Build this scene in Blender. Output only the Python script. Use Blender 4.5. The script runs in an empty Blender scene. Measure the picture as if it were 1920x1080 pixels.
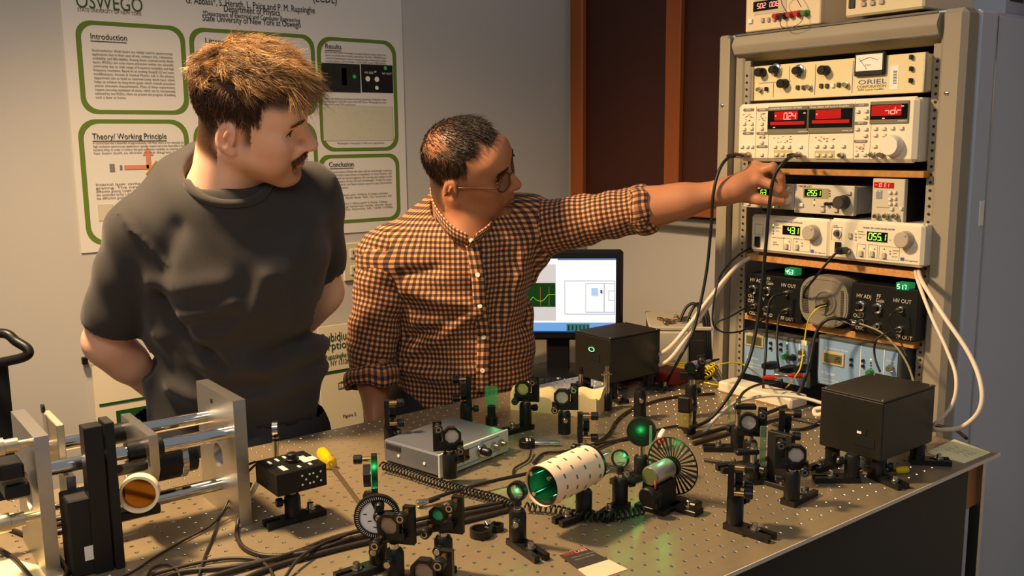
import bpy, bmesh, math, random
import numpy as np
from mathutils import Vector, Matrix, Euler
random.seed(7); rng = np.random.default_rng(7)
sc = bpy.context.scene
COL = sc.collection
PI = math.pi
# ---------------------------------------------------------------- camera
ZT = 0.90                                   # table top height
cam_data = bpy.data.cameras.new('camera'); cam = bpy.data.objects.new('camera', cam_data); COL.objects.link(cam)
cam_data.sensor_width = 36.0; cam_data.lens = 36.0*0.9056; cam_data.clip_start = 0.02
_r, _u, _f = Vector((0.7908, -0.6119, -0.011)), Vector((0.1039, 0.1166, 0.9877)), Vector((0.6032, 0.7823, -0.1557))
cam.matrix_world = Matrix(((_r.x, _u.x, -_f.x, 0.0), (_r.y, _u.y, -_f.y, 0.0), (_r.z, _u.z, -_f.z, 1.4725), (0, 0, 0, 1)))
sc.camera = cam
# ---------------------------------------------------------------- light
sc.view_settings.view_transform = 'Standard'; sc.view_settings.look = 'None'
sc.view_settings.gamma = 1.0; sc.view_settings.use_curve_mapping = False
sc.view_settings.exposure = 0.0
world = bpy.data.worlds.new('world'); sc.world = world; world.use_nodes = True
world.node_tree.nodes['Background'].inputs[0].default_value = (0.80, 0.90, 1.0, 1)
world.node_tree.nodes['Background'].inputs[1].default_value = 0.23
def area(name, loc, target, sx, sy, power, color):
    d = bpy.data.lights.new(name, 'AREA'); d.shape = 'RECTANGLE'; d.size = sx; d.size_y = sy; d.energy = power; d.color = color
    o = bpy.data.objects.new(name, d); COL.objects.link(o); o.location = loc
    o.rotation_euler = (Vector(target)-Vector(loc)).to_track_quat('-Z', 'Y').to_euler()
    return o
def spot(name, loc, target, power, color, size, blend, r):
    d = bpy.data.lights.new(name, 'SPOT'); d.energy = power; d.color = color; d.spot_size = math.radians(size); d.spot_blend = blend; d.shadow_soft_size = r
    o = bpy.data.objects.new(name, d); COL.objects.link(o); o.location = loc; o.rotation_euler = (Vector(target)-Vector(loc)).to_track_quat('-Z', 'Y').to_euler()
spot('warm_hooded_lamp', (0.12, 1.78, 2.45), (0.78, 1.42, 0.80), 300, (1.0, 0.69, 0.37), 118, 0.95, 0.11)
area('camera_side_fill', (-0.5, 0.2, 2.55), (0.9, 1.7, 1.0), 1.2, 0.6, 14, (1.0, 0.88, 0.76))  # unseen fill lamp added on the camera side to lift the rack side
# ---------------------------------------------------------------- materials
def lin(c):
    c = [x/255.0 for x in c]
    return tuple((x/12.92 if x <= 0.04045 else ((x+0.055)/1.055)**2.4) for x in c)+(1.0,)
MATS = {}
def mat(name, rgb, rough=0.5, metal=0.0, noise=0.0, nscale=40.0, bump=0.0, bscale=200.0, spec=0.5, trans=0.0, alpha=1.0, emit=None, estr=1.0, coat=0.0, stretch=None, ior=1.45, sheen=0.0, sss=0.0):
    if name in MATS: return MATS[name]
    m = bpy.data.materials.new(name); m.use_nodes = True; nt = m.node_tree; N = nt.nodes; Lk = nt.links
    b = N['Principled BSDF']; c = lin(rgb)
    b.inputs['Base Color'].default_value = c; b.inputs['Roughness'].default_value = rough; b.inputs['Metallic'].default_value = metal
    b.inputs['Specular IOR Level'].default_value = spec; b.inputs['Transmission Weight'].default_value = trans; b.inputs['Alpha'].default_value = alpha
    b.inputs['IOR'].default_value = ior; b.inputs['Coat Weight'].default_value = coat; b.inputs['Sheen Weight'].default_value = sheen
    if sss: b.inputs['Subsurface Weight'].default_value = sss; b.inputs['Subsurface Radius'].default_value = (1, .35, .2); b.inputs['Subsurface Scale'].default_value = 0.006
    if emit: b.inputs['Emission Color'].default_value = lin(emit); b.inputs['Emission Strength'].default_value = estr
    if noise or bump:
        tc = N.new('ShaderNodeTexCoord'); src = tc.outputs['Object']
        if stretch:
            mp = N.new('ShaderNodeMapping'); mp.inputs['Scale'].default_value = stretch; Lk.new(src, mp.inputs[0]); src = mp.outputs[0]
    if noise:
        n = N.new('ShaderNodeTexNoise'); n.inputs['Scale'].default_value = nscale; n.inputs['Detail'].default_value = 4; Lk.new(src, n.inputs['Vector'])
        mx = N.new('ShaderNodeMix'); mx.data_type = 'RGBA'
        mx.inputs[6].default_value = tuple(max(0, x*(1-noise)) for x in c[:3])+(1,); mx.inputs[7].default_value = tuple(min(1, x*(1+noise)) for x in c[:3])+(1,)
        Lk.new(n.outputs[0], mx.inputs[0]); Lk.new(mx.outputs[2], b.inputs['Base Color'])
    if bump:
        n2 = N.new('ShaderNodeTexNoise'); n2.inputs['Scale'].default_value = bscale; n2.inputs['Detail'].default_value = 3; Lk.new(src, n2.inputs['Vector'])
        bp = N.new('ShaderNodeBump'); bp.inputs['Strength'].default_value = bump; bp.inputs['Distance'].default_value = 0.002
        Lk.new(n2.outputs[0], bp.inputs['Height']); Lk.new(bp.outputs[0], b.inputs['Normal'])
    MATS[name] = m; return m
def attr_color(m, attr='Col', mixnoise=0.0):
    nt = m.node_tree; a = nt.nodes.new('ShaderNodeAttribute'); a.attribute_name = attr
    nt.links.new(a.outputs['Color'], nt.nodes['Principled BSDF'].inputs['Base Color']); return m
BLK = mat('black_anodized', (20, 20, 21), 0.38, 0.0, spec=0.45)
BLKM = mat('black_matte', (16, 16, 17), 0.6)
STEEL = mat('polished_steel', (205, 203, 198), 0.18, 1.0)
ALU = mat('machined_aluminium', (190, 188, 184), 0.34, 1.0, noise=.12, nscale=60, bump=.08, bscale=300, stretch=(1, 8, 1))
BRASS = mat('brass_thread', (190, 150, 95), 0.3, 1.0)
RUB = mat('black_rubber', (18, 18, 18), 0.5)
MIRR = mat('frosted_mirror', (196, 190, 184), 0.42, 0.35)
GLASS = mat('clear_glass', (228, 240, 232), 0.02, 0, trans=0.92, ior=1.48)
WHITE = mat('white_print', (236, 232, 222), 0.6)
INK = mat('black_print', (34, 32, 32), 0.8)
BLUEINK = mat('blue_print', (70, 96, 160), 0.7)
GREYINK = mat('grey_print', (128, 122, 110), 0.8)
GREENINK = mat('green_print', (98, 124, 42), 0.75)
DGREEN = mat('dark_green_print', (14, 74, 22), 0.7)
REDINK = mat('red_print', (190, 34, 30), 0.6)
BEIGE = mat('beige_panel', (226, 214, 190), 0.5, noise=.04, nscale=30)
CREAM = mat('cream_panel', (214, 200, 160), 0.5, noise=.05, nscale=30)
BTN = mat('button_plastic', (222, 214, 196), 0.45)
CHROME = mat('chrome', (215, 213, 210), 0.12, 1.0)
NICKEL = mat('nickel_connector', (190, 184, 172), 0.25, 1.0)
KNOBG = mat('grey_knob', (176, 162, 146), 0.45)
DARKG = mat('dark_knob', (58, 54, 50), 0.5)
REDLED = mat('red_segments', (255, 60, 40), 0.5, emit=(255, 150, 130), estr=1.6)
REDWIN = mat('red_display_window', (140, 16, 12), 0.25, emit=(190, 20, 14), estr=0.45)
DIMRED = mat('red_bargraph', (150, 24, 18), 0.3, emit=(160, 22, 16), estr=0.35)
GRNLED = mat('green_segments', (120, 255, 60), 0.5, emit=(170, 255, 70), estr=1.5)
TEALLED = mat('teal_segments', (160, 255, 200), 0.5, emit=(190, 255, 215), estr=1.6)
BLKWIN = mat('black_display_window', (14, 14, 13), 0.15)
# ---------------------------------------------------------------- mesh builder
class MB:
    def __init__(s, M=None): s.v = []; s.f = []; s.M = M or Matrix()
    def _add(s, vs, fs):
        o = len(s.v); s.v += [tuple(s.M @ Vector(p)) for p in vs]; s.f += [tuple(i+o for i in q) for q in fs]; return s
    def box(s, c, d, bev=0.0, rz=0.0, R=None):
        hx, hy, hz = d[0]/2, d[1]/2, d[2]/2; b = min(bev, hx*.9, hy*.9, hz*.9)
        R = R or Matrix.Rotation(rz, 3, 'Z'); c = Vector(c)
        if b <= 0:
            vs = [c+R@Vector((x*hx, y*hy, z*hz)) for z in (-1, 1) for y in (-1, 1) for x in (-1, 1)]
            return s._add(vs, [(0, 2, 3, 1), (4, 5, 7, 6), (0, 1, 5, 4), (2, 6, 7, 3), (0, 4, 6, 2), (1, 3, 7, 5)])
        vs = []; ix = {}
        for sx in (-1, 1):
            for sy in (-1, 1):
                for sz in (-1, 1):
                    for a in range(3):
                        p = [sx*(hx-b), sy*(hy-b), sz*(hz-b)]; p[a] = (sx*hx, sy*hy, sz*hz)[a]
                        ix[(sx, sy, sz, a)] = len(vs); vs.append(c+R@Vector(p))
        fs = []
        def q(l):
            n = (vs[l[1]]-vs[l[0]]).cross(vs[l[2]]-vs[l[0]]); ce = sum((vs[i] for i in l), Vector())/len(l)-c
            fs.append(tuple(l) if n.dot(ce) > 0 else tuple(reversed(l)))
        for a in range(3):
            o1, o2 = [k for k in range(3) if k != a]
            for sg in (-1, 1):
                l = []
                for t1, t2 in ((-1, -1), (1, -1), (1, 1), (-1, 1)):
                    k = [0, 0, 0]; k[a] = sg; k[o1] = t1; k[o2] = t2; l.append(ix[(*k, a)])
                q(l)
            for s1 in (-1, 1):
                for s2 in (-1, 1):
                    k = [0, 0, 0]; k[o1] = s1; k[o2] = s2; k0 = list(k); k1 = list(k); k0[a] = -1; k1[a] = 1
                    q([ix[(*k0, o1)], ix[(*k1, o1)], ix[(*k1, o2)], ix[(*k0, o2)]])
        for sx in (-1, 1):
            for sy in (-1, 1):
                for sz in (-1, 1): q([ix[(sx, sy, sz, 0)], ix[(sx, sy, sz, 1)], ix[(sx, sy, sz, 2)]])
        return s._add(vs, fs)
    def cyl(s, a, b, r, r2=None, n=20, cap=True):
        a = Vector(a); b = Vector(b); r2 = r if r2 is None else r2
        return s.lathe(a, b-a, [(0, r), (1, r2)], n, cap)
    def lathe(s, o, ax, prof, n=24, cap=True):
        """prof: (t along axis as fraction of |ax|, radius)"""
        o = Vector(o); ax = Vector(ax); z = ax.normalized(); x = z.orthogonal().normalized(); y = z.cross(x)
        vs = []; fs = []
        for t, r in prof:
            for k in range(n):
                w = 2*PI*k/n; vs.append(o+ax*t+(x*math.cos(w)+y*math.sin(w))*r)
        for i in range(len(prof)-1):
            for k in range(n):
                k2 = (k+1) % n; fs.append((i*n+k, i*n+k2, (i+1)*n+k2, (i+1)*n+k))
        if cap:
            fs.append(tuple(reversed(range(n)))); m = (len(prof)-1)*n; fs.append(tuple(range(m, m+n)))
        return s._add(vs, fs)
    def prism(s, poly, z0, z1, axis='Z'):
        """poly of 2D points extruded; axis Z: (x,y)->z ; axis Y: (x,z)->y ; axis X: (y,z)->x"""
        def P(p, h): return {'Z': (p[0], p[1], h), 'Y': (p[0], h, p[1]), 'X': (h, p[0], p[1])}[axis]
        n = len(poly); vs = [P(p, z0) for p in poly]+[P(p, z1) for p in poly]
        fs = [tuple(reversed(range(n))), tuple(range(n, 2*n))]+[(i, (i+1) % n, n+(i+1) % n, n+i) for i in range(n)]
        return s._add(vs, fs)
    def ring(s, poly_out, poly_in, z0, z1, axis='Z'):
        def P(p, h): return {'Z': (p[0], p[1], h), 'Y': (p[0], h, p[1]), 'X': (h, p[0], p[1])}[axis]
        n = len(poly_out); vs = [P(p, h) for h in (z0, z1) for pl in (poly_out, poly_in) for p in pl]; fs = []
        for i in range(n):
            j = (i+1) % n
            fs += [(i, j, 2*n+j, 2*n+i), (n+j, n+i, 3*n+i, 3*n+j), (2*n+i, 2*n+j, 3*n+j, 3*n+i), (j, i, n+i, n+j)]
        return s._add(vs, fs)
    def tube(s, pts, r, n=8, closed=False, taper=None, cap=True):
        P = [Vector(p) for p in pts]; m = len(P); vs = []; fs = []; up = None
        for i in range(m):
            t = (P[(i+1) % m]-P[i-1]) if closed else (P[min(i+1, m-1)]-P[max(i-1, 0)])
            t = t.normalized() if t.length > 1e-9 else Vector((1, 0, 0))
            x = (up-t*up.dot(t)) if up is not None else t.orthogonal()
            x = x.normalized() if x.length > 1e-6 else t.orthogonal().normalized()
            up = x; y = t.cross(x); rr = r if taper is None else r*taper[i]
            for k in range(n):
                w = 2*PI*k/n; vs.append(P[i]+(x*math.cos(w)+y*math.sin(w))*rr)
        for i in range(m if closed else m-1):
            j = (i+1) % m
            for k in range(n):
                k2 = (k+1) % n; fs.append((i*n+k, i*n+k2, j*n+k2, j*n+k))
        if not closed and cap: fs += [tuple(reversed(range(n))), tuple(range((m-1)*n, m*n))]
        return s._add(vs, fs)
    def sphere(s, c, r, n=16, m=10, sq=(1, 1, 1)):
        vs = []; fs = []; c = Vector(c)
        for i in range(m+1):
            th = PI*i/m
            for k in range(n):
                w = 2*PI*k/n; vs.append(c+Vector((r*sq[0]*math.sin(th)*math.cos(w), r*sq[1]*math.sin(th)*math.sin(w), r*sq[2]*math.cos(th))))
        for i in range(m):
            for k in range(n):
                k2 = (k+1) % n; fs.append((i*n+k, (i+1)*n+k, (i+1)*n+k2, i*n+k2))
        return s._add(vs, fs)
    def raw(s, vs, fs): return s._add(vs, fs)
    def obj(s, name, m, parent=None, angle=35, loc=None, rz=None):
        me = bpy.data.meshes.new(name); me.from_pydata(s.v, [], s.f); me.update()
        me.polygons.foreach_set('use_smooth', [True]*len(me.polygons)); me.set_sharp_from_angle(angle=math.radians(angle))
        me.materials.append(m); o = bpy.data.objects.new(name, me); COL.objects.link(o)
        if parent is not None: o.parent = parent
        if loc is not None: o.location = loc
        if rz is not None: o.rotation_euler = (0, 0, rz)
        return o
def circ(r, n=24, c=(0, 0), ph=0.0): return [(c[0]+r*math.cos(ph+2*PI*k/n), c[1]+r*math.sin(ph+2*PI*k/n)) for k in range(n)]
def rrect(w, h, r, n=4, c=(0, 0)):
    out = []
    for cx, cy, a0 in ((w/2-r, h/2-r, 0), (-w/2+r, h/2-r, PI/2), (-w/2+r, -h/2+r, PI), (w/2-r, -h/2+r, 1.5*PI)):
        for k in range(n+1):
            a = a0+PI/2*k/n; out.append((c[0]+cx+r*math.cos(a), c[1]+cy+r*math.sin(a)))
    return out
def smooth(pts, sub=6):
    P = [Vector(p) for p in pts]; out = []
    for i in range(len(P)-1):
        p0, p1, p2, p3 = P[max(i-1, 0)], P[i], P[i+1], P[min(i+2, len(P)-1)]
        for k in range(sub):
            t = k/sub
            out.append(0.5*((2*p1)+(-p0+p2)*t+(2*p0-5*p1+4*p2-p3)*t*t+(-p0+3*p1-3*p2+p3)*t**3))
    out.append(P[-1]); return out
def thing(name, label, cat, loc=(0, 0, 0), rz=0.0, group=None):
    o = bpy.data.objects.new(name, None); COL.objects.link(o); o.location = loc; o.rotation_euler = (0, 0, rz); o.empty_display_size = .02
    return tag(o, label, cat, group)
def tag(o, label, cat, group=None):
    o['label'] = label; o['category'] = cat
    if group: o['group'] = group
    return o
def struct(o, label=None):
    o['kind'] = 'structure'
    if label: o['label'] = label
    return o
TEXTS = []
def text(body, size, loc, m, parent, x=(1, 0, 0), y=(0, 0, 1), width=None, align='LEFT', name='lettering', line=1.0, sx=1.0):
    cu = bpy.data.curves.new(name, 'FONT'); cu.body = body; cu.size = size; cu.resolution_u = 3 if size > .016 else 2; cu.align_x = align; cu.space_line = line; cu.extrude = 0.00012
    cu.materials.append(m); o = bpy.data.objects.new(name, cu); COL.objects.link(o)
    X = Vector(x).normalized(); Y = Vector(y).normalized(); Z = X.cross(Y)
    Mx = Matrix((X, Y, Z)).transposed().to_4x4(); Mx.translation = Vector(loc)
    if parent is not None: o.parent = parent
    o.matrix_local = Mx; TEXTS.append((o, width, sx)); return o
SEG = {'0': 'abcdef', '1': 'bc', '2': 'abged', '3': 'abgcd', '4': 'fgbc', '5': 'afgcd', '6': 'afgecd', '7': 'abc', '8': 'abcdefg', '9': 'abfgcd', ' ': '', '-': 'g', 'd': 'bcdeg', 'r': 'eg', 'E': 'afged', '~': 'gc', '+': '+'}
def seven(s, x0, z0, w, h, y, gap=0.35, slant=0.08):
    """seven segment digits in a local xz plane at depth y; s may hold dots"""
    b = MB(); t = h*0.13; x = x0
    def bar(xa, za, xb, zb):
        def S(px, pz): return (px+slant*(pz-z0), pz)
        if abs(xa-xb) > abs(za-zb): poly = [S(xa+t*.3, za-t/2), S(xb-t*.3, za-t/2), S(xb-t*.3, za+t/2), S(xa+t*.3, za+t/2)]
        else: poly = [S(xa-t/2, za+t*.3), S(xa+t/2, za+t*.3), S(xa+t/2, zb-t*.3), S(xa-t/2, zb-t*.3)]
        b.prism(poly, y, y+0.0004, 'Y')
    for ch in s:
        if ch == '.': bar(x-w*gap*.75, z0, x-w*gap*.75+t*1.2, z0); continue
        q = SEG.get(ch, '')
        zm = z0+h/2
        for k in q:
            if k == 'a': bar(x, z0+h, x+w, z0+h)
            if k == 'g': bar(x, zm, x+w, zm)
            if k == 'd': bar(x, z0, x+w, z0)
            if k == 'f': bar(x, zm, x, z0+h)
            if k == 'b': bar(x+w, zm, x+w, z0+h)
            if k == 'e': bar(x, z0, x, zm)
            if k == 'c': bar(x+w, z0, x+w, zm)
            if k == '+': bar(x, zm, x+w, zm); bar(x+w/2, zm-h*.25, x+w/2, zm+h*.25)
        x += w*(1+gap)
    return b
def cable(pts, r, m, name, label, cat='cable', group=None, parent=None, sub=6, n=8):
    o = MB().tube(smooth(pts, sub), r, n).obj(name, m, parent, 60)
    if parent is None: tag(o, label, cat, group)
    return o

# ================================================================ the room
WALLM = mat('painted_wall', (196, 190, 182), 0.75, noise=.03, nscale=4, bump=.05, bscale=400)
YW, XE, XL, Y0 = 2.55, 2.31, -1.6, -1.6
def wall(name, c, d, m): return struct(MB().box(c, d).obj(name, m))
wall('wall_back', ((XL+XE)/2+.05, YW+.05, 1.3), (XE-XL+.1, .1, 2.6), WALLM)
wall('wall_right', (XE+.05, (YW+Y0)/2, 1.3), (.1, YW-Y0, 2.6), WALLM)
wall('wall_left', (XL-.05, (YW+Y0)/2, 1.3), (.1, YW-Y0, 2.6), WALLM)
FLOORM = mat('floor_tile', (120, 112, 100), 0.45, noise=.12, nscale=6)
wall('floor', ((XL+XE)/2, (YW+Y0)/2, -.05), (XE-XL+.2, YW-Y0+.2, .1), FLOORM)
# door frame strips in the room corner and the dark wood window frame on the end wall
TRIM = mat('grey_trim', (150, 146, 138), 0.5)
struct(MB().box((XE-.012, 2.5322+.012, 1.5), (.024, .018, 2.1), .002).obj('trim_1', TRIM))
struct(MB().box((XE-.05, YW-.006, 1.3), (.055, .012, 2.6), .002).obj('trim_2', mat('tan_trim', (172, 158, 132), .6)))
WOOD = mat('brown_wood', (150, 78, 32), 0.45, noise=.25, nscale=18, stretch=(1, 1, .08))
DWOOD = mat('dark_wood_panel', (62, 24, 10), 0.5, noise=.2, nscale=14, stretch=(1, 1, .1))
cab = thing('wall_cabinet', 'brown wooden wall cabinet with dark recessed panels behind the outstretched arm', 'cabinet', (XE, 1.75, 1.2381))
y1 = 2.518-1.75; cz = .95
MB().box((-.04, y1-.66, cz/2), (.08, 1.32, cz)).obj('carcass', DWOOD, cab)
for a, b in ((2.518-1.75, 2.4537-1.75), (2.0663-1.75, 2.0038-1.75), (-.30, -.36), (-.56, -.50)):
    MB().box((-.09, (a+b)/2, cz/2), (.022, abs(a-b), cz), .003).obj('stile', WOOD, cab)
MB().box((-.09, (y1-.56)/2, .012), (.022, y1+.56, .03), .003).obj('rail', WOOD, cab)
sill = struct(MB().box((XE-.03, 1.75, 1.2242-.012), (.06, 1.55, .03), .004).obj('trim_3', TRIM))
# wooden shelf seen above the rack
tag(MB().box((XE-.16, .62, 1.775), (.30, 1.0, .03), .004).box((XE-.16, .62, 1.90), (.28, 1.0, .22), .004).obj('wall_shelf', mat('orange_wood', (196, 104, 44), .4, noise=.18, nscale=16, stretch=(1, .08, 1))), 'orange varnished wooden cupboard above the right end of the rack', 'cupboard')
# outlet
ol = thing('power_outlet', 'cream double power outlet on the wall between the two men', 'outlet', (1.3477, YW-.006, 1.1133))
CREAMP = mat('cream_plastic', (214, 200, 172), .4)
MB().box((0, 0, 0), (.075, .008, .118), .003).obj('cover_plate', CREAMP, ol)
for z in (-.026, .026):
    s_ = MB().box((0, -.006, z), (.034, .006, .03), .004).obj('socket', CREAMP, ol)
    MB().box((-.006, -.0095, z+.003), (.0025, .002, .009)).box((.007, -.0095, z+.003), (.0025, .002, .008)).box((0, -.0095, z-.009), (.005, .002, .005)).obj('slots', INK, s_)
# ---------------------------------------------------------------- posters
PAPER = mat('poster_paper', (226, 220, 212), 0.45, noise=.02, nscale=3)
PAPER2 = mat('board_paper', (238, 224, 196), 0.4)
po = thing('research_poster', 'large research poster with green rounded boxes behind the young man', 'poster', (0, YW, 0))
pz = -.004
pl = 0.5708; pr = 1.5453; pb = 1.2023
MB().box(((pl+pr)/2, pz+.002, (pb+2.34)/2), (pr-pl, .003, 2.34-pb)).obj('sheet', PAPER, po)
def gbox(px0, pz0, px1, pz1):
    w, h = px1-px0, pz1-pz0; c = ((px0+px1)/2, (pz0+pz1)/2); r = min(w, h)*.16
    MB().ring(rrect(w, h, r, 6, c), rrect(w-.024, h-.020, r*.9, 6, c), pz-.0005, pz+.001, 'Y').obj('green_frame', GREENINK, po)
gx = [0.5989, 0.8704, 0.8818, 1.2462, 1.2536, 1.5199]
gbox(gx[0], 1.5546, gx[1], 1.7848)
gbox(0.5857, 1.2195, 0.8633, 1.5409)
gbox(gx[2], 1.5546, gx[3], 1.7848)
gbox(0.8764, 1.2195, 1.2417, 1.5409)
gbox(gx[4], 1.4501, gx[5], 1.7827)
gbox(1.2437, 1.2329, 1.5192, 1.4402)
def ptxt(s, x, z, size, m=INK, width=None, align='LEFT', line=1.0): return text(s, size, (x, pz-.001, z), m, po, width=width, align=align, line=line)
ptxt('OSWEGO', 0.6044, 1.8143, .05, mat('logo_green', (62, 84, 50), .7), width=0.1603)
ptxt('STATE UNIVERSITY OF NEW YORK', 0.6075, 1.8056, .013, mat('logo_gold', (120, 108, 66), .7), width=0.1549)
tcx = 1.0592
ptxt('(ECDL)', 1.247, 1.8795, .034, INK, width=0.0753)
ptxt('G. Abbass*, S. Herath, L. Paice and P. M. Rupsinghe', 0.8789, 1.8461, .026, INK, width=0.372)
ptxt('Department of Physics', 0.9808, 1.8317, .026, INK, width=0.1622)
ptxt('*Department of Electrical and Computer Engineering', 0.9228, 1.8177, .018, INK, width=0.2814)
ptxt('State University of New York at Oswego', 0.9205, 1.8036, .024, INK, width=0.2847)
def uline(x0, x1, z): MB().box(((x0+x1)/2, pz-.001, z), (x1-x0, .0004, .0016)).obj('underline', INK, po)
for s_, a, b in (('Introduction', (0.6323, 1.7399), (0.7201, 1.7422)), ('Littrow Configuration', (0.9239, 1.7451), (1.1019, 1.7503)), ('Theory/ Working Principle', (0.6183, 1.4908), (0.8044, 1.4909)), ('Results', (1.2798, 1.7491), (1.3318, 1.7471)), ('Conclusion', (1.276, 1.4042), (1.358, 1.4022))):
    ptxt(s_, a[0], a[1], .021, INK, width=b[0]-a[0]); uline(a[0], b[0], a[1]-.005)
def para(lines, x, z, w, lh, size, m=GREYINK):
    for i, s_ in enumerate(lines): ptxt(s_, x, z-i*lh, size, m, width=(w if len(s_) > 34 else None))
para(['Semiconductor diode lasers are widely used in spectroscopy', 'applications due to their ease of use, compact size, robustness,', 'availability, and affordability. Among those, external-cavity diode', 'lasers (ECDL) are even more attractive within the scientific', 'community due to wide range of frequency tunability and high', 'frequency resolution. Based on an existing design[1,2] and some', 'modifications, Atomic & Optical Physics Lab in the physics', 'department aim to build an external-cavity diode laser which', 'helps to achieve its long-term goals which include precision', 'atomic structure measurements. Most of these experiments', 'require two-step excitation of atoms which can be conveniently', 'achieved by two ECDLs. Here we present the progress of building', 'such a laser at home.'], 0.6338, 1.7099, 0.2015, .0097, .0088)
para(['A normal laser has a linewidth of approximately 100 MHz which is not desirable for', 'high resolution spectroscopy applications typically require narrower linewidth (a few', 'hundred kHz). In order to achieve this goal and better tunability an external cavity', 'has been built as shown in the diagram below.'], 0.6186, 1.4787, 0.232, .0085, .0078)
para(['Internal laser cavity has been extended with a', 'grating. The new cavity is formed by the', 'diffraction grating. Length of', 'the extended cavity L and', 'the diffraction grating'], 0.617, 1.3731, .26, .0088, .0085)
para(['Both the laser and its wavelength scanning electronics (piezo driver) have', 'been successfully built at home. Laser diode (Thorlabs L785P090) laser', 'current and temperature control is achieved by using commercially available', 'controllers (Thorlabs LDC205 and TED200).'], 1.2793, 1.7368, 0.2045, .0085, .0078)
para(['Laser scan behavior has been tested by applying a triangular wave', 'voltage signal to the DAC input of the PZT driver. Wavelength has been', 'measured using WS6 wavemeter.'], 1.2696, 1.6029, 0.2095, .0085, .0078)
para(['Construction of both the laser and its wavelength scanning', 'electronics have been completed. In near future, the', 'laser will be tested against the tuning and single-mode', 'performance of any desired wavelength. Finally the laser', 'will be used in our future atomic spectroscopy experiments', 'in the laboratory.'], 1.2805, 1.3866, 0.2094, .0095, .0082)
para(['[1] C. E. Wieman and L. Hollberg, A simple extended', '     cavity diode laser. Rev. Sci. Instrum. 62,', '', '[2] A. S. Arnold, J. S. Wilson and M. G. Boshier, Tabletop', '     grating external cavity diode laser.', '     Rev. Sci. Instrum. 69, 1236 (1998).'], 1.2773, 1.3166, 0.1946, .0088, .0078)
ptxt('Wavelength vs time graph (1 GHz scan range shown)', 1.3055, 1.4717, .0075, GREYINK)
def pic(a, b, m, name='printed_picture'): return MB().box(((a[0]+b[0])/2, pz-.0005, (a[1]+b[1])/2), (b[0]-a[0], .0008, b[1]-a[1])).obj(name, m, po)
pic((1.2654, 1.6244), (1.3925, 1.7078), mat('picture_dark', (34, 36, 30), .4, noise=.9, nscale=40))
pic((1.3964, 1.6259), (1.5055, 1.7091), mat('picture_black', (24, 25, 24), .4))
def pdot(px, pz_, r, m): MB().prism(circ(r, 12, (px, pz_)), pz-.0018, pz-.0010, 'Y').obj('printed_mark', m, po)
for q, r, m in (((1.4181, 1.6661), .008, WHITE), ((1.4494, 1.6655), .008, WHITE), ((1.4484, 1.6399), .006, WHITE), ((1.4806, 1.7001), .006, mat('printed_green', (60, 190, 90), .5)), ((1.3729, 1.671), .006, mat('printed_green', (60, 190, 90), .5))): pdot(q[0], q[1], r, m)
for s_, q in (('HV ADJ', (1.4078, 1.6816)), ('FF', (1.4409, 1.6843)), ('HV OUT', (1.4686, 1.6805))): ptxt(s_, q[0], q[1], .009, WHITE)
pic((1.3308, 1.6447), (1.3472, 1.6951), mat('picture_grey', (150, 150, 140), .5)); 
pic((1.2639, 1.4815), (1.501, 1.5861), mat('graph_beige', (206, 200, 176), .6, noise=.08, nscale=90))
# laser diagram
REDP = mat('salmon_print', (214, 134, 112), .6)
a_, b_ = (0.6911, 1.4174), (0.7536, 1.4186)
MB().box(((a_[0]+b_[0])/2, pz-.0005, a_[1]), (b_[0]-a_[0], .0008, .011)).box((b_[0], pz-.0005, a_[1]+.013), (.012, .0008, .034)).raw([(b_[0]-.014, pz-.0008, a_[1]+.03), (b_[0]+.014, pz-.0008, a_[1]+.03), (b_[0], pz-.0008, a_[1]+.052)], [(0, 1, 2)]).obj('beam_diagram', REDP, po)
MB().box((b_[0]+.006, pz-.0009, a_[1]-.002), (.004, .0008, .045), R=Matrix.Rotation(.7, 3, 'Y')).obj('grating_diagram', mat('gold_print', (186, 160, 60), .6), po)
MB().box((a_[0]-.03, pz-.0005, a_[1]), (.012, .0008, .02)).box((a_[0]-.008, pz-.0005, a_[1]), (.006, .0008, .012)).obj('laser_diagram', GREYINK, po)
pic((0.6179, 1.2825), (0.6551, 1.3247), mat('picture_pale', (206, 196, 170), .6))
# lower posters leaning on the wall
p2 = thing('leaning_board', 'white poster with green bars and a binder clip behind the young man', 'poster', (0, YW, 0))
q0, q1 = (0.5503, 0.927), (1.1556, 0.8881)
MB().box(((q0[0]+q1[0])/2+.02, -.012, .5), (q1[0]-q0[0]-.0, .006, 2*(q0[1]-.5))).obj('sheet', PAPER2, p2)
MB().box((q0[0]+.18, -.016, 0.7999), (.30, .002, .006)).obj('green_rule', DGREEN, p2)
MB().box((0.6202+.12, -.016, 0.7681-.012), (.24, .002, .042)).obj('green_heading', DGREEN, p2)
clip = MB().box((q0[0]+.004, -.014, q0[1]-.003), (.014, .014, .02), .002).obj('binder_clip', BLK, p2)
MB().tube(smooth([(q0[0]+.012, -.02, q0[1]+.002), (q0[0]+.035, -.021, q0[1]+.002), (q0[0]+.042, -.021, q0[1]-.002), (q0[0]+.035, -.021, q0[1]-.006), (q0[0]+.012, -.02, q0[1]-.006)]), .0007, 6).obj('clip_wire', STEEL, clip)
p3 = thing('spectroscopy_poster', 'white poster with Rubidium heading between the two men', 'poster', (0, YW, 0))
q0, q1 = (1.2097, 0.9266), (1.533, 0.9264)
MB().box(((q0[0]+q1[0])/2, -.02, .5), (q1[0]-q0[0], .006, 2*(q0[1]-.5))).obj('sheet', PAPER2, p3)
def p3t(s_, a, b, size, m): text(s_, size, (a[0], -.0245, a[1]), m, p3, width=(b[0]-a[0]) if b else None)
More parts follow.
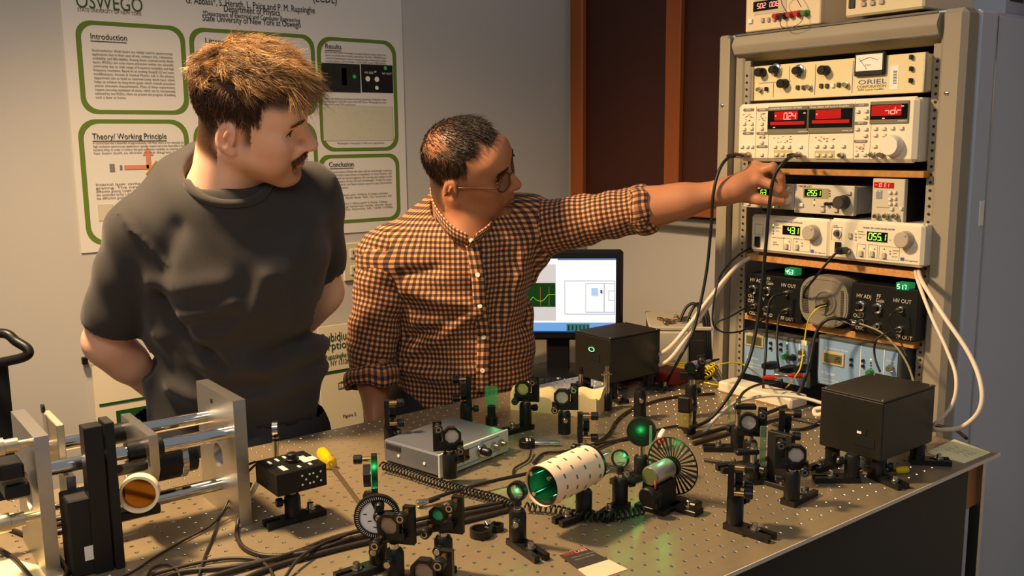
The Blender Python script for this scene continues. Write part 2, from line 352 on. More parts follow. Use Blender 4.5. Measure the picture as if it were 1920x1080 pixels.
p3t('Rubidium', (1.2162, 0.8778), (1.3207, 0.8698), .04, DGREEN); p3t('orption Spectroscopy', (1.2185, 0.8526), (1.5014, 0.8215), .036, DGREEN)
p3t('Rupasinghe', (1.226, 0.8231), (1.2981, 0.8171), .024, DGREEN); p3t('ego, NY 13126', (1.2144, 0.8032), (1.3066, 0.7988), .022, DGREEN)
MB().box((1.3298, -.024, 0.783), (0.269, .002, .007)).obj('green_rule', DGREEN, p3)
fx = (1.2684, 0.7251); fx2 = (1.3098, 0.7453)
MB().ring([(fx[0], fx[1]), (fx2[0], fx[1]), (fx2[0], fx2[1]), (fx[0], fx2[1])], [(fx[0]+.001, fx[1]+.001), (fx2[0]-.001, fx[1]+.001), (fx2[0]-.001, fx2[1]-.001), (fx[0]+.001, fx2[1]-.001)], -.0245, -.0235, 'Y').obj('box_diagram', INK, p3)
p3t('795 IR\nLaser', (1.2745, 0.7393), None, .014, INK); p3t('Figure 2', (1.279, 0.6323), None, .014, INK)

# ================================================================ equipment rack
RACKF = mat('rack_paint', (150, 140, 122), 0.62, noise=.06, nscale=12)
RACKS = mat('rack_side_paint', (186, 190, 200), 0.65, noise=.03, nscale=8)
rk = thing('equipment_rack', 'tall grey steel equipment rack at the end of the optical table', 'rack', (1.76, 1.182, 0), -PI/2)
# local: x right, y back, z up ; width 0.586, depth .55
RW, RD, RH = .586, .53, 1.712
MB().box((-RW/2+.014, .03, RH/2), (.028, .06, RH), .004).box((-RW/2+.038, .012, RH/2), (.012, .05, RH-.02)).box((-RW/2+.058, .02, RH/2), (.026, .03, RH-.02), .004).obj('post', RACKF, rk)
MB().box((RW/2-.026, .028, RH/2), (.052, .056, RH), .010).obj('post', RACKF, rk)
MB().box((RW/2-.01, .09+.0, RH/2), (.02, .07, RH), .006).obj('corner_rail', RACKS, rk)
MB().box((RW/2-.006, .32, RH/2-.004), (.012, .40, RH-.008), .002).obj('side_panel', RACKS, rk)
MB().box((RW/2+.001, .118, RH/2), (.003, .004, RH-.02)).obj('panel_seam', CHROME, rk)
MB().box((-RW/2+.006, .30, RH/2-.004), (.012, .44, RH-.008)).obj('side_panel', RACKS, rk)
MB().box((0, RD-.006, RH/2), (RW-.02, .012, RH-.01)).obj('back_panel', BLKM, rk)
MB().box((0, .27, RH-.006), (RW-.02, .50, .012)).obj('top_panel', RACKS, rk)
MB().box((0, .27, .05), (RW-.02, .50, .10)).obj('plinth', RACKS, rk)
# top front beam with chrome edges
zb0, zb1 = 1.6512, RH
MB().prism([(-.004, zb0+.012), (.03, zb0), (.06, zb0), (.06, zb1), (-.004, zb1-.006), (-.014, zb1-.024), (-.014, zb0+.03)], -RW/2+.05, RW/2-.05, 'X').obj('top_beam', RACKF, rk)
for z in (zb1-.004, zb0+.014): MB().box((0, -.006, z), (RW-.104, .006, .004), .001).obj('chrome_edge', CHROME, rk)
# perforated mounting strips with holes
for s_ in (-1, 1):
    xs = -0.2159 if s_ < 0 else 0.2368
    st = MB().box((xs, .012, .90), (.018, .006, 1.50)).obj('mounting_strip', RACKF, rk)
    hb = MB()
    for k in range(95): hb.prism(circ(.0028, 8, (xs, .16+k*.0155)), .0085, .0075, 'Y')
    h_ = hb.obj('strip_holes', INK, st); h_['kind'] = 'stuff'
for x, z in ((-RW/2+.014, 1.5519), (RW/2-.03, 1.555)):
    MB().lathe((x, -.003, z), (0, .004, 0), [(0, .002), (.4, .0045), (1, .0045)], 12).obj('screw', NICKEL, rk)
tp = MB().box((RW/2+.001, .105, 1.3219), (.002, .016, .05), rz=.0).obj('tape_scrap', WHITE, rk)
PLY = mat('chipboard', (196, 140, 80), 0.75, noise=.45, nscale=160)
PLYT = mat('plywood_edge', (172, 122, 62), 0.6, noise=.4, nscale=60, stretch=(.15, 1, 1))
for nm, lbl, z, m, t in (('rack_shelf', 'plywood shelf under the lock-in amplifier with red displays', 1.4003, PLYT, .013), ('rack_shelf', 'chipboard shelf under the two controllers with green displays', 1.2016, PLY, .015), ('rack_shelf', 'lowest chipboard shelf carrying the hand-lettered black boxes', 1.0609, PLY, .015)):
    tag(MB().box((1.74+.16, 1.157, z), (.31, .42, t), .001).obj(nm, m), lbl, 'shelf', 'shelves in the rack')
# ---------------------------------------------------------------- instrument helpers (local x right, y back, z up)
def inst(name, label, w, h, yc, z0, X=1.74, depth=.28, body=BEIGE, face=BEIGE, bev=.004, cat='instrument', facename='front_panel', fd=.012):
    t = thing(name, label, cat, (X, yc, z0), -PI/2)
    MB().box((0, fd+.001+(depth-fd)/2, h/2), (w-.006, depth-fd, h-.004), .002).obj('case', body, t)
    MB().box((0, fd/2, h/2), (w, fd, h), bev).obj(facename, face, t)
    return t
def ibox(t, nm, x, z, w, h, m, d=.002, y=0.0, bev=0.0, parent=None): return MB().box((x, y-d/2, z), (w, d, h), bev).obj(nm, m, parent or t)
def btn(t, x, z, w=.008, h=.006, m=None, d=.005): return MB().box((x, -d/2, z), (w, d, h), .001).obj('button', m or BTN, t)
def knob(t, x, z, r, d, m, nm='knob', ptr=True):
    k = MB().lathe((x, 0, z), (0, -d, 0), [(0, r*1.05), (.15, r*1.05), (.2, r), (.92, r*.96), (1, r*.85)], 28).obj(nm, m, t)
    return k
def bnc(t, x, z, m=None, d=.014): return MB().lathe((x, 0, z), (0, -d, 0), [(0, .0065), (.3, .0065), (.32, .0048), (.85, .0048), (1, .0042)], 14).obj('bnc_socket', m or NICKEL, t)
def led(t, x, z, m=GRNLED, r=.0016): return MB().lathe((x, 0, z), (0, -.0015, 0), [(0, r), (.7, r*.9), (1, r*.4)], 10).obj('indicator', m, t)
def itxt(t, s_, x, z, size, m=GREYINK, width=None, align='LEFT', y=-.0006): return text(s_, size, (x, y, z), m, t, width=width, align=align)
def digits(t, s_, x, z, w, h, m, y=-.0026, gap=.35): return seven(s_, x, z, w, h, y, gap).obj('digits', m, t)
# ---------------------------------------------------------------- Oriel lock-in
yc, z0 = 1.1592, 1.5578
w, h = 0.4122, .076
ORIELM = mat('cream_enamel', (222, 206, 160), .45)
t = inst('lock_in_amplifier', 'cream lock-in amplifier with an analog meter in the top rack slot', w, h, yc, z0, 1.745, body=ORIELM, face=ORIELM, bev=.001, fd=.004)
MB().box((-w/2+.003, -.003, h/2), (.006, .012, h), .001).obj('edge_trim', ALU, t); MB().box((w/2-.002, -.002, h/2), (.004, .008, h), .001).obj('edge_trim', ALU, t)
for (x, z), r, sk in (((-0.1759, 0.0614), .011, 0), ((-0.1389, 0.0647), .0095, 1), ((-0.0781, 0.0585), .0095, 1), ((-0.0138, 0.0554), .011, 0), ((-0.1153, 0.0336), .011, 0)):
    if sk: MB().lathe((x, 0, z), (0, -.006, 0), [(0, .014), (.8, .014), (1, .012)], 24).obj('dial_skirt', CHROME, t)
    knob(t, x, z, r*.9, .022, BLK)
for (x, z) in [(-0.1803, 0.0243), (-0.0526, 0.0235), (0.0354, 0.0232)]: bnc(t, x, z)
for i, (x, z) in enumerate([(-0.082, 0.0239), (-0.0672, 0.0231), (-0.0239, 0.0242), (-0.0098, 0.0234), (0.0042, 0.0238), (0.018, 0.0241)]): btn(t, x, z, .008, .009, WHITE if i == 4 else DARKG)
for (x, z) in [(0.1753, 0.0682), (0.1766, 0.046), (0.1768, 0.0237), (-0.163, 0.0246)]: MB().box((x, -.004, z), (.006, .008, .009), .001).obj('toggle', BLK, t)
mx, mz = (0.0889, 0.0571)
mz += .004; mt = MB().box((mx, -.004, mz), (.068, .008, .045), .002).obj('meter', BLK, t)
MB().box((mx, -.0085, mz+.003), (.058, .001, .032)).obj('meter_face', WHITE, mt)
MB().tube([(mx-.02+.04*k/10, -.0095, mz+.006+.006*math.sin(PI*k/10)) for k in range(11)], .0004, 5).obj('meter_scale', INK, mt)
MB().tube([(mx-.004, -.0095, mz-.010), (mx-.022, -.0095, mz+.012)], .0004, 5).obj('needle', INK, mt)
text('% error', .004, (mx-.008, -.0095, mz-.003), REDINK, mt); MB().box((mx, -.0085, mz-.0175), (.062, .002, .009), .001).obj('meter_skirt', BLK, mt)
ox, ozz = (0.0609, 0.024)
ozz -= .002; itxt(t, 'ORIEL', ox, ozz, .013, BLUEINK, width=.062); itxt(t, 'CORPORATION', ox-.002, ozz-.0075, .008, GREYINK, width=.064); itxt(t, '70707 Lock-In Amplifier', ox, ozz-.0125, .005, GREYINK, width=.058)
for (x, a, b) in ((-0.0401, .006, .07), (0.0484, .006, .07), (-0.1055, .04, .07), (-0.1461, .006, .037)): ibox(t, 'blue_rule', x, (a+b)/2, .001, b-a, BLUEINK, .0006)
ibox(t, 'blue_rule', -0.144, .0385, .085, .001, BLUEINK, .0006)
sx, sz = (0.1398, 0.032)
stk = ibox(t, 'barcode_sticker', sx, sz, .018, .046, WHITE, .0006)
bb = MB()
for k in range(14): bb.box((sx+.002, -.0008, sz-.012+k*.0019), (.008, .0004, .0005+.0006*(k % 3 == 0)))
bb.obj('barcode', INK, stk)
# ---------------------------------------------------------------- DSP lock-in amplifier with the red displays
yc, z0 = 1.172, 1.4228
w, h = .432, .128
t = inst('digital_lock_in', 'wide beige lock-in amplifier with three red digital displays', w, h, yc, z0, 1.725, bev=.008, fd=.02)
PANEL = mat('grey_bezel', (112, 106, 88), .5)
for a, b in ([(-0.1301, 0.1189), (-0.0263, 0.0595)], [(-0.025, 0.1186), (0.0811, 0.0602)], [(0.117, 0.1207), (0.1996, 0.0769)]):
    bz = MB().box(((a[0]+b[0])/2, -.0015, (a[1]+b[1])/2), (b[0]-a[0], .003, a[1]-b[1]), .001).obj('display_bezel', PANEL, t)
    wy = a[1]-(a[1]-b[1])*.44; MB().box(((a[0]+b[0])/2, -.0035, a[1]-(a[1]-b[1])*.47), (b[0]-a[0]-.004, .001, (a[1]-b[1])*.66)).obj('display_glass', BLKWIN, bz)
def redwin(px, w_, h_): MB().box((px[0], -.0044, px[1]), (w_, .0006, h_)).obj('red_window', REDWIN, t)
redwin((-0.0804, 0.099), .060, .019); redwin((0.0235, 0.0993), .060, .019); redwin((0.1537, 0.1027), .064, .021)
for px in ((-0.077, 0.083), (0.0293, 0.0839)): MB().box((px[0], -.0044, px[1]), (.088, .0006, .007)).obj('bar_graph', DIMRED, t)
for (a, s_, w_, h_) in (((-0.1094, 0.0952), '+', .005, .008), ((-0.0856, 0.0912), '0.24', .0078, .0135), ((-0.0057, 0.0958), '+', .005, .008), ((0.1507, 0.0956), '~dr', .009, .0135)):
    seven(s_, a[0], a[1], w_, h_, -.0054, .4).obj('digits', REDLED, t)
for a in [(-0.0335, 0.1033), (-0.11, 0.0745), (0.1878, 0.1098), (0.1488, 0.0873)]: MB().box((a[0], -.005, a[1]), (.005, .0006, .002)).obj('indicator', REDLED, t)
itxt(t, 'STANFORD RESEARCH SYSTEMS', *(-0.127, 0.1131), .0055, WHITE, width=.085, y=-.0032)
itxt(t, 'Model SR830 DSP Lock-In Amplifier', *(-0.0221, 0.1129), .0055, WHITE, width=.093, y=-.0032)
itxt(t, 'CHANNEL ONE', *(-0.0491, 0.0632), .0035, WHITE, y=-.0032); itxt(t, 'CHANNEL TWO', *(0.0564, 0.0638), .0035, WHITE, y=-.0032); itxt(t, 'REFERENCE', *(0.1785, 0.0804), .0035, WHITE, y=-.0032)
for a in [(-0.1837, 0.1149), (-0.1456, 0.1137), (-0.1833, 0.0627), (-0.1451, 0.0622), (-0.144, 0.0328), (0.0974, 0.1151), (0.0969, 0.0791), (0.0988, 0.0429)]: MB().prism(rrect(.030, .006, .0028, 3, a), -.001, 0, 'Y').obj('heading_bar', PANEL, t)
for s_, a in zip(('SIGNAL', 'RESERVE', 'GAIN', 'FILTER', 'NOTCH', 'AUTO', 'SETUP', 'INTERFACE'), [(-0.1836, 0.1138), (-0.1456, 0.1125), (-0.1833, 0.0615), (-0.1451, 0.061), (-0.144, 0.0316), (0.0974, 0.1141), (0.0969, 0.0781), (0.0988, 0.0418)]): itxt(t, s_, a[0], a[1], .0042, WHITE, align='CENTER', y=-.0012)
for a in [(-0.1945, 0.0844), (-0.1737, 0.0839), (-0.1941, 0.0724), (-0.1733, 0.0733), (-0.1459, 0.0833), (-0.1455, 0.0728), (-0.1444, 0.0422), (-0.1987, 0.0329), (-0.1837, 0.0329), (-0.1704, 0.0329), (-0.1434, 0.0151), (-0.1083, 0.0327), (-0.0901, 0.0327), (-0.0722, 0.0326), (-0.0424, 0.0325), (-0.0028, 0.0335), (0.0152, 0.0335), (0.033, 0.0334), (0.0604, 0.0334), (0.0897, 0.1027), (0.1086, 0.1031), (0.1081, 0.0905), (0.0903, 0.0675), (0.1094, 0.0672), (0.1089, 0.0545), (0.1304, 0.0679), (0.1488, 0.0676), (0.1669, 0.0683), (0.1859, 0.0679), (0.1311, 0.0553), (0.1495, 0.055), (0.1311, 0.0331), (0.1496, 0.0331), (0.0906, 0.0161), (0.1097, 0.0161)]: btn(t, *a, .0085, .0065)
for x0 in [(-0.0881, 0.0165), (0.016, 0.0158)]:
    ibox(t, 'offset_field', x0[0], x0[1], .047, .017, mat('olive_field', (182, 172, 126), .6), .0008)
    for k in (-1, 0, 1): btn(t, x0[0]+k*.015, x0[1]-.001, .0085, .0065)
for a in [(-0.1965, 0.0125), (-0.1786, 0.015), (-0.0442, 0.0144), (0.0589, 0.0148), (0.1285, 0.0162), (0.1471, 0.0163)]: bnc(t, *a)
kx, kz = (0.1711, 0.0341)
MB().lathe((kx, 0, kz), (0, -.02, 0), [(0, .021), (.5, .021), (.9, .0195), (1, .018)], 32).obj('tuning_knob', mat('white_knob', (224, 216, 200), .4), t)
for px in [-0.1622, -0.1274, -0.0232, 0.0829, 0.1198]: ibox(t, 'panel_line', px, h/2, .0006, h*.9, GREYINK, .0005)
rs = random.Random(3)
lb = MB()
for (xa, za), (xb, zb) in [((-0.1977, 0.0892), (-0.1716, 0.1075)), ((-0.1563, 0.0882), (-0.1368, 0.1064)), ((-0.1171, 0.0409), (-0.0622, 0.0543)), ((-0.0085, 0.0425), (0.0396, 0.0531)), ((0.0902, 0.0225), (0.1133, 0.0374)), ((-0.1549, 0.0506), (-0.1349, 0.0586))]:
    for k in range(14): lb.box((xa+(xb-xa)*rs.random(), -.0004, za+(zb-za)*rs.random()), (.004, .0006, .0012))
o_ = lb.obj('small_print', mat('brown_print', (150, 96, 70), .7), t); o_['kind'] = 'stuff'
# ---------------------------------------------------------------- current controllers on the next shelf
TB = mat('warm_grey_panel', (196, 186, 166), .5, noise=.03)
zth = 1.326
def small_ctl(label, yc, w, h, z0):
    t = inst('bench_controller', label, w, h, yc, z0, 1.735, depth=.26, body=mat('grey_case', (170, 168, 164), .4), face=TB, bev=.001)
    for s_ in (-1, 1): MB().box((s_*(w/2-.02), .06, -.006), (.016, .016, .012), .003).obj('foot', BLK, t)
    return t
t = small_ctl('pale bench controller under the hand on its white knob', 1.3036, 0.137, .056, 1.3179)
F = [(0.0515, 0.0234), (0.059, 0.0424), (0.0155, 0.004), (-0.0147, 0.0351), (-0.0164, 0.0025), (0.0311, 0.0048), (-0.0524, 0.0081)]
knob(t, *F[0], .0125, .022, mat('white_knob', (224, 216, 200), .4)); btn(t, F[1][0], F[1][1], .012, .008, TB); led(t, *F[2]); ibox(t, 'display', F[3][0], F[3][1], .05, .016, BLKWIN, .002); digits(t, '6.3', F[3][0]-.004, F[3][1]-.005, .006, .011, GRNLED)
for k in (4, 5): led(t, *F[k], INK)
btn(t, *F[6], .009, .006, WHITE)
FT = [(0.0502, 0.0283), (-0.0251, 0.0444), (-0.0632, 0.0557), (0.0604, 0.0475), (-0.0534, 0.0179), (-0.0004, 0.0215), (0.0001, 0.0102), (0.0124, 0.0232), (0.0239, 0.0237), (0.0341, 0.0231), (-0.0215, 0.024), (0.015, 0.0503), (0.0152, 0.0447), (0.0155, 0.0391), (0.0322, 0.0107)]
t = small_ctl('pale bench controller reading 25.51 beside the hand', 1.1612, 0.1449, .062, 1.3122)
knob(t, *FT[0], .014, .024, DARKG); ibox(t, 'display_surround', FT[1][0]+.006, FT[1][1], .062, .021, mat('khaki_field', (150, 140, 100), .6), .001); ibox(t, 'display', FT[1][0], FT[1][1], .042, .0155, BLKWIN, .0022)
digits(t, '25.51', FT[1][0]-.013, FT[1][1]-.005, .0062, .0105, GRNLED); itxt(t, 'THOR', *FT[2], .007, INK); text('LABS', .007, (FT[2][0]+.0185, -.0006, FT[2][1]), GREYINK, t)
btn(t, *FT[3], .012, .007, TB); btn(t, *FT[4], .011, .008, WHITE); btn(t, *FT[5], .011, .009, TB); btn(t, *FT[6], .011, .009, TB); btn(t, *FT[14], .011, .009, TB)
for k in (7, 8, 9): MB().lathe((FT[k][0], 0, FT[k][1]), (0, -.010, 0), [(0, .003), (.4, .004), (1, .0035)], 12).obj('adjuster', BLK, t)
for k in (11, 12, 13): led(t, *FT[k], INK)
led(t, *FT[10]); led(t, FT[10][0], FT[10][1]+.006, INK); led(t, FT[10][0], FT[10][1]-.006, INK)
vb = MB()
for k in range(7): vb.box((.063, .10+k*.009, .034), (.0012, .0035, .030))
vb.obj('vent_slots', INK, t)
# small temperature meter with red display
FE = [(-0.0118, 0.0734), (-0.0214, 0.057), (-0.02, 0.0106), (0.001, 0.0118), (0.0204, 0.0128), (0.0052, 0.059), (0.0155, 0.0594), (0.0059, 0.0462), (0.0161, 0.0477), (0.0065, 0.0367), (0.0167, 0.0371), (0.0105, 0.0262), (0.0308, 0.0283), (-0.0251, 0.0611), (-0.018, 0.0603), (0.003, 0.0172), (0.0201, 0.0181)]
we = 0.0694
t = inst('counter_module', 'narrow upright beige module with a small red display and three sockets', we, .086, 1.0164, 1.3048, 1.74, depth=.2, body=BLKM, face=TB, bev=.001)
ibox(t, 'display', FE[0][0]+.002, FE[0][1], .042, .0105, REDWIN, .002); seven('-1.0 E1', FE[0][0]-.016, FE[0][1]-.0035, .0038, .0072, -.003, .35).obj('digits', REDLED, t)
ibox(t, 'grey_field', FE[1][0]+.002, FE[1][1]-.003, .013, .017, mat('slate_field', (130, 134, 140), .6), .001)
for k in (2, 3, 4): bnc(t, *FE[k])
for k in range(5, 13): btn(t, *FE[k], .006, .006)
for k in (13, 14, 15, 16): led(t, *FE[k], GRNLED, .0012)
ibox(t, 'panel_line', -.004, 0.0287, .04, .001, GREYINK, .0006)
# ---------------------------------------------------------------- temperature controller and diode driver
def ilx(label, title, val, yc, w, z0, h, P, name='laser_controller'):
    t = inst(name, label, w, h, yc, z0, 1.725, depth=.27, bev=.006, fd=.016)
    knob(t, *P['knob'], .0165, .020, KNOBG); MB().lathe((P['knob'][0]+.009, -.0202, P['knob'][1]+.008), (0, -.0006, 0), [(0, .0018), (1, .0016)], 8).obj('knob_dimple', GREYINK, t)
    d_ = ibox(t, 'display', *P['disp'], .044, .019, BLKWIN, .002); digits(t, val, P['disp'][0]-.018+(.0098 if len(val) < 5 else 0), P['disp'][1]-.0065, .0070, .013, GRNLED, gap=.42)
    itxt(t, title, P['title'][0], P['title'][1], .0048, BLUEINK, width=.07)
    for i, a in enumerate(P['leds']): led(t, *a, GRNLED if i in P['on'] else GREYINK)
    for a in P['btns']: btn(t, *a, .008, .0115, mat('button_tan', (190, 180, 160), .5))  # buttons a darker beige than the panel
    pw = MB().box((P['pow'][0], -.002, P['pow'][1]), (.013, .006, .023), .001).obj('power_switch', BLK, t)
    ibox(t, 'logo_square', *P['logo'], .008, .0065, BLUEINK, .0006); itxt(t, 'ILX Lightwave', P['logo'][0]+.006, P['logo'][1]-.003, .0042, GREYINK, width=.026)
    for (x, z, w_, h_) in P['frames']: MB().ring([(x-w_/2, z-h_/2), (x+w_/2, z-h_/2), (x+w_/2, z+h_/2), (x-w_/2, z+h_/2)], [(x-w_/2+.0006, z-h_/2+.0006), (x+w_/2-.0006, z-h_/2+.0006), (x+w_/2-.0006, z+h_/2-.0006), (x-w_/2+.0006, z+h_/2-.0006)], -.0005, .0005, 'Y').obj('panel_frame', GREYINK, t)
    for a, s_ in P['words']: itxt(t, s_, a[0], a[1], .0036, GREYINK)
    return t
t = ilx('beige temperature controller with green display reading 43.1', 'MODEL 325 TEMPERATURE CONTROLLER', '43.1', 1.2389, 0.2047, 1.2193, .084,
 {'knob': (0.0633, 0.0537), 'disp': (0.0079, 0.0545), 'title': (-0.0349, 0.0706), 'leds': [(-0.0403, 0.0631), (-0.04, 0.0572), (-0.0397, 0.05), (-0.0395, 0.0441), (0.0406, 0.0544), (0.0403, 0.0602), (0.0408, 0.0486), (-0.0063, 0.0287), (0.0034, 0.0295), (0.0226, 0.0309), (0.0363, 0.0285), (0.0366, 0.0227)], 'on': [0, 4, 7], 'btns': [(-0.0542, 0.0515), (-0.0031, 0.0183), (0.0245, 0.0194)], 'pow': (-0.0809, 0.0229), 'logo': (0.0625, 0.0133), 'frames': [(-0.079, 0.051, 0.022, 0.024), (-0.0019, 0.0231, 0.02, 0.026), (0.0352, 0.0238, 0.044, 0.026)], 'words': [((-0.0331, 0.0624), 'TEMP'), ((-0.0329, 0.0565), 'SENSOR'), ((-0.0326, 0.0493), 'LIMIT'), ((-0.042, 0.0343), 'ANALOG OUTPUT'), ((-0.0136, 0.0353), 'ON'), ((0.0142, 0.0362), 'OUTPUT'), ((-0.0401, 0.0237), '(TEMP)'), ((-0.04, 0.0189), '(SENSOR)')]})
plug1 = t
t = ilx('beige laser diode driver with green display reading 055.1', 'MODEL 505 LASER DIODE DRIVER', '055.1', 1.0327, 0.2079, 1.2201, .086,
 {'knob': (0.068, 0.0539), 'disp': (0.0063, 0.0547), 'title': (-0.0265, 0.0698), 'leds': [(-0.0418, 0.0621), (-0.0416, 0.0566), (-0.0412, 0.0501), (-0.0409, 0.0446), (-0.0328, 0.0275), (-0.0219, 0.0284), (-0.0076, 0.0286), (0.0018, 0.0293), (0.0228, 0.0311), (0.0356, 0.0279), (0.0359, 0.0226)], 'on': [0, 4, 6], 'btns': [(-0.0536, 0.0525), (-0.0274, 0.0181), (-0.0023, 0.0192), (0.0235, 0.0182)], 'pow': (-0.0809, 0.0258), 'logo': (0.0625, 0.0143), 'frames': [(-0.0277, 0.0236, 0.02, 0.027), (-0.0015, 0.0247, 0.02, 0.027), (0.0336, 0.0234, 0.044, 0.027), (-0.0861, 0.0546, 0.024, 0.028)], 'words': [((-0.0369, 0.0614), 'POWER'), ((-0.0367, 0.0559), 'CURRENT'), ((-0.0363, 0.0493), 'LIMIT'), ((0.0413, 0.0284), 'POWER'), ((0.0416, 0.0231), 'LIMIT'), ((0.0397, 0.0165), 'mA LIM'), ((0.0321, 0.0491), 'mA'), ((-0.0945, 0.0698), 'LASER'), ((-0.0943, 0.0664), 'ENABLE')]})
lk = (-0.0836, 0.0548)
MB().lathe((lk[0], 0, lk[1]), (0, -.006, 0), [(0, .009), (.5, .009), (1, .007)], 18).box((lk[0], -.008, lk[1]), (.003, .006, .012), .001).obj('key_lock', CHROME, t)
bx = (-0.0544, 0.0202)
bnc(t, *bx)
# ---------------------------------------------------------------- hand-lettered high voltage boxes
def hvbox(label, yc, w, z0, h, P, val, rot=0.0):
    t = thing('high_voltage_box', label, 'instrument', (1.73, yc, z0), -PI/2+rot)
    MB().box((0, .075, h/2), (w, .15, h), .002).obj('case', BLK, t)
    dm = MB().box((P['disp'][0], .012, P['disp'][1]), (.028, .024, .016), .001).obj('voltage_display', mat('green_glass', (20, 90, 50), .2, emit=(30, 150, 80), estr=.5), t)
    seven(val, P['disp'][0]-.0105, P['disp'][1]-.0045, .0046, .009, -.0012, .5).obj('digits', TEALLED, dm)
    for a, s_ in P['words']: text(s_, .0115, (a[0], -.0006, a[1]), mat('chalk_lettering', (196, 186, 160), .9), t, sx=.9)
    for a in P['knobs']:
        MB().lathe((a[0], 0, a[1]), (0, -.005, 0), [(0, .0105), (.8, .0105), (1, .009)], 20).obj('knob_skirt', CHROME, t); knob(t, a[0], a[1], .0065, .016, BLK)
    for a in P['bnc']: bnc(t, *a)
    return t
hvbox('left black box hand-lettered HV OUT with green display 45.3', 1.275, 0.1492, 1.0671, .100,
 {'disp': (0.0402, 0.1137), 'words': [((-0.0662, 0.0814), 'HV ADJ'), ((-0.0203, 0.0878), 'FF'), ((-0.0214, 0.0791), 'Gain'), ((0.0191, 0.0789), 'HV OUT'), ((-0.0709, 0.0434), 'ON'), ((-0.0721, 0.0319), 'OFF'), ((-0.0391, 0.0399), 'MV'), ((-0.0665, 0.0037), 'OSC M'), ((-0.026, 0.0057), 'MOD'), ((0.0207, 0.0038), 'FF OUT')], 'knobs': [(-0.058, 0.0625), (-0.0193, 0.0634)], 'bnc': [(-0.0536, 0.0243), (-0.0164, 0.0244), (0.0338, 0.065), (0.0341, 0.0251)]}, '45.3')
hvbox('right black box hand-lettered HV ADJ with green display 51.7', 1.0082, 0.1466, 1.0714, .104,
 {'disp': (0.0384, 0.1069), 'words': [((-0.0611, 0.0739), 'HV ADJ'), ((-0.0155, 0.0785), 'FF'), ((-0.0174, 0.0694), 'Gain'), ((0.0209, 0.0744), 'HV OUT'), ((-0.0633, 0.0454), 'ON'), ((-0.0663, 0.0313), 'OFF'), ((-0.0601, 0.0061), 'OSC'), ((0.0308, 0.0015), 'FF OUT')], 'knobs': [(-0.0504, 0.0562), (-0.0119, 0.0569)], 'bnc': [(-0.045, 0.0243), (-0.0099, 0.0205), (0.0388, 0.0616), (0.0389, 0.0214), (-0.0458, 0.0388)]}, '51.7')
# silver loudspeaker-like box between them
cs = thing('silver_speaker', 'silver rounded speaker housing between the two black boxes', 'speaker', (1.725, 1.1438, 1.0707), -PI/2)
SILV = mat('silver_plastic', (150, 142, 128), .38, .35)
MB().prism([(x*1.0, z) for x, z in rrect(.118, .108, .042, 6, (0, .056))], 0.0, .09, 'Y').obj('housing', SILV, cs)
MB().ring(circ(.027, 32, (.004, .055)), circ(.0225, 32, (.004, .055)), -.003, .001, 'Y').obj('dish_rim', SILV, cs)
MB().prism(circ(.0225, 32, (.004, .055)), -.0012, .0008, 'Y').obj('dish', mat('silver_shade', (120, 114, 104), .45, .3), cs)
MB().ring(rrect(.112, .102, .04, 6, (0, .056)), rrect(.104, .094, .037, 6, (0, .056)), -.0015, .001, 'Y').obj('rim', SILV, cs)
for s_, x0 in ((-1, -.047), (1, .045)):
    for k in range(16): MB().box((x0+(.004 if s_ < 0 else 0)*abs(k-8)*.12, -.0012, .028+k*.0037), (.016 if s_ < 0 else .007, .0016, .0015)).obj('grille_slot', DARKG, cs)
MB().lathe((.010, 0, .060), (0, -.01, 0), [(0, .005), (1, .0045)], 12).obj('fiber_socket', BRASS, cs)
# ---------------------------------------------------------------- pale blue controllers on the bottom
BLUEP = mat('pale_blue_panel', (128, 160, 196), .5); DGC = mat('dark_grey_case', (70, 72, 70), .5)
def blue(label, yc, w, z0, h, P, val):
    t = inst('detector_controller', label, w, h, yc, z0, 1.72, depth=.22, body=DGC, face=DGC, bev=.003)
    ibox(t, 'blue_face', 0, h/2-.002, w-.012, h-.012, BLUEP, .002); 
    f_ = ibox(t, 'display_frame', *P['disp'], .052, .029, mat('tan_frame', (186, 164, 128), .5), .005, bev=.001); ibox(t, 'display', *P['disp'], .042, .019, mat('lcd_olive', (92, 94, 66), .25), .0056, parent=f_)
    if val: seven(val, P['disp'][0]+.006, P['disp'][1]-.005, .0045, .010, -.0062, .5).obj('digits', INK, t)
    for a, s_, sz in P['words']: itxt(t, s_, a[0], a[1], sz, WHITE, y=-.0024)
    for a in P['btns']: MB().lathe((a[0], -.002, a[1]), (0, -.006, 0), [(0, .0035), (.5, .0035), (1, .0025)], 10).obj('button', BLK, t)
    for i, a in enumerate(P['leds']): led(t, a[0], a[1], GRNLED if i == 0 else INK, .0018).location.y = -.002
    for x in P['lines']: ibox(t, 'white_rule', x, h/2, .0014, h-.014, WHITE, .0026)
    for a, m in P['jacks']: MB().lathe((a[0], 0, a[1]), (0, -.014, 0), [(0, .008), (.3, .008), (.35, .006), (1, .006)], 14).obj('jack', m, t)
    return t
GJ = mat('green_jack', (40, 120, 50), .4); RJ = mat('red_jack', (170, 24, 24), .4)
P = {'disp': (-0.0566, 0.0864), 'words': [((-0.0763, 0.0413), 'fi Series', 0.01), ((-0.0758, 0.0287), 'DIGITAL OPTICAL', 0.005), ((-0.0756, 0.0211), 'POWER METER', 0.005), ((-0.0753, 0.0998), 'INPUT   RANGE', 0.005)], 'btns': [(-0.0108, 0.0878), (-0.0104, 0.0755), (0.0164, 0.0898), (0.0169, 0.0777)], 'leds': [(0.0318, 0.0948), (0.0321, 0.0876), (0.0323, 0.0816), (0.0326, 0.0743)], 'lines': [0.0072, 0.0644], 'jacks': []}
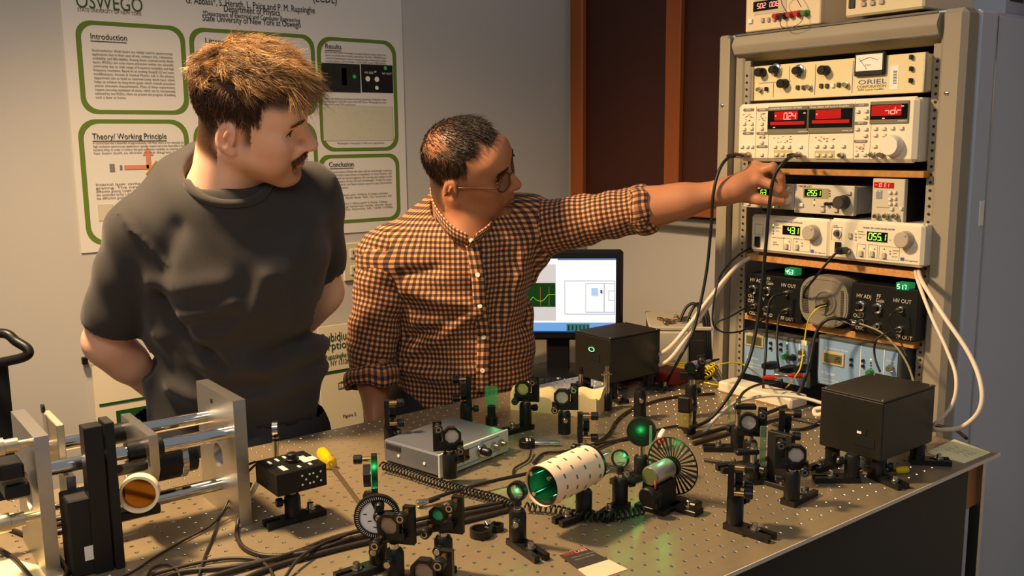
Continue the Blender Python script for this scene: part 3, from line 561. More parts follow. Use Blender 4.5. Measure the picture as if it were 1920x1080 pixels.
P['jacks'] = list(zip([(0.0316, 0.0644), (0.0498, 0.0652), (0.0739, 0.0815), (0.0747, 0.0637)], (GJ, BLK, NICKEL, NICKEL)))
blue('pale blue digital controller at the lower left of the rack', 1.2584, 0.1817, 0.9281, .106, P, '')
P = {'disp': (-0.0542, 0.0643), 'words': [((-0.0811, 0.0264), 'fi Series', 0.01), ((-0.0805, 0.0135), 'DIGITAL OPTICAL', 0.005), ((-0.0801, 0.0065), 'POWER METER', 0.005), ((-0.0733, 0.0832), 'WAVELENGTH  RANGE', 0.005), ((0.0661, 0.0805), 'OUTPUT', 0.005)], 'btns': [(-0.0115, 0.0698), (-0.0109, 0.0584), (0.0154, 0.0724), (0.016, 0.0611)], 'leds': [(0.032, 0.0776), (0.0324, 0.071), (0.0327, 0.0654), (0.033, 0.0587)], 'lines': [0.009, 0.0611], 'jacks': []}
P['jacks'] = list(zip([(0.0773, 0.0682), (0.0334, 0.0509)], (NICKEL, GJ)))
blue('pale blue digital controller with LCD behind the right laser box', 1.0546, 0.192, 0.9445, .110, P, '20')
# ---------------------------------------------------------------- things on top of the rack
PSM = mat('psu_beige', (222, 202, 168), .45)
t = inst('power_supply', 'beige bench power supply with red display on top of the rack', .195, .125, 1.2943, 1.712, 1.75, depth=.24, body=PSM, face=PSM, bev=.002)
G1 = [(-0.0424, 0.0531), (-0.082, 0.0229), (-0.0484, 0.0217), (-0.0326, 0.0211), (-0.017, 0.0206), (-0.0088, 0.0254), (0.0093, 0.0246), (0.0271, 0.0249), (0.046, 0.025), (0.0646, 0.024)]
ibox(t, 'display_surround', G1[0][0]+.012, G1[0][1], .085, .036, mat('psu_grey', (196, 180, 152), .5), .001); ibox(t, 'display', *G1[0], .066, .021, BLKWIN, .002)
seven('5.02', G1[0][0]-.022, G1[0][1]-.005, .0058, .010, -.003, .45).obj('digits', REDLED, t); seven('0.06', G1[0][0]+.012, G1[0][1]-.005, .0058, .010, -.003, .45).obj('digits', REDLED, t)
btn(t, *G1[1], .011, .010, WHITE)
for k in (2, 3, 4): btn(t, *G1[k], .007, .010, KNOBG)
for k, m in ((5, RJ), (6, BLK), (7, RJ), (8, RJ), (9, GJ)): MB().lathe((G1[k][0], 0, G1[k][1]), (0, -.016, 0), [(0, .008), (.3, .007), (.35, .0055), (1, .0055)], 14).obj('terminal', m, t)
for x_ in (.035, .07): knob(t, x_, .09, .016, .02, PSM)
MB().tube(smooth([(G1[6][0], -.014, G1[6][1]), (G1[6][0]+.004, -.02, G1[6][1]-.022), (G1[7][0]+.01, -.022, G1[6][1]-.03), (G1[9][0], -.02, G1[6][1]-.02), (G1[9][0]+.002, -.014, G1[9][1])]), .0008, 6).obj('jumper_wire', BLK, t)
MB().tube(smooth([(G1[7][0], -.014, G1[7][1]), (G1[7][0]-.014, -.02, G1[7][1]+.03), (G1[7][0]+.012, -.025, G1[7][1]+.045), (G1[8][0]+.02, -.022, G1[8][1]+.01)]), .0008, 6).obj('jumper_wire', BLK, t)
t = inst('beige_meter', 'beige keypad meter lying on the rack top beside the power supply', .17, .10, 1.0537, 1.717, 1.75, depth=.20, body=PSM, face=CREAM, bev=.004)
G2 = [(-0.0688, 0.025), (-0.0423, 0.0218), (-0.0223, 0.0215), (-0.0027, 0.0212), (-0.0429, 0.0323), (-0.0229, 0.0319), (-0.0032, 0.0305)]
ibox(t, 'power_switch', G2[0][0], G2[0][1]+.004, .013, .024, BLK, .003)
for a in G2[1:]: btn(t, *a, .010, .008, KNOBG)
for x_ in (-.06, .06): MB().box((x_, .05, -.0025), (.02, .02, .005)).obj('foot', BLK, t)
b_ = thing('metal_box', 'grey-blue vented metal box behind the beige meter on the rack top', 'box', (1.95, 1.01, 1.712), -PI/2)
MB().box((0, .1, .06), (.20, .20, .12), .003).obj('case', mat('bluegrey_box', (168, 176, 190), .4), b_)
for k in range(12): MB().box((.1005, .02+k*.005, .035), (.001, .0022, .014)).obj('vent_slot', INK, b_)

# ================================================================ optical table
IN = 0.0254; BH = 0.082                       # hole pitch, beam height above the table
TX0, TX1, TY0, TY1 = -.09, 1.7005, 0.7468, 1.6612
tb = thing('optical_table', 'large steel optical table with a grid of threaded holes and black sides', 'table', (0, 0, ZT))
TOPM = mat('brushed_steel_top', (168, 149, 119), 0.34, 0.58, noise=.10, nscale=9, bump=.05, bscale=500, stretch=(1, 12, 1))
hx0, hy0 = 0.0049, 0.0219
def grid_top():
    xs = [hx0+k*IN for k in range(-3, 67)]; ys = [hy0+k*IN for k in range(30, 65)]
    v, f, cone, cf, bot = [], [], [], [], []
    nx, ny = len(xs), len(ys); xb = [xs[0]-IN/2+k*IN for k in range(nx+1)]; yb = [ys[0]-IN/2+k*IN for k in range(ny+1)]
    ci = {}
    def cv(x, y):
        k = (round(x*1e5), round(y*1e5))
        if k not in ci: ci[k] = len(v); v.append((x, y, 0))
        return ci[k]
    R1, R2, dz = .0033, .0026, -.0012
    for i, x in enumerate(xs):
        for j, y in enumerate(ys):
            h = IN/2; rim = [cv(x+h*a, y+h*b) for a, b in ((1, 0), (1, 1), (0, 1), (-1, 1), (-1, 0), (-1, -1), (0, -1), (1, -1))]
            o = len(v); v.extend((x+R1*math.cos(PI*k/4), y+R1*math.sin(PI*k/4), 0) for k in range(8))
            for k in range(8): f.append((o+k, rim[k], rim[(k+1) % 8], o+(k+1) % 8))
            c = len(cone); cone.extend((x+R1*math.cos(PI*k/4), y+R1*math.sin(PI*k/4), 0) for k in range(8)); cone.extend((x+R2*math.cos(PI*k/4), y+R2*math.sin(PI*k/4), dz) for k in range(8))
            for k in range(8): cf.append((c+k, c+(k+1) % 8, c+8+(k+1) % 8, c+8+k))
            bot.append((x, y))
    X0, X1, Y0_, Y1_ = xb[0], xb[-1], yb[0], yb[-1]
    return v, f, cone, cf, bot, (X0, X1, Y0_, Y1_), (xb, yb)
v, f, cone, cf, bot, (gx0, gx1, gy0, gy1), _ = grid_top()
m_ = MB().raw(v, f)
for a, b, c, d in ((TX0, gx0, TY0, TY1), (gx1, TX1, TY0, TY1), (gx0, gx1, TY0, gy0), (gx0, gx1, gy1, TY1)):
    if b-a > 1e-4 and d-c > 1e-4: m_.raw([(a, c, 0), (b, c, 0), (b, d, 0), (a, d, 0)], [(0, 1, 2, 3)])
m_.raw([(TX0, TY0, 0), (TX1, TY0, 0), (TX1, TY1, 0), (TX0, TY1, 0), (TX0, TY0, -.006), (TX1, TY0, -.006), (TX1, TY1, -.006), (TX0, TY1, -.006)], [(0, 4, 5, 1), (1, 5, 6, 2), (2, 6, 7, 3), (3, 7, 4, 0), (4, 7, 6, 5)])
top = m_.obj('top_plate', TOPM, tb, 20)
MB().box(((TX0+TX1)/2, TY0-.0008, -.003), (TX1-TX0, .0016, .006)).obj('edge_strip', mat('bright_edge', (214, 204, 190), .4, .3), tb)
hb = MB().raw(cone, cf); o_ = hb.obj('hole_countersinks', mat('bright_steel', (205, 196, 180), .30, 1.0), top); o_['kind'] = 'stuff'
hb = MB()
for x, y in bot: hb.raw([(x+.0029*math.cos(PI*k/4), y+.0029*math.sin(PI*k/4), -.0012) for k in range(8)], [tuple(range(8))])
o_ = hb.obj('hole_bores', mat('hole_dark', (30, 26, 22), .6), top); o_['kind'] = 'stuff'
MB().box(((TX0+TX1)/2-.03, (TY0+TY1)/2, -.165), (TX1-TX0-.10, TY1-TY0-.03, .31), .004).obj('side_skirt', mat('black_side_panel', (30, 29, 29), .55, noise=.1, nscale=6), tb)
for x in (.15, 1.42):
    for y in (TY0+.14, TY1-.14): MB().box((x, y, -.61), (.12, .12, .58), .006).obj('leg', BLKM, tb)
MB().box((TX1-.012, TY0+.03, -.45), (.012, .02, .88)).obj('end_frame', ALU, tb)
# ---------------------------------------------------------------- post mounts
def rotz(a): return Matrix.Rotation(a, 4, 'Z')
def base_part(t, ang, long=.050, both=False, screw=.034):
    M = rotz(ang); b0 = -.0125 if not both else -.05
    MB(M).prism([(b0, -.0125), (.0125+long, -.0125), (.0125+long, -.0038), (.022, -.0038), (.022, .0038), (.0125+long, .0038), (.0125+long, .0125), (b0, .0125)], 0, .0095).obj('base', BLK, t)
    MB(M).lathe((screw, 0, .0095), (0, 0, .010), [(0, .0075), (.15, .0075), (.16, .0046), (.9, .0046), (1, .004)], 16).obj('cap_screw', NICKEL, t)
def holder_part(t, h, ang, z0=.0095, thumb=True, r=.0122):
    hd = MB().lathe((0, 0, z0), (0, 0, h), [(0, r), (.05, r*1.02), (.88, r*1.02), (1, r*.82)], 28).obj('post_holder', BLK, t)
    if thumb:
        c, s_ = math.cos(ang), math.sin(ang); z = z0+h*.72
        k = MB().lathe((c*r, s_*r, z), (c*.013, s_*.013, 0), [(0, .003), (.25, .003), (.26, .0068), (.9, .0068), (1, .0055)], 16).obj('thumbscrew', BLK, hd)
        MB().lathe((c*(r+.0131), s_*(r+.0131), z), (c*.0004, s_*.0004, 0), [(0, .0045), (1, .0042)], 12).obj('hex_socket', NICKEL, k)
def post_part(t, z0, z1, r=.0062): return MB().cyl((0, 0, z0), (0, 0, z1), r, n=20).obj('post', STEEL, t)
def kin_head(t, ang, zc, flip=1, optic=None, back=False, knobs=(0, 1), r=.0125, oct_=True):
    """kinematic mount: adjusters and optic face local +x after rotation by ang"""
    M = Matrix.Translation((0, 0, zc)) @ rotz(ang) @ Matrix.Scale(flip, 4, (0, 1, 0)) if flip < 0 else Matrix.Translation((0, 0, zc)) @ rotz(ang)
    zb = -.026
    bp = MB(M).prism([(-.027, zb), (.024, zb), (.024, zb+.014), (-.012, zb+.014), (-.012, .026), (-.027, .026)], -.011, -.002, 'X').obj('adjuster_plate', BLK, t)
    ph = PI/8 if oct_ else 0
    fp = MB(M).ring(circ(r+.0045, 8 if oct_ else 24, (.004, .002), ph) if oct_ else circ(r+.004, 24, (.004, .002)), circ(r, 8 if oct_ else 24, (.004, .002), ph), -.001, .010, 'X').box((.0035, -.012, -.012), (.007, .010, .010)).obj('optic_ring', BLK, t)
    MB(M).prism(circ(r+.0006, 28, (.004, .002)), .0, .006, 'X').obj('optic', optic or MIRR, t)
    kp = [(-.019, .020), (.017, zb+.006), (-.019, zb+.007)]
    for i in knobs:
        y, z = kp[i]
        kb = MB(M).lathe((-.002, y, z), (.018, 0, 0), [(0, .0042), (1, .0042)], 14).obj('adjuster_screw', BRASS, t)
        kk = MB(M).lathe((.012, y, z), (.013, 0, 0), [(0, .0062), (.1, .0072), (.9, .0072), (1, .006)], 18).obj('adjuster_knob', BLK, t)
        MB(M).ring(circ(.0048, 14, (y, z)), circ(.003, 14, (y, z)), .0249, .0254, 'X').obj('knob_ring', NICKEL, kk)
def mount(label, px, ang_base, ang_head, hold=.045, head=kin_head, name='mirror_mount', group=None, thumb=None, base=True, zc=BH, postr=.0062, **kw):
    t = thing(name, label, 'optical mount', (px[0], px[1], ZT), 0, group)
    if base: base_part(t, ang_base)
    holder_part(t, hold, ang_base+PI*.55 if thumb is None else thumb)
    post_part(t, .02, zc-.024, postr)
    if head: head(t, ang_head, zc, **kw)
    return t
CAMD = math.radians(232)                      # direction from the table towards the viewer
mount('kinematic mirror mount standing in front of the grey dial instrument', (0.8354, 1.2622), -.4, CAMD+.15, flip=1, thumb=-.6, base=False)
mount('kinematic mirror mount beside the white graduated dial at the bottom', (0.5731, 1.0007), PI, CAMD-.25, flip=-1, thumb=PI*1.2, optic=mat('bronze_mirror', (150, 132, 118), .3, .5), hold=.04)
mount('kinematic mount holding the small green-glowing mirror at the bottom', (0.6419, 0.9895), PI, CAMD-.3, flip=-1, thumb=PI*1.2, hold=.042, r=.0085, optic=mat('green_lit_mirror', (60, 170, 110), .2, .3))  # green laser light painted into the mirror colour
mount('kinematic mirror mount cut off by the bottom edge of the picture', (0.5377, 0.86), PI, CAMD-.25, flip=-1, thumb=PI*1.2, optic=MATS['bronze_mirror'])
mount('mirror mount with a pale round mirror in front of the tan foam block', (1.1427, 1.3198), -PI/2, CAMD-.1, flip=-1, thumb=PI*1.3, base=False)
mount('mirror mount with a yellowish glass optic left of the tan foam block', (1.1215, 1.4144), PI, CAMD-.2, flip=-1, thumb=-.3, optic=mat('amber_glass', (200, 186, 120), .08, 0, trans=.5))
mount('mirror mount with a white mirror in front of the right laser box', (1.2022, 0.84), 0.1, 3.80, flip=1, thumb=PI*.7, zc=BH)
mount('edge-on mirror mount on a slotted base near the right table edge', (1.0566, 0.8348), -PI/2+.12, -.92, flip=1, thumb=-.1, knobs=(0, 1, 2))
mount('edge-on mirror mount with a bright green beam spot by the screwdriver', (0.6481, 1.1978), PI, 2.62, flip=1, base=False, zc=.075, knobs=(0,), hold=.04)
mount('edge-on mirror mount behind the left corner of the grey instrument', (0.8354, 1.4588), PI, -.50, flip=1, base=False, knobs=(0, 2), hold=.05)
mount('edge-on mirror mount nearest the hem of the checked shirt', (1.0203, 1.4784), 0, 2.58, flip=1, base=False, knobs=(0, 2), thumb=-.5, hold=.05)
mount('edge-on mirror mount with green edge behind the paper-wrapped tube', (1.0559, 1.1684), 0, -.70, flip=1, base=False, knobs=(0, 2), hold=.035)
# clamped mirror with brackets beside the thin glass plates
t = mount('mirror in a dark round holder under a bracket arm right of the chopper', (1.2874, 0.988), PI-.3, 3.82, flip=-1, hold=.04, thumb=PI*1.2, optic=mat('bright_mirror', (226, 222, 214), .15, .6), knobs=(0,), oct_=False)
# lens mounts on posts
def ring_head(t, ang, zc, r=.0125, th=.010, optic=None, rim=BLK, w=.004):
    M = Matrix.Translation((0, 0, zc)) @ rotz(ang)
    MB(M).ring(circ(r+w, 32), circ(r, 32), -th/2, th/2, 'X').obj('lens_ring', rim, t)
    MB(M).lathe((-.002, 0, 0), (.004, 0, 0), [(0, .0001), (.1, r*.8), (.3, r*1.02), (.7, r*1.02), (.9, r*.8), (1, .0001)], 28, False).obj('lens', optic or GLASS, t)
    MB().cyl((0, 0, zc-r-w-.006), (0, 0, zc-r-w+.003), .006).obj('ring_stem', rim, t)
mount('small ringed lens on a post left of the paper-wrapped tube', (0.7709, 0.9926), -PI/2-.1, PI+.45, head=ring_head, name='lens_mount', thumb=PI*1.25, r=.0105, hold=.045)
mount('green-glowing lens on a post between the tube and the chopper', (0.9793, 0.9981), PI+.3, PI+.35, head=ring_head, name='lens_mount', thumb=-.3, r=.0125, th=.006, hold=.042, w=.002)
mount('black iris disc with a green spot in the middle of the table', (1.1036, 1.0737), PI, PI+.62, head=lambda t, a, z: (ring_head(t, a, z, r=.013, th=.012, w=.012, optic=BLKM), MB(Matrix.Translation((0, 0, z)) @ rotz(a)).tube([(-.007, .0195*math.cos(k*PI/12), .0195*math.sin(k*PI/12)) for k in range(24)], .0025, 8, True).obj('rim_bead', BLK, t)), name='iris_mount', hold=.03, zc=BH)
# empty holder and posts at the back
t = thing('post_holder', 'empty black post holder with silver thumbscrew in front of the left laser box', 'post holder', (*(1.3475, 1.3161), ZT)); holder_part(t, .062, PI*1.28, 0, True, .0125)
MB().ring(circ(.0105, 20), circ(.0066, 20), .0625, .0635).obj('socket_rim', BLKM, t)
t = thing('optical_post', 'bright steel post with a small clamp top left of the left laser box', 'post', (*(1.3396, 1.4089), ZT)); holder_part(t, .036, 0, 0); post_part(t, .02, .085, .0065)
MB().box((0, 0, .078), (.020, .014, .003), .0005).lathe((0, 0, .085), (0, 0, .012), [(0, .004), (.6, .004), (.65, .0055), (1, .005)], 14).obj('clamp', NICKEL, t)
t = thing('optical_post', 'short black-topped post standing behind the pale mirror mount', 'post', (*(1.3476, 1.5002), ZT)); holder_part(t, .042, 0, 0); post_part(t, .02, .06, .0055); MB().lathe((0, 0, .058), (0, 0, .018), [(0, .005), (.5, .0058), (1, .004)], 14).obj('cap', BLK, t)
# glass plate lit green
def plate(label, px, ang, w, h, z0, m, name='glass_plate', foot=True):
    t = thing(name, label, 'optic', (px[0], px[1], ZT), ang)
    MB().box((0, 0, z0+h/2), (.0022, w, h)).obj('plate', m, t)
    if foot:
        MB().box((.004, 0, z0/2), (.014, .016, z0+.012), .002).obj('clamp_foot', BLK, t); MB().lathe((-.0035, 0, z0+.002), (-.004, 0, 0), [(0, .0045), (.6, .0045), (1, .003)], 14).obj('clamp_screw', NICKEL, t)
        holder_part(t, .018, PI, 0, False, .0125)
    return t
GG = mat('green_lit_glass', (160, 240, 180), .1, 0, trans=.82, ior=1.3)  # laser green put into the colour of the glass
plate('upright glass plate glowing green in a small black clamp foot', (1.0856, 1.4811), 4.05, .027, .045, .036, GG)
FG = mat('pale_edge_glass', (170, 205, 165), .05, 0, trans=.7, ior=1.3)
plate('thin upright glass slide beside the mirror under the bracket arm', (1.2525, 0.9355), .9, .010, .095, .0, FG, foot=False)
plate('thin glass slide seen edge-on behind the bracket arm', (1.4677, 1.1823), .75, .006, .05, .0, FG, foot=False)
plate('thin green glowing glass strip beside the chopper motor', (1.0975, 1.0465), .35, .004, .100, .0, GG, foot=False)
# stacked bracket mounts near the mirror
def bracket(label, px, ang, zs, name='bracket_mount', arm=.04):
    t = thing(name, label, 'optical mount', (px[0], px[1], ZT), ang); base_part(t, PI); holder_part(t, zs*.45, PI*.7); post_part(t, .02, zs+.004, .0055)
    MB().box((arm/2-.008, 0, zs), (arm, .016, .009), .002).obj('arm', BLK, t); MB().lathe((0, 0, zs+.0045), (0, 0, .009), [(0, .0075), (.2, .0075), (.3, .005), (1, .0045)], 16).obj('clamp_screw', NICKEL, t)
    return t
bracket('steel post carrying a black bracket arm behind the dark round mirror', (1.3411, 1.0587), -.75, .085)
bracket('steel post with a low black bracket arm beside the glass slide', (1.2305, 0.9373), 2.6, .055)
# tall angle bracket and upper mount behind the white mirror
t = thing('angle_bracket', 'tall black angle bracket behind the white mirror mount', 'bracket', (*(1.2596, 0.9039), ZT), .1)
MB().box((0, 0, .045), (.012, .045, .09), .001).box((.0, 0, .004), (.045, .045, .008), .001).obj('bracket_body', BLKM, t); MB().lathe((-.015, -.012, .008), (0, 0, .007), [(0, .0045), (1, .004)], 12).obj('bolt', NICKEL, t)
mount('edge-on mirror mount with two knobs left of the right laser box', (1.3027, 0.9287), PI/2, -.9, flip=1, base=False, zc=.095, knobs=(0, 2), hold=.05)
# column with glass cube
t = thing('cube_mount', 'glass beam splitter cube on a black column right of the iris', 'optical mount', (*(1.3534, 1.1857), ZT), .4); holder_part(t, .052, PI, 0)
MB().lathe((0, 0, .052), (0, 0, .016), [(0, .005), (.6, .005), (.65, .0065), (1, .006)], 14).obj('clamp_screw', NICKEL, t)
MB().box((-.026, 0, .036), (.022, .022, .028), .001).obj('cube', mat('prism_glass', (214, 196, 120), .05, 0, trans=.75), t); MB().box((-.014, 0, .020), (.045, .026, .005), .001).obj('cage_plate', BLK, t); MB().box((-.014, 0, .053), (.045, .026, .005), .001).obj('cage_plate', BLK, t); MB().box((-.030, 0, .069), (.020, .024, .027), .002).obj('detector_head', BLK, t)
# rotation dial
t = thing('graduated_dial', 'white graduated rotation dial with black rim at the bottom', 'optical mount', (*(0.5793, 1.0553), ZT), 0)
base_part(t, PI, .05); holder_part(t, .034, PI*1.25); post_part(t, .02, .045)
Md = Matrix.Translation((0, 0, .075)) @ rotz(CAMD+.1)
MB(Md).ring(circ(.031, 48), circ(.0235, 48), -.004, .004, 'X').obj('rim', BLK, t)
hb = MB(Md)
for k in range(60):
    a = 2*PI*k/60; hb.box((.0042, .0268*math.cos(a), .0268*math.sin(a)), (.0006, .0006, .0035), R=Matrix.Rotation(a-PI/2, 3, 'X'))
hb.obj('graduations', WHITE, t)
MB(Md).prism([(0.0235*math.cos(PI*.62+1.32*PI*k/30), .0235*math.sin(PI*.62+1.32*PI*k/30)) for k in range(31)]+[(.004, -.004), (-.002, .006)], -.001, .001, 'X').obj('dial_plate', mat('white_enamel', (232, 232, 236), .35), t)
for y, z in ((-.016, .004), (-.010, -.006), (-.003, -.015)): MB(Md).box((.0015, y, z), (.0006, .005, .001)).obj('dial_mark', INK, t)
MB(Md).lathe((0, .002, .002), (.012, 0, 0), [(0, .006), (.5, .006), (.6, .0075), (1, .006)], 16).obj('hub', BLK, t); MB(Md).lathe((.0, .004, .016), (.014, 0, 0), [(0, .0065), (.8, .0065), (1, .005)], 16).obj('adjuster_knob', BLK, t); MB(Md).box((.004, .010, .006), (.004, .026, .006)).obj('arm', BLK, t)
MB(Md).lathe((.0121, .002, .002), (.001, 0, 0), [(0, .004), (1, .003)], 12).obj('hub_cap', NICKEL, t)
# paper wrapped tube with cage rods
tx, ty = .8123, .9893; td = .212
t = thing('wrapped_tube', 'cylinder wrapped in cream paper with green marks on a cage mount', 'optical tube', (tx, ty, ZT), td)
TL, TR, TZ = .116, .0305, .080
PINKP = mat('cream_wrap_paper', (246, 216, 184), .6, sss=0)
wr = MB().lathe((0, 0, TZ), (TL, 0, 0), [(0, TR), (.5, TR+.0008), (1, TR)], 48, False).lathe((0, 0, TZ), (TL, 0, 0), [(0, TR-.0008), (1, TR-.0008)], 48, False).obj('paper_wrap', PINKP, t)
GM = mat('green_stamp', (58, 122, 84), .7)
rs = random.Random(5)
for i in range(4):
    for k in range(12):
        a = 2*PI*(k+.5*(i % 2))/12; x = .018+i*.028+rs.uniform(-.004, .004)
        MB(Matrix.Translation((x, 0, TZ)) @ Matrix.Rotation(a, 4, 'X')).box((0, 0, TR+.0009), (.003, .006, .0006)).obj('green_mark', GM, wr)
for z_ in (TL+.006,): MB().ring(circ(.0285, 32, (0, TZ)), circ(.013, 32, (0, TZ)), TL, TL+.009, 'X').obj('cage_plate', BLK, t)
MB().ring(circ(.029, 32, (0, TZ)), circ(.0255, 32, (0, TZ)), .004, TL-.004, 'X').obj('inner_tube', BLKM, t)
for dy in (-.016, .016):
    for dz in (-.016, .016): MB().cyl((-.004+.006*(dz < 0), dy, TZ+dz), (TL+.036, dy, TZ+dz), .0032).obj('cage_rod', STEEL, t)
for x_, a_ in ((.105, PI-.2),):
    Mx = Matrix.Translation((x_, 0, 0))
    MB(Mx @ rotz(a_)).prism([(-.0125, -.0125), (.055, -.0125), (.055, -.004), (.02, -.004), (.02, .004), (.055, .004), (.055, .0125), (-.0125, .0125)], 0, .0095).obj('base', BLK, t)
    MB(Mx).lathe((0, 0, .0095), (0, 0, .034), [(0, .0128), (.9, .0128), (1, .0105)], 24).obj('post_holder', BLK, t)
    MB(Mx).cyl((0, 0, .04), (0, 0, TZ-.028), .006).obj('post', STEEL, t)
    MB(Mx @ rotz(a_)).lathe((.034, 0, .0095), (0, 0, .009), [(0, .007), (.2, .007), (.25, .0045), (1, .004)], 14).obj('cap_screw', NICKEL, t)
# chopper
t = thing('optical_chopper', 'black slotted chopper wheel with a silver motor on a bracket', 'chopper', (*(1.0098, 0.9596), ZT), .18)
MB().lathe((-.005, 0, .058), (.052, 0, 0), [(0, .0148), (.04, .0158), (.96, .0158), (1, .0148)], 28).obj('motor', mat('motor_silver', (196, 194, 188), .3, .8), t)
MB().lathe((-.0052, 0, .058), (-.001, 0, 0), [(0, .0145), (1, .0135)], 28).obj('motor_end', mat('olive_cap', (92, 94, 60), .4), t)
MB().box((.022, 0, .024), (.048, .034, .042), .002).obj('bracket', BLKM, t); MB().lathe((.0, -.0172, .03), (0, -.0006, 0), [(0, .004), (1, .0038)], 14).obj('bracket_hole', INK, t)
MB().box((.03, .0, .004), (.075, .055, .008), .001).box((.035, -.04, .004), (.026, .05, .008), .001).obj('base', BLK, t); MB().lathe((.035, -.046, .008), (0, 0, .012), [(0, .0075), (.2, .0075), (.3, .005), (.9, .005), (1, .004)], 16).obj('cap_screw', NICKEL, t)
MB().box((.035, -.058, .010), (.022, .012, .020), .002).obj('end_clamp', BLK, t)
wx = .058; WR = .047
wh = MB().ring(circ(.016, 60, (0, .058)), circ(.003, 60, (0, .058)), wx, wx+.0012, 'X').ring(circ(WR, 60, (0, .058)), circ(WR-.0018, 60, (0, .058)), wx, wx+.0012, 'X').obj('wheel_hub', BLK, t)
for k in range(30):
    a = 2*PI*k/30; d_ = .011
    p_ = [((.0155)*math.cos(a-d_*4), .058+.0155*math.sin(a-d_*4)), ((WR-.001)*math.cos(a-d_*4.2), .058+(WR-.001)*math.sin(a-d_*4.2)), ((WR-.001)*math.cos(a+d_*4.2), .058+(WR-.001)*math.sin(a+d_*4.2)), (.0155*math.cos(a+d_*4), .058+.0155*math.sin(a+d_*4))]
    MB().prism(p_, wx, wx+.0012, 'X').obj('wheel_blade', BLK, wh)
MB().lathe((.046, 0, .058), (.018, 0, 0), [(0, .006), (.5, .006), (.55, .010), (1, .009)], 18).obj('hub_cap', BLK, t)
MB().lathe((-.028, -.008, .032), (.014, 0, 0), [(0, .013), (.2, .015), (.8, .015), (1, .012)], 24).obj('knurled_knob', BLK, t); MB().cyl((-.02, -.008, .032), (.002, -.004, .032), .004).obj('knob_stem', BLK, t)
cable([(-.004, -.008, .055), (-.008, -.012, .048), (-.008, -.012, .042)], .0012, mat('red_wire', (200, 40, 30), .5), 'red_wire', '', parent=t)
# ---------------------------------------------------------------- laser boxes
def laser_box(label, cx, cy, w, d, z0, z1, ap, glow=False):
    t = thing('laser_enclosure', label, 'laser box', (cx, cy, ZT))
    B2 = mat('black_box_paint', (30, 28, 24), .42, noise=.05, nscale=20)
    MB().box((0, 0, (z0+z1-.003)/2), (w, d, z1-z0-.003), .002).obj('enclosure', B2, t); lid = MB().box((0, 0, z1-.0015), (w+.001, d+.001, .003), .001).obj('lid', B2, t)
    for sx in (-1, 1):
        for sy in (-1, 1): MB().lathe((sx*(w/2-.006), sy*(d/2-.006), z1), (0, 0, .0012), [(0, .0022), (1, .0018)], 10).obj('lid_screw', NICKEL, lid)
    a = MB().box((-w/2-.0004, ap[0], ap[1]), (.0012, .022, .010)).obj('aperture', BLKM, t); (MB().ring([(ap[0]+y_*1.25, ap[1]+z_*.7) for y_, z_ in circ(.0075, 20)], [(ap[0]+y_*1.25, ap[1]+z_*.7) for y_, z_ in circ(.0064, 20)], -w/2-.0022, -w/2-.0006, 'X').obj('aperture_glow', mat('laser_glow', (120, 255, 170), .4, emit=(130, 255, 180), estr=1.5), a) if glow else MB().box((-w/2-.0012, ap[0]+.002, ap[1]-.002), (.0008, .008, .004)).obj('aperture_glint', WHITE, a))  # glow: emissive ring painted as laser light; else a white painted glint
    MB().box((-w/2-.0004, ap[0]-.008, ap[1]-.017), (.0012, .036, .016)).obj('blank_label', BLKM, t)
    for sx in (-1, 1):
        for sy in (-1, 1):
            x, y = sx*(w/2-.02), sy*(d/2-.015)
            MB().lathe((x, y, .009), (0, 0, z0-.009), [(0, .0125), (.9, .0125), (1, .0118)], 22).obj('pedestal', BLK, t)
            ang = math.atan2(sy, -.25 if sx < 0 else .9) if sy < 0 else (PI if sx < 0 else 0)
            MB(Matrix.Translation((x, y, 0)) @ rotz(ang)).prism([(-.0125, -.0125), (.055, -.0125), (.055, -.004), (.02, -.004), (.02, .004), (.055, .004), (.055, .0125), (-.0125, .0125)], 0, .0095).obj('foot_clamp', BLK, t)
            MB(Matrix.Translation((x, y, 0)) @ rotz(ang)).lathe((.036, 0, .0095), (0, 0, .009), [(0, .0075), (.2, .0075), (.25, .0046), (1, .004)], 14).obj('cap_screw', NICKEL, t)
            MB(Matrix.Translation((x, y, .024)) @ rotz(ang+.9)).lathe((.0125, 0, 0), (.010, 0, 0), [(0, .003), (.3, .003), (.31, .0065), (1, .0058)], 14).obj('thumbscrew', BLK, t)
    return t
laser_box('black laser enclosure on pedestals at the right end of the table', 1.4706, 0.8583, .165, .119, .038, .142, (-.02, .082))
lz = laser_box('black laser enclosure at the back beside the monitor', 1.4707, 1.5106, .160, .117, .038, .142, (.0, .108), True)
# short post with slotted base by the right box
t = thing('slotted_post', 'small black post on a slotted base left of the right laser box', 'post holder', (*(1.3645, 0.837), ZT)); base_part(t, 2.45); holder_part(t, .038, PI*.8, .0095)
MB(rotz(.2)).cyl((.004, .004, .010), (.036, .0, .008), .0065).obj('silver_barrel', STEEL, t)
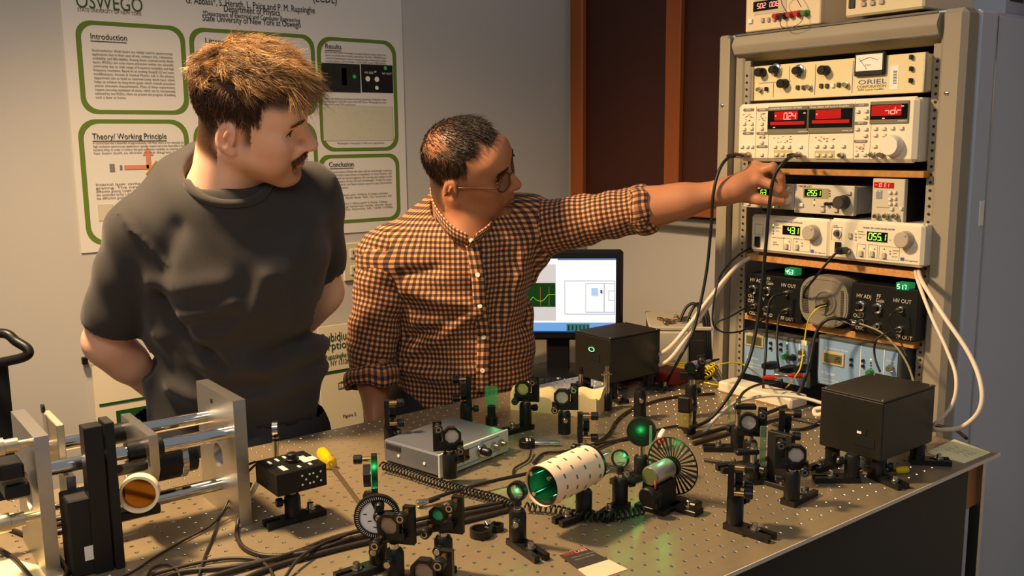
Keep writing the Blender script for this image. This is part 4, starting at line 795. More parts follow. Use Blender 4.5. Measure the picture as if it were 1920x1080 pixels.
# ---------------------------------------------------------------- grey instrument on the table
g = (0.9031, 1.3765, 0.1836, 0.1451, 0.2191)
t = thing('dial_instrument', 'flat grey instrument box with dial knob and red display on the table', 'instrument', (g[0], g[1], ZT), g[4])
GC = mat('blue_grey_case', (88, 92, 100), .4, noise=.03); L_, W_, H_ = g[2], g[3], .042
MB().box((0, .0, .002+H_/2), (L_-.004, W_-.006, H_-.002), .003).obj('case', GC, t)
fp = MB().box((0, -W_/2+.001, .002+H_/2), (L_, .005, H_), .001).obj('front_panel', mat('pale_panel', (196, 198, 196), .45), t)
fy = -W_/2-.0016
MB().box((-L_/2+.052, fy, .026), (.044, .001, .020), .0).obj('red_display', mat('dark_red_window', (70, 10, 10), .15), t)
MB().lathe((.012, fy, .025), (0, -.008, 0), [(0, .0125), (.7, .0125), (1, .011)], 28).obj('dial_ring', CHROME, t); MB().lathe((.012, fy-.008, .025), (0, -.016, 0), [(0, .0075), (.8, .0075), (1, .006)], 22).obj('dial_knob', BLK, t)
for x in (.048, .068): MB().lathe((x, fy, .024), (0, -.014, 0), [(0, .007), (.3, .007), (.35, .005), (1, .0048)], 16).obj('bnc_socket', NICKEL, t)
MB().lathe((-.022, fy, .022), (0, -.005, 0), [(0, .003), (1, .002)], 10).obj('toggle', BLK, t)
for x, z, w in ((-.065, .039, .04), (-.02, .035, .05), (.04, .038, .05), (-.03, .009, .08), (.05, .012, .04)): MB().box((x, fy, z), (w, .0006, .0012)).obj('panel_print', BLUEINK, t)
for y in (-.035, .03): MB().lathe((-L_/2+.0015, y, .020), (-.001, 0, 0), [(0, .003), (1, .0025)], 12).obj('side_screw', WHITE, t)
for k in range(10): MB().box((-L_/2+.0016, .025+k*.004, .032), (.001, .0018, .010)).obj('vent_slot', INK, t)
for sx in (-1, 1):
    for sy in (-1, 1): MB().cyl((sx*(L_/2-.015), sy*(W_/2-.015), 0), (sx*(L_/2-.015), sy*(W_/2-.015), .004), .006).obj('foot', BLK, t)
# ---------------------------------------------------------------- black control box on a post
g = (0.5574, 1.2802, 0.0789, 0.0796, -0.0217)
t = thing('detector_box', 'black control box with knob and white labels on a post', 'control box', (g[0], g[1], ZT), 0)
bs = .080; z0, z1 = .060, .094
MB().box((0, 0, (z0+z1)/2), (bs, bs, z1-z0), .001).obj('case', BLK, t)
pb_ = T_ = None
MB().lathe((.004, .002, z1), (0, 0, .014), [(0, .0105), (.35, .0105), (.4, .009), (.9, .0085), (1, .006)], 20).obj('knob', BLK, t)
LBL = mat('label_tape', (222, 210, 186), .6)
for x, y, w, d in ((-.026, .018, .004, .013), (-.012, .022, .004, .013), (.002, .026, .004, .013), (.018, .030, .004, .013), (.022, .0, .012, .030), (.034, -.004, .010, .018), (-.020, -.018, .008, .022), (.002, -.026, .004, .009), (.020, -.026, .004, .009)): MB().box((x, y, z1+.0003), (w, d, .0006)).obj('label_strip', LBL, t)
for cx in (.006, .024):
    for dx, dz in ((-.006, .007), (.006, .007), (0, .0), (-.006, -.007), (.006, -.007)): MB().lathe((cx+dx, -bs/2, (z0+z1)/2+dz), (0, -.0008, 0), [(0, .0017), (1, .0014)], 10).obj('panel_dot', WHITE, t)
MB().cyl((0, 0, .03), (0, 0, z0), .0062).obj('post', STEEL, t); holder_part(t, .034, PI*.95)
MB().prism([(-.045, -.0125), (.05, -.0125), (.05, .0125), (.025, .0125), (.02, .0125), (-.045, .0125), (-.045, .004), (-.02, .004), (-.02, -.004), (-.045, -.004)], 0, .0095).obj('base', BLK, t)
MB().lathe((.03, .002, .0095), (0, 0, .012), [(0, .008), (.2, .008), (.3, .006), (1, .005)], 16).obj('cap_screw', NICKEL, t)
# eye post behind it
t = thing('eye_post', 'steel post with a black eye clamp rising behind the control box', 'post', (*(0.6118, 1.4617), ZT)); holder_part(t, .03, 0, 0, False); post_part(t, .02, .078, .006)
zc_ = .093; Mx = Matrix.Translation((0, 0, zc_)) @ rotz(-.5)
MB(Mx).ring(circ(.0115, 28), circ(.008, 28), -.004, .004, 'X').obj('eye', BLK, t); MB(Mx).ring(circ(.0122, 28), circ(.0112, 28), -.0045, .0045, 'X').obj('eye_rim', STEEL, t); MB().cyl((0, 0, zc_-.022), (0, 0, zc_-.008), .0065, .005).obj('neck', BLK, t)
# ---------------------------------------------------------------- loose things on the table
a_, b_ = Vector((0.7189, 1.5081, 0.912)), Vector((0.6636, 1.2579, 0.908))
t = thing('screwdriver', 'screwdriver with translucent yellow handle lying on the table', 'tool', (a_.x, a_.y, ZT), math.atan2((b_-a_).y, (b_-a_).x))
YEL = mat('yellow_acetate', (236, 204, 20), .12, 0, trans=.35); LL = (b_-a_).length
MB().lathe((-.004, 0, .013), (.066, 0, -.001), [(0, .004), (.06, .011), (.2, .0125), (.6, .0115), (.72, .0085), (.8, .010), (.93, .0125), (1, .006)], 12).obj('handle', YEL, t)
MB().cyl((.058, 0, .012), (LL+.01, 0, .004), .0032, n=12).obj('shaft', mat('worn_steel', (170, 150, 120), .3, .9), t)
t = thing('yellow_driver', 'short yellow-handled hex driver behind the right laser box feet', 'tool', (*(1.4713, 0.7953), ZT), 2.6); MB().lathe((0, 0, .007), (.024, 0, 0), [(0, .004), (.1, .0065), (.8, .0065), (1, .004)], 14).obj('handle', YEL, t); MB().cyl((.022, 0, .007), (.07, 0, .0035), .002).obj('shaft', BLK, t)
# foam block
FOAM = mat('tan_foam', (226, 204, 150), .85, noise=.08, nscale=30, bump=.3, bscale=120)
fa, fb = Vector((*(1.1806, 1.5416), 0)), Vector((*(1.2777, 1.3742), 0)); fd = (fb-fa); fl = fd.length
t = thing('foam_block', 'tan block of wavy packing foam behind the mirror mounts', 'foam', (fa.x, fa.y, ZT), math.atan2(fd.y, fd.x))
nx, ny = 48, 14; vs = []; fs = []; fw_ = .07
for i in range(nx+1):
    for j in range(ny+1):
        u, w = i/nx, j/ny
        vs.append((u*fl, w*fw_, .036+.013*math.sin(u*13+w*1.5)*math.sin(u*6.1+.9)+.008*math.sin(w*6+u*9)))
o0 = len(vs)
for i in range(nx):
    for j in range(ny): k = i*(ny+1)+j; fs.append((k, k+ny+1, k+ny+2, k+1))
for i in range(nx+1):
    for j in (0, ny): vs.append((i/nx*fl, j/ny*fw_, 0))
for i in range(nx):
    fs.append((o0+2*i, o0+2*i+2, (i+1)*(ny+1), i*(ny+1))); fs.append((i*(ny+1)+ny, (i+1)*(ny+1)+ny, o0+2*i+3, o0+2*i+1))
fs.append(tuple([o0, *[j for j in range(0, ny+1)], o0+1])); fs.append(tuple([o0+2*nx+1, *[nx*(ny+1)+j for j in range(ny, -1, -1)], o0+2*nx]))
MB().raw(vs, fs).obj('foam', FOAM, t, 60)
# ring clamps
t = thing('ring_clamp', 'black ring clamp with screw lying flat on the table', 'clamp', (*(0.7609, 1.0555), ZT), .2)
MB().ring(circ(.0165, 32, (-.012, 0)), circ(.0130, 32, (-.012, 0)), 0, .012).obj('ring', BLK, t); MB().ring(circ(.0095, 24, (.018, -.006)), circ(.0065, 24, (.018, -.006)), 0, .010).box((.004, -.003, .006), (.014, .010, .011), .001).obj('small_ring', BLK, t)
MB().lathe((.003, 0, .012), (.0, .004, .004), [(0, .0035), (1, .003)], 12).box((.016, .002, .011), (.010, .003, .002)).obj('screw', NICKEL, t)
# black round detector head with silver barrel
t = thing('probe_head', 'round black probe head with a silver barrel lying on the table', 'probe', (*(1.053, 1.3247), ZT), -.62)
MB().lathe((0, 0, 0), (0, 0, .014), [(0, .0145), (.1, .0155), (.9, .0155), (1, .0145)], 28).obj('head', BLK, t); MB().box((0, 0, .0142), (.004, .018, .0006)).box((.006, 0, .0142), (.002, .015, .0006)).obj('white_mark', WHITE, t)
MB().lathe((.014, 0, .008), (.048, 0, -.002), [(0, .0045), (.1, .005), (.9, .005), (1, .004)], 16).obj('barrel', STEEL, t)
# black lens cap
t = thing('round_cover', 'flat black round cover behind the empty post holder', 'cover', (*(1.5505, 1.4602), ZT)); MB().lathe((0, 0, 0), (0, 0, .014), [(0, .017), (.1, .0185), (.9, .0185), (1, .017)], 28).obj('disc', BLK, t); MB().box((-.006, -.004, .0142), (.010, .006, .0004), rz=.4).obj('painted_glint', GREYINK, t)  # grey patch painted on the cover as a glint
# sticky note and business card
t = thing('sticky_note', 'pale yellow sticky note with handwriting on the right table corner', 'note', (0, 0, ZT))
c4 = [(1.5969, 0.8319), (1.6987, 0.8312), (1.6876, 0.7571), (1.5946, 0.7598)]
MB().raw([(x, y, .0006+(.004 if i == 1 else 0)) for i, (x, y) in enumerate(c4)]+[(x, y, .0001+(.004 if i == 1 else 0)) for i, (x, y) in enumerate(c4)], [(3, 2, 1, 0), (4, 5, 6, 7), (0, 1, 5, 4), (1, 2, 6, 5), (2, 3, 7, 6), (3, 0, 4, 7)]).obj('paper', mat('pale_yellow_paper', (255, 246, 190), .7), t)
cx_, cy_ = sum(x for x, y in c4)/4, sum(y for x, y in c4)/4
pen = mat('pencil_grey', (150, 146, 104), .8)
e1 = (Vector((*c4[2], 0))-Vector((*c4[1], 0))).normalized(); e2 = Vector((0, 0, 1)).cross(e1)
rs = random.Random(2)
for k in range(3):
    for j in range(3):
        o = Vector((cx_, cy_, .0032))+e1*(-.02+j*.018)+e2*(-.012+k*.012); MB().tube([o+e1*(.002*i)+e2*rs.uniform(-.002, .002) for i in range(7)], .0003, 4).obj('handwriting', pen, t)
t = thing('business_card', 'black and pink business card with red lettering on the front table', 'card', (0, 0, ZT))
c4 = [Vector((*q, 0)) for q in [(0.7958, 0.9303), (0.8404, 0.9251), (0.8397, 0.8399), (0.7804, 0.8444)]]
ez = .0008
def qd(p4, z, m, nm, pr): return MB().raw([(p.x, p.y, z) for p in p4]+[(p.x, p.y, z-.0006) for p in p4], [(0, 3, 2, 1) if False else (0, 1, 2, 3)[::-1], (4, 5, 6, 7), (0, 1, 5, 4), (1, 2, 6, 5), (2, 3, 7, 6), (3, 0, 4, 7)]).obj(nm, m, pr)
k_ = .56; P1 = c4[0].lerp(c4[3], k_); P2 = c4[1].lerp(c4[2], k_)
qd([c4[0], c4[1], P2, P1], ez, mat('card_black', (52, 46, 42), .5), 'dark_half', t); qd([P1, P2, c4[2], c4[3]], ez, mat('card_pink', (246, 190, 160), .5), 'pale_half', t)
e1 = (c4[1]-c4[0]).normalized(); e2 = (c4[0]-c4[3]).normalized(); e2 = (e2-e1*e1.dot(e2)).normalized()
o = c4[0]+e1*.003-e2*.0075; w_ = (c4[1]-c4[0]).length
text('THOR', .009, (o.x, o.y, ez+.0002), REDINK, t, x=e1, y=e2, width=w_*.42); o2 = o+e1*w_*.45; text('LABS', .009, (o2.x, o2.y, ez+.0002), mat('pink_print', (240, 150, 140), .6), t, x=e1, y=e2, width=w_*.42)
for k, s_ in enumerate(('Optical Components', 'Newton NJ USA')): o3 = o+e1*.006-e2*(.011+.008*k); text(s_, .005, (o3.x, o3.y, ez+.0002), GREYINK, t, x=e1, y=e2)
tag(MB().prism([(0.1608, 1.4371), (0.1898, 1.4092), (0.2376, 1.3157), (0.2318, 1.2885), (0.1901, 1.2657), (0.1359, 1.3094)], ZT+.0003, ZT+.0012).obj('paper_sheet', mat('cream_sheet', (250, 232, 180), .7)), 'cream paper sheet at the lower left corner of the table', 'paper')
tag(MB().box((1.665, TY0+.045, ZT-.058), (.055, .03, .10), .003).obj('wood_block', mat('block_wood', (170, 104, 52), .5, noise=.2, nscale=20, stretch=(1, 1, .1))), 'brown wooden block under the right corner of the table', 'block')
# white slab under the blue controllers
tag(MB().box((1.665, 1.2518, ZT+.0125), (.06, .20, .025), .004).obj('white_slab', mat('white_slab_plastic', (226, 212, 184), .6)), 'off-white plastic slab under the pale blue controllers', 'slab')

# ================================================================ rod cavity at the left end
cv = thing('rod_cavity', 'aluminium end plates joined by polished steel rods at the left', 'optical assembly', (0, 0, ZT))
def hole_plate(x0, x1, y0, y1, z0, z1, hc, hr, nm, m=ALU):
    n = 32; out = []
    for k in range(n):
        a = 2*PI*k/n+PI/4; c, s_ = math.cos(a), math.sin(a); k_ = 1/max(abs(c), abs(s_))
        out.append(((y0+y1)/2+(y1-y0)/2*c*k_, (z0+z1)/2+(z1-z0)/2*s_*k_))
    return MB().ring(out, circ(hr, n, hc, PI/4), x0, x1, 'X').obj(nm, m, cv, 25)
YA, YB = 1.308, 1.466
hole_plate(.484, .503, YA, YB, .0, .197, (1.385, .093), .020, 'end_plate'); hole_plate(.216, .234, YA, YB, .0, .197, (1.385, .1), .028, 'end_plate')
MB().lathe((.4838, 1.40, .178), (-.001, 0, 0), [(0, .004), (1, .0038)], 12).obj('tapped_hole', INK, cv)
ROD = mat('ground_steel_rod', (226, 222, 214), .12, 1.0)
for y, z in ((1.334, .143), (1.43, .145), (1.386, .046)): MB().cyl((.234, y, z), (.484, y, z), .0105, n=32).obj('rod', ROD, cv)
mp = MB().prism([(1.30, .120), (1.30, .172), (1.437, .172), (1.437, .09), (1.41, .06), (1.345, .06), (1.318, .09)], .358, .371, 'X').obj('middle_plate', ALU, cv)
for y, z in ((1.334, .143), (1.43, .145)): MB().lathe((.335, y, z), (.05, 0, 0), [(0, .014), (.03, .0155), (.97, .0155), (1, .014)], 28).obj('rod_collar', BLK, cv)
MB().lathe((.371, 1.385, .105), (.075, 0, 0), [(0, .030), (.06, .031), (.7, .031), (.72, .026), (1, .026)], 36).obj('lens_barrel', BLK, cv)
MB().lathe((.420, 1.385, .105), (.010, 0, 0), [(0, .031), (.1, .0318), (.9, .0318), (1, .031)], 36).obj('barrel_band', STEEL, cv)
# translation stage with barcode and golden mirror
ts = thing('translation_stage', 'black vertical translation stage with barcode sticker beside the rods', 'optical stage', (.285, 1.299, ZT))
MB().box((.018, -.004, .104), (.012, .036, .208), .001).obj('back_plate', BLKM, ts); MB().box((-.002, -.006, .100), (.024, .026, .21), .001).obj('slide', BLK, ts)
MB().box((-.020, .010, .055), (.042, .05, .108), .002).obj('carriage', BLKM, ts)
bl = MB().box((-.012, -.0162, .032), (.026, .0010, .020), .0002).obj('barcode_sticker', WHITE, ts)
bb = MB()
for k in range(9): bb.box((-.014+k*.0016, -.0170, .032), (.0006+.0004*(k % 2), .0004, .010))
bb.obj('barcode', GREYINK, bl)
MB().lathe((.026, -.014, .140), (.0, -.006, 0), [(0, .0035), (.5, .006), (1, .005)], 14).obj('lock_knob', BLK, ts)
MX = Matrix.Translation((.052, -.012, .098)) @ rotz(CAMD+.25)
MB(MX).ring(circ(.0265, 40), circ(.0225, 40), -.008, .008, 'X').obj('mirror_ring', mat('ivory_ring', (240, 226, 190), .4), ts)
MB(MX).prism(circ(.0226, 40), -.003, .000, 'X').obj('golden_mirror', mat('gold_coating', (176, 116, 44), .06, 1.0), ts)
MB().box((.050, .004, .066), (.062, .022, .014), .002).obj('mirror_arm', BLK, ts); MB().box((.046, .012, .128), (.05, .016, .012), .002).obj('mirror_arm', BLK, ts)
# micrometers at the frame edge
for y, z, l in ((1.33, .186, .055), (1.325, .085, .060), (1.43, .05, .05)):
    t = MB().lathe((.216, y, z), (-l-.02, 0, 0), [(0, .005), (.2, .005), (.21, .0095), (.42, .0095), (.43, .0125), (.62, .0125), (.63, .0105), (1, .0105)], 24).obj('micrometer', mat('pale_brass', (214, 196, 160), .28, .85), cv)
for x, y, z in ((.196, 1.36, .12), (.19, 1.35, .15)): MB().box((x, y, z), (.03, .05, .022), .003).obj('actuator_block', BLK, cv)
MB().box((.258, 1.40, .160), (.010, .09, .07), .001).obj('inner_plate', mat('satin_plate', (216, 202, 176), .4, .7), cv); MB().box((.262, 1.36, .10), (.012, .05, .05), .001).obj('inner_plate', ALU, cv)
MB().lathe((.248, 1.42, .205), (.004, 0, 0), [(0, .0065), (1, .006)], 14).obj('set_screw', BLK, cv)
for y, z in ((1.36, .06), (1.35, .045), (1.37, .075)): MB().cyl((.234, y, z), (.29, y, z), .005).obj('guide_pin', STEEL, cv)
# black trolley handle at the far left
t = thing('trolley', 'black trolley frame with a curved push handle at the left edge', 'trolley', (0, 0, 0))
hp = [(0.2542, 2.1566, 1.0895), (0.3111, 2.1141, 1.0963), (0.331, 2.0954, 1.0798), (0.3483, 2.0788, 1.0634), (0.3434, 2.0798, 1.0494), (0.3094, 2.104, 1.0391), (0.2476, 2.1492, 1.0269)]
MB().tube(smooth(hp, 8), .010, 14).obj('handle', BLK, t)
pp = (0.2955, 2.1715, 1.0035); MB().box((pp[0], pp[1], .5), (.05, .05, 1.05), .004).obj('upright', BLKM, t); MB().box((pp[0]-.1, pp[1]+.1, .06), (.4, .4, .06), .01).obj('foot_frame', BLKM, t)
# ================================================================ desk corner behind the rack
DZ = .775
dk = thing('corner_desk', 'low desk with grey top carrying the monitor in the corner', 'desk', (1.92, 2.14, 0))
MB().box((0, 0, DZ-.0125), (.74, .78, .025), .003).obj('desktop', mat('desk_laminate', (150, 140, 122), .45, noise=.05), dk)
for sx in (-1, 1):
    for sy in (-1, 1): MB().box((sx*.33, sy*.35, (DZ-.025)/2), (.04, .04, DZ-.025), .003).obj('leg', BLKM, dk)
mo = thing('monitor', 'black flat monitor showing white windows and a blue desktop', 'monitor', (*(1.7733, 2.0774), DZ), math.radians(48.5)-PI/2)
# local x right, y away from viewer, z up
SW, SH = .37, .222; zb = 0.1322; xo = 0.1723-SW/2
MB().box((xo, .012, zb+SH/2), (SW+.044, .03, SH+.05), .008).obj('bezel', BLK, mo)
def sc_(x0, x1, z0, z1, m, nm='screen_window', y=-.0045): return MB().box((xo+(x0+x1)/2, y, zb+(z0+z1)/2), (x1-x0, .001, z1-z0)).obj(nm, m, mo)
def em(n, c, s=.72): return mat(n, c, .4, emit=c, estr=s)
sc_(-SW/2, SW/2, 0, SH, em('screen_blue', (92, 148, 222)), 'screen', -.0035)
xr = SW/2
sc_(-SW/2, xr, .030, SH, em('screen_white', (228, 236, 248)))
sc_(xr-.172, xr, SH-.004, SH, em('screen_titlebar', (60, 104, 190)), y=-.0055)
sc_(xr-.172, xr, SH-.022, SH-.004, em('screen_toolbar', (214, 222, 238)), y=-.0055)
sc_(-SW/2, xr-.178, .036, SH-.016, em('screen_grey', (178, 184, 196)), y=-.0055)
sc_(-SW/2, xr-.179, .078, .150, em('screen_dark_green', (8, 48, 14)), 'graph', y=-.0065)
for x in (.018, .044): sc_(xr-.179-x-.001, xr-.179-x, .082, .138, em('screen_orange', (170, 90, 30)), 'trace', y=-.0075)
gp = [(xr-.26, .09), (xr-.245, .108), (xr-.235, .098), (xr-.222, .094), (xr-.212, .1), (xr-.2, .115), (xr-.179, .115)]
MB().tube([(xo+x, -.0075, zb+z) for x, z in gp], .0008, 5).obj('trace', em('screen_lime', (110, 200, 60)), mo)
for x0, x1, z0, z1 in ((xr-.090, xr-.004, .062, .149), (xr-.036, xr-.034, .062, .149), (xr-.152, xr-.004, .056, .157), (xr-.022, xr-.004, .098, .127)):
    a = .0007; MB().ring([(xo+x0, zb+z0), (xo+x1, zb+z0), (xo+x1, zb+z1), (xo+x0, zb+z1)], [(xo+x0+a, zb+z0+a), (xo+x1-a, zb+z0+a), (xo+x1-a, zb+z1-a), (xo+x0+a, zb+z1-a)], -.0075, -.0060, 'Y').obj('diagram_line', em('screen_line', (120, 128, 150), .5), mo)
sc_(xr-.073, xr-.053, .112, .135, em('screen_icon', (150, 190, 230)), 'diagram_icon', -.0075); sc_(xr-.046, xr-.040, .119, .129, em('screen_mark', (70, 80, 100), .5), 'diagram_icon', -.0075)
# copper roofs on the desktop picture
sc_(xr-.146, xr-.078, .0, .026, em('screen_teal', (50, 110, 116), .6), 'wallpaper_tower', -.0045)
for k in range(6): sc_(xr-.142+k*.0115, xr-.138+k*.0115, .006, .022, em('screen_teal_dark', (18, 46, 54), .4), 'wallpaper_tower', -.0055)
sc_(-SW/2, SW/2, 0, .004, em('screen_navy', (26, 60, 120), .6), 'taskbar', -.0055)
MB().box((0, .035, (zb+.03)/2), (.07, .020, zb+.03), .004).obj('stand_neck', BLK, mo); MB().lathe((0, .03, 0), (0, 0, .014), [(0, .10), (.6, .10), (1, .085)], 32).obj('stand_base', BLK, mo)
MB().box((xo-.09, -.0042, zb-.013), (.012, .001, .004)).obj('badge', NICKEL, mo)
kb = thing('keyboard', 'black keyboard on the desk in front of the monitor', 'keyboard', (*(1.6427, 1.9502), DZ), math.radians(50)-PI/2)
MB().box((0, 0, .009), (.36, .13, .016), .004).obj('body', BLKM, kb)
KM = mat('key_plastic', (40, 40, 42), .4)
kme = MB().box((0, 0, 0), (.0165, .0165, .007), .002).obj('key', KM, kb, loc=(-.165, .048, .0195)).data
for r in range(5):
    for c in range(18):
        if r == 0 and c == 0: continue
        k = bpy.data.objects.new('key', kme); COL.objects.link(k); k.parent = kb; k.location = (-.165+c*.0192, .048-r*.0225, .0195)
tag(MB().box((0, 0, 0), (.08, .06, .0012), rz=.3).obj('memo_paper', WHITE, loc=(*(1.6874, 1.9721), DZ+.0135)), 'small white memo sheet under the monitor', 'paper')
# scope with connectors on top
op = (1.9412, 1.7406, 0.9104)
os_ = thing('oscilloscope', 'beige bench oscilloscope with coax connectors heaped on top', 'oscilloscope', (op[0], op[1], DZ), math.radians(47)-PI/2)
MB().box((0, .12, .085), (.17, .24, .165), .004).obj('case', mat('scope_dark', (44, 40, 36), .5), os_); MB().box((0, .12, .172), (.176, .25, .012), .003).obj('lid', mat('scope_lid', (196, 184, 158), .5), os_)
MB().box((-.03, -.006, .085), (.106, .012, .16), .004).obj('front_panel', mat('scope_panel', (206, 194, 168), .5), os_); MB().box((.055, -.002, .075), (.06, .006, .13), .002).obj('speaker_grille', mat('grille_mesh', (40, 34, 28), .6, noise=.8, nscale=260), os_)
rs = random.Random(11)
for k in range(14):
    x, y = -.062+.13*rs.random(), .02+.08*rs.random(); a = rs.uniform(0, PI)
    MB(Matrix.Translation((x, y, .178+.012*rs.random())) @ rotz(a)).lathe((-.012, 0, .004), (.026, 0, .0), [(0, .0045), (.3, .0045), (.32, .006), (.7, .006), (.72, .004), (1, .004)], 12).obj('coax_adapter', NICKEL if k % 3 else BRASS, os_)
for k in range(3):
    MB().tube(smooth([(.0+.02*k, .04, .185), (.02+.02*k, .05, .225), (.045+.012*k, .04, .235), (.062+.008*k, .01, .2), (.07+.006*k, -.01, .12), (.075+.006*k, -.012, .03)]), .0042, 8).obj('test_lead', RUB, os_)
for z in (.03, .055, .08): 
    for x in (-.07, -.045, -.02): MB().lathe((x, -.012, z), (0, -.008, 0), [(0, .006), (1, .005)], 12).obj('knob', KNOBG, os_)
# office chair behind the man in the checked shirt
ch = thing('office_chair', 'black mesh office chair behind the man in the checked shirt', 'chair', (1.46, 2.06, 0), PI/2)
MESH_ = mat('chair_mesh', (30, 28, 26), .7, noise=.6, nscale=500)
MB().box((0, .0, .50), (.38, .42, .07), .03).obj('seat', BLKM, ch)
bk = [(x*.17, .25-.05*(1-x*x), .58+z*.40) for z in (0, .25, .5, .75, 1) for x in (-1, -.5, 0, .5, 1)]
fs = [(i*5+j, i*5+j+1, i*5+j+6, i*5+j+5) for i in range(4) for j in range(4)]
o_ = MB().raw(bk, fs).obj('backrest', MESH_, ch, 60); o_.modifiers.new('thick', 'SOLIDIFY').thickness = .012
MB().tube(smooth([(-.17, .25, .58), (-.175, .25, .8), (-.17, .25, .96), (-.11, .23, 1.0), (.11, .23, 1.0), (.17, .25, .96), (.175, .25, .8), (.17, .25, .58)]), .014, 10).obj('back_frame', BLK, ch)
MB().cyl((0, 0, .12), (0, 0, .47), .03).obj('gas_column', BLK, ch)
for s_ in (-1, 1): MB().tube(smooth([(s_*.18, .05, .50), (s_*.215, .05, .55), (s_*.215, .05, .70)]), .014, 8).box((s_*.215, .02, .71), (.05, .20, .03), .012).obj('armrest', BLK, ch)
for k in range(5):
    a = 2*PI*k/5; MB(rotz(a)).box((.12, 0, .09), (.24, .045, .035), .008).obj('star_leg', BLK, ch); MB(rotz(a)).cyl((.225, -.022, .032), (.225, .022, .032), .032).obj('castor', BLK, ch)
# ================================================================ cables
def C(label, pts, r=.0022, m=RUB, name='cable', group=None, sub=8): return cable(pts, r, m, name, label, 'cable', group, None, sub)
WC = mat('white_cable', (226, 206, 184), .45); GYC = mat('grey_cable', (150, 140, 130), .5); YF = mat('yellow_fiber', (228, 202, 30), .4); BRC = mat('brown_black_cable', (40, 32, 26), .45)
def bnc_plug(o, p, d, l=.024, r=.0072):
    p = Vector(p); d = Vector(d).normalized(); MB().lathe(p, d*l, [(0, r*.75), (.1, r), (.45, r), (.5, r*.8), (.75, r*.8), (1, r*.6)], 16).obj('bnc_plug', NICKEL, o); MB().lathe(p+d*l, d*.02, [(0, r*.62), (.3, r*.75), (1, r*.45)], 12).obj('strain_relief', RUB, o)
c = C('thick black coax looping down from the left socket of the lock-in amplifier', [(1.7, 1.3487, 1.4358), (1.646, 1.3321, 1.4392), (1.606, 1.3324, 1.4146), (1.5874, 1.3358, 1.3597), (1.5899, 1.3431, 1.2775), (1.5851, 1.3511, 1.1704), (1.5512, 1.3539, 1.0537), (1.5069, 1.3519, 1.0001), (1.5707, 1.4457, 0.92), (1.5207, 1.4188, 0.905)], .0034)
bnc_plug(c, (1.718, 1.357, 1.4355), (-1, .5, 0))
c = C('thick black coax hanging in front of the rack from the middle socket', [(1.69, 1.1916, 1.4379), (1.5871, 1.1462, 1.4335), (1.5614, 1.1591, 1.399), (1.5629, 1.1707, 1.3342), (1.5684, 1.1788, 1.268), (1.5688, 1.1863, 1.1787), (1.5589, 1.189, 1.0896), (1.528, 1.1853, 1.0155), (1.4572, 1.1769, 0.956), (1.414, 1.1943, 0.91), (1.3515, 1.2022, 0.904)], .0036)
bnc_plug(c, (1.715, 1.2092, 1.4374), (-1, .1, 0), .018)
for k, lb in ((0, 'upper pale thick cable sweeping from the rack to the back laser box'), (1, 'lower pale thick cable sweeping from the rack to the back laser box')):
    C(lb, [(1.75, 1.3335, 1.2158), (1.7504, 1.3575, 1.2012), (1.7001, 1.3658, 1.1762), tuple(Vector((1.6329, 1.3795, 1.1133))-Vector((0, 0, .012*k))), tuple(Vector((1.5728, 1.3887, 1.0552))-Vector((0, 0, .022*k))), tuple(Vector((1.5457, 1.4242, 1.0))-Vector((0, 0, .028*k))), tuple(Vector((1.5648, 1.5041, 0.9614))-Vector((0, 0, .02*k)))], .0050, WC)
c = C('black lead plugged into the laser diode driver', [(1.7, 1.0872, 1.2423), (1.69, 1.0977, 1.2366), (1.68, 1.1161, 1.209), (1.68, 1.1403, 1.1783), (1.7, 1.1726, 1.1496), (1.73, 1.1979, 1.1255)], .0026)
MB().box((1.705, 1.0917, 1.2426), (.03, .018, .014), .004).obj('plug', BLK, c)
c = C('yellow fiber running from the silver speaker down across the table', [(1.705, 1.1237, 1.1229), (1.68, 1.1285, 1.1184), (1.67, 1.1413, 1.0938), (1.66, 1.1428, 1.0489), (1.65, 1.1404, 1.0047), (1.63, 1.1372, 0.9831), (1.7203, 1.2392, 0.91), (1.6898, 1.2816, 0.904), (1.6729, 1.3441, 0.904), (1.6631, 1.4154, 0.904)], .0016, YF, 'fiber_cable')
MB().lathe((1.722, 1.1337, 1.1208), Vector((-.022, .012, -.004)), [(0, .004), (.5, .004), (1, .0025)], 12).obj('connector_boot', BLK, c); MB().box((1.66, 1.1427, 1.0455), (.003, .013, .010), .0).obj('paper_flag', WHITE, c)
c = C('black coax with braided end looping from the right hand-lettered box', [(1.71, 1.0613, 1.0914), (1.67, 1.0611, 1.1077), (1.65, 1.0848, 1.1046), (1.64, 1.1018, 1.0754), (1.62, 1.0996, 1.0225), (1.6, 1.0978, 0.9811), (1.7124, 1.1952, 0.906)], .0034)
bnc_plug(c, (1.705, 1.051, 1.0947), (-.2, .9, .15), .03, .006)
C('thin braided lead from the right box down to the laser box', [(1.7, 1.0407, 1.0969), (1.7, 0.9952, 1.0873), (1.68, 0.9481, 1.0675), (1.66, 0.9134, 1.0449), (1.64, 0.8878, 1.0196), (1.62, 0.8711, 0.9976)], .0022, mat('braided_lead', (130, 116, 90), .4, noise=.5, nscale=300))
C('thin black lead from the HV OUT socket of the right box', [(1.71, 0.9604, 1.1356), (1.69, 0.9686, 1.1272), (1.69, 0.9696, 1.1056), (1.69, 0.943, 1.0723), (1.67, 0.9118, 1.0331), (1.65, 0.8921, 0.9983)], .0018)
C('thin black lead from the FF OUT socket of the right box', [(1.71, 0.9604, 1.0968), (1.69, 0.9777, 1.0871), (1.68, 0.9916, 1.071), (1.68, 0.9922, 1.0404), (1.66, 0.9674, 1.0166)], .0022)
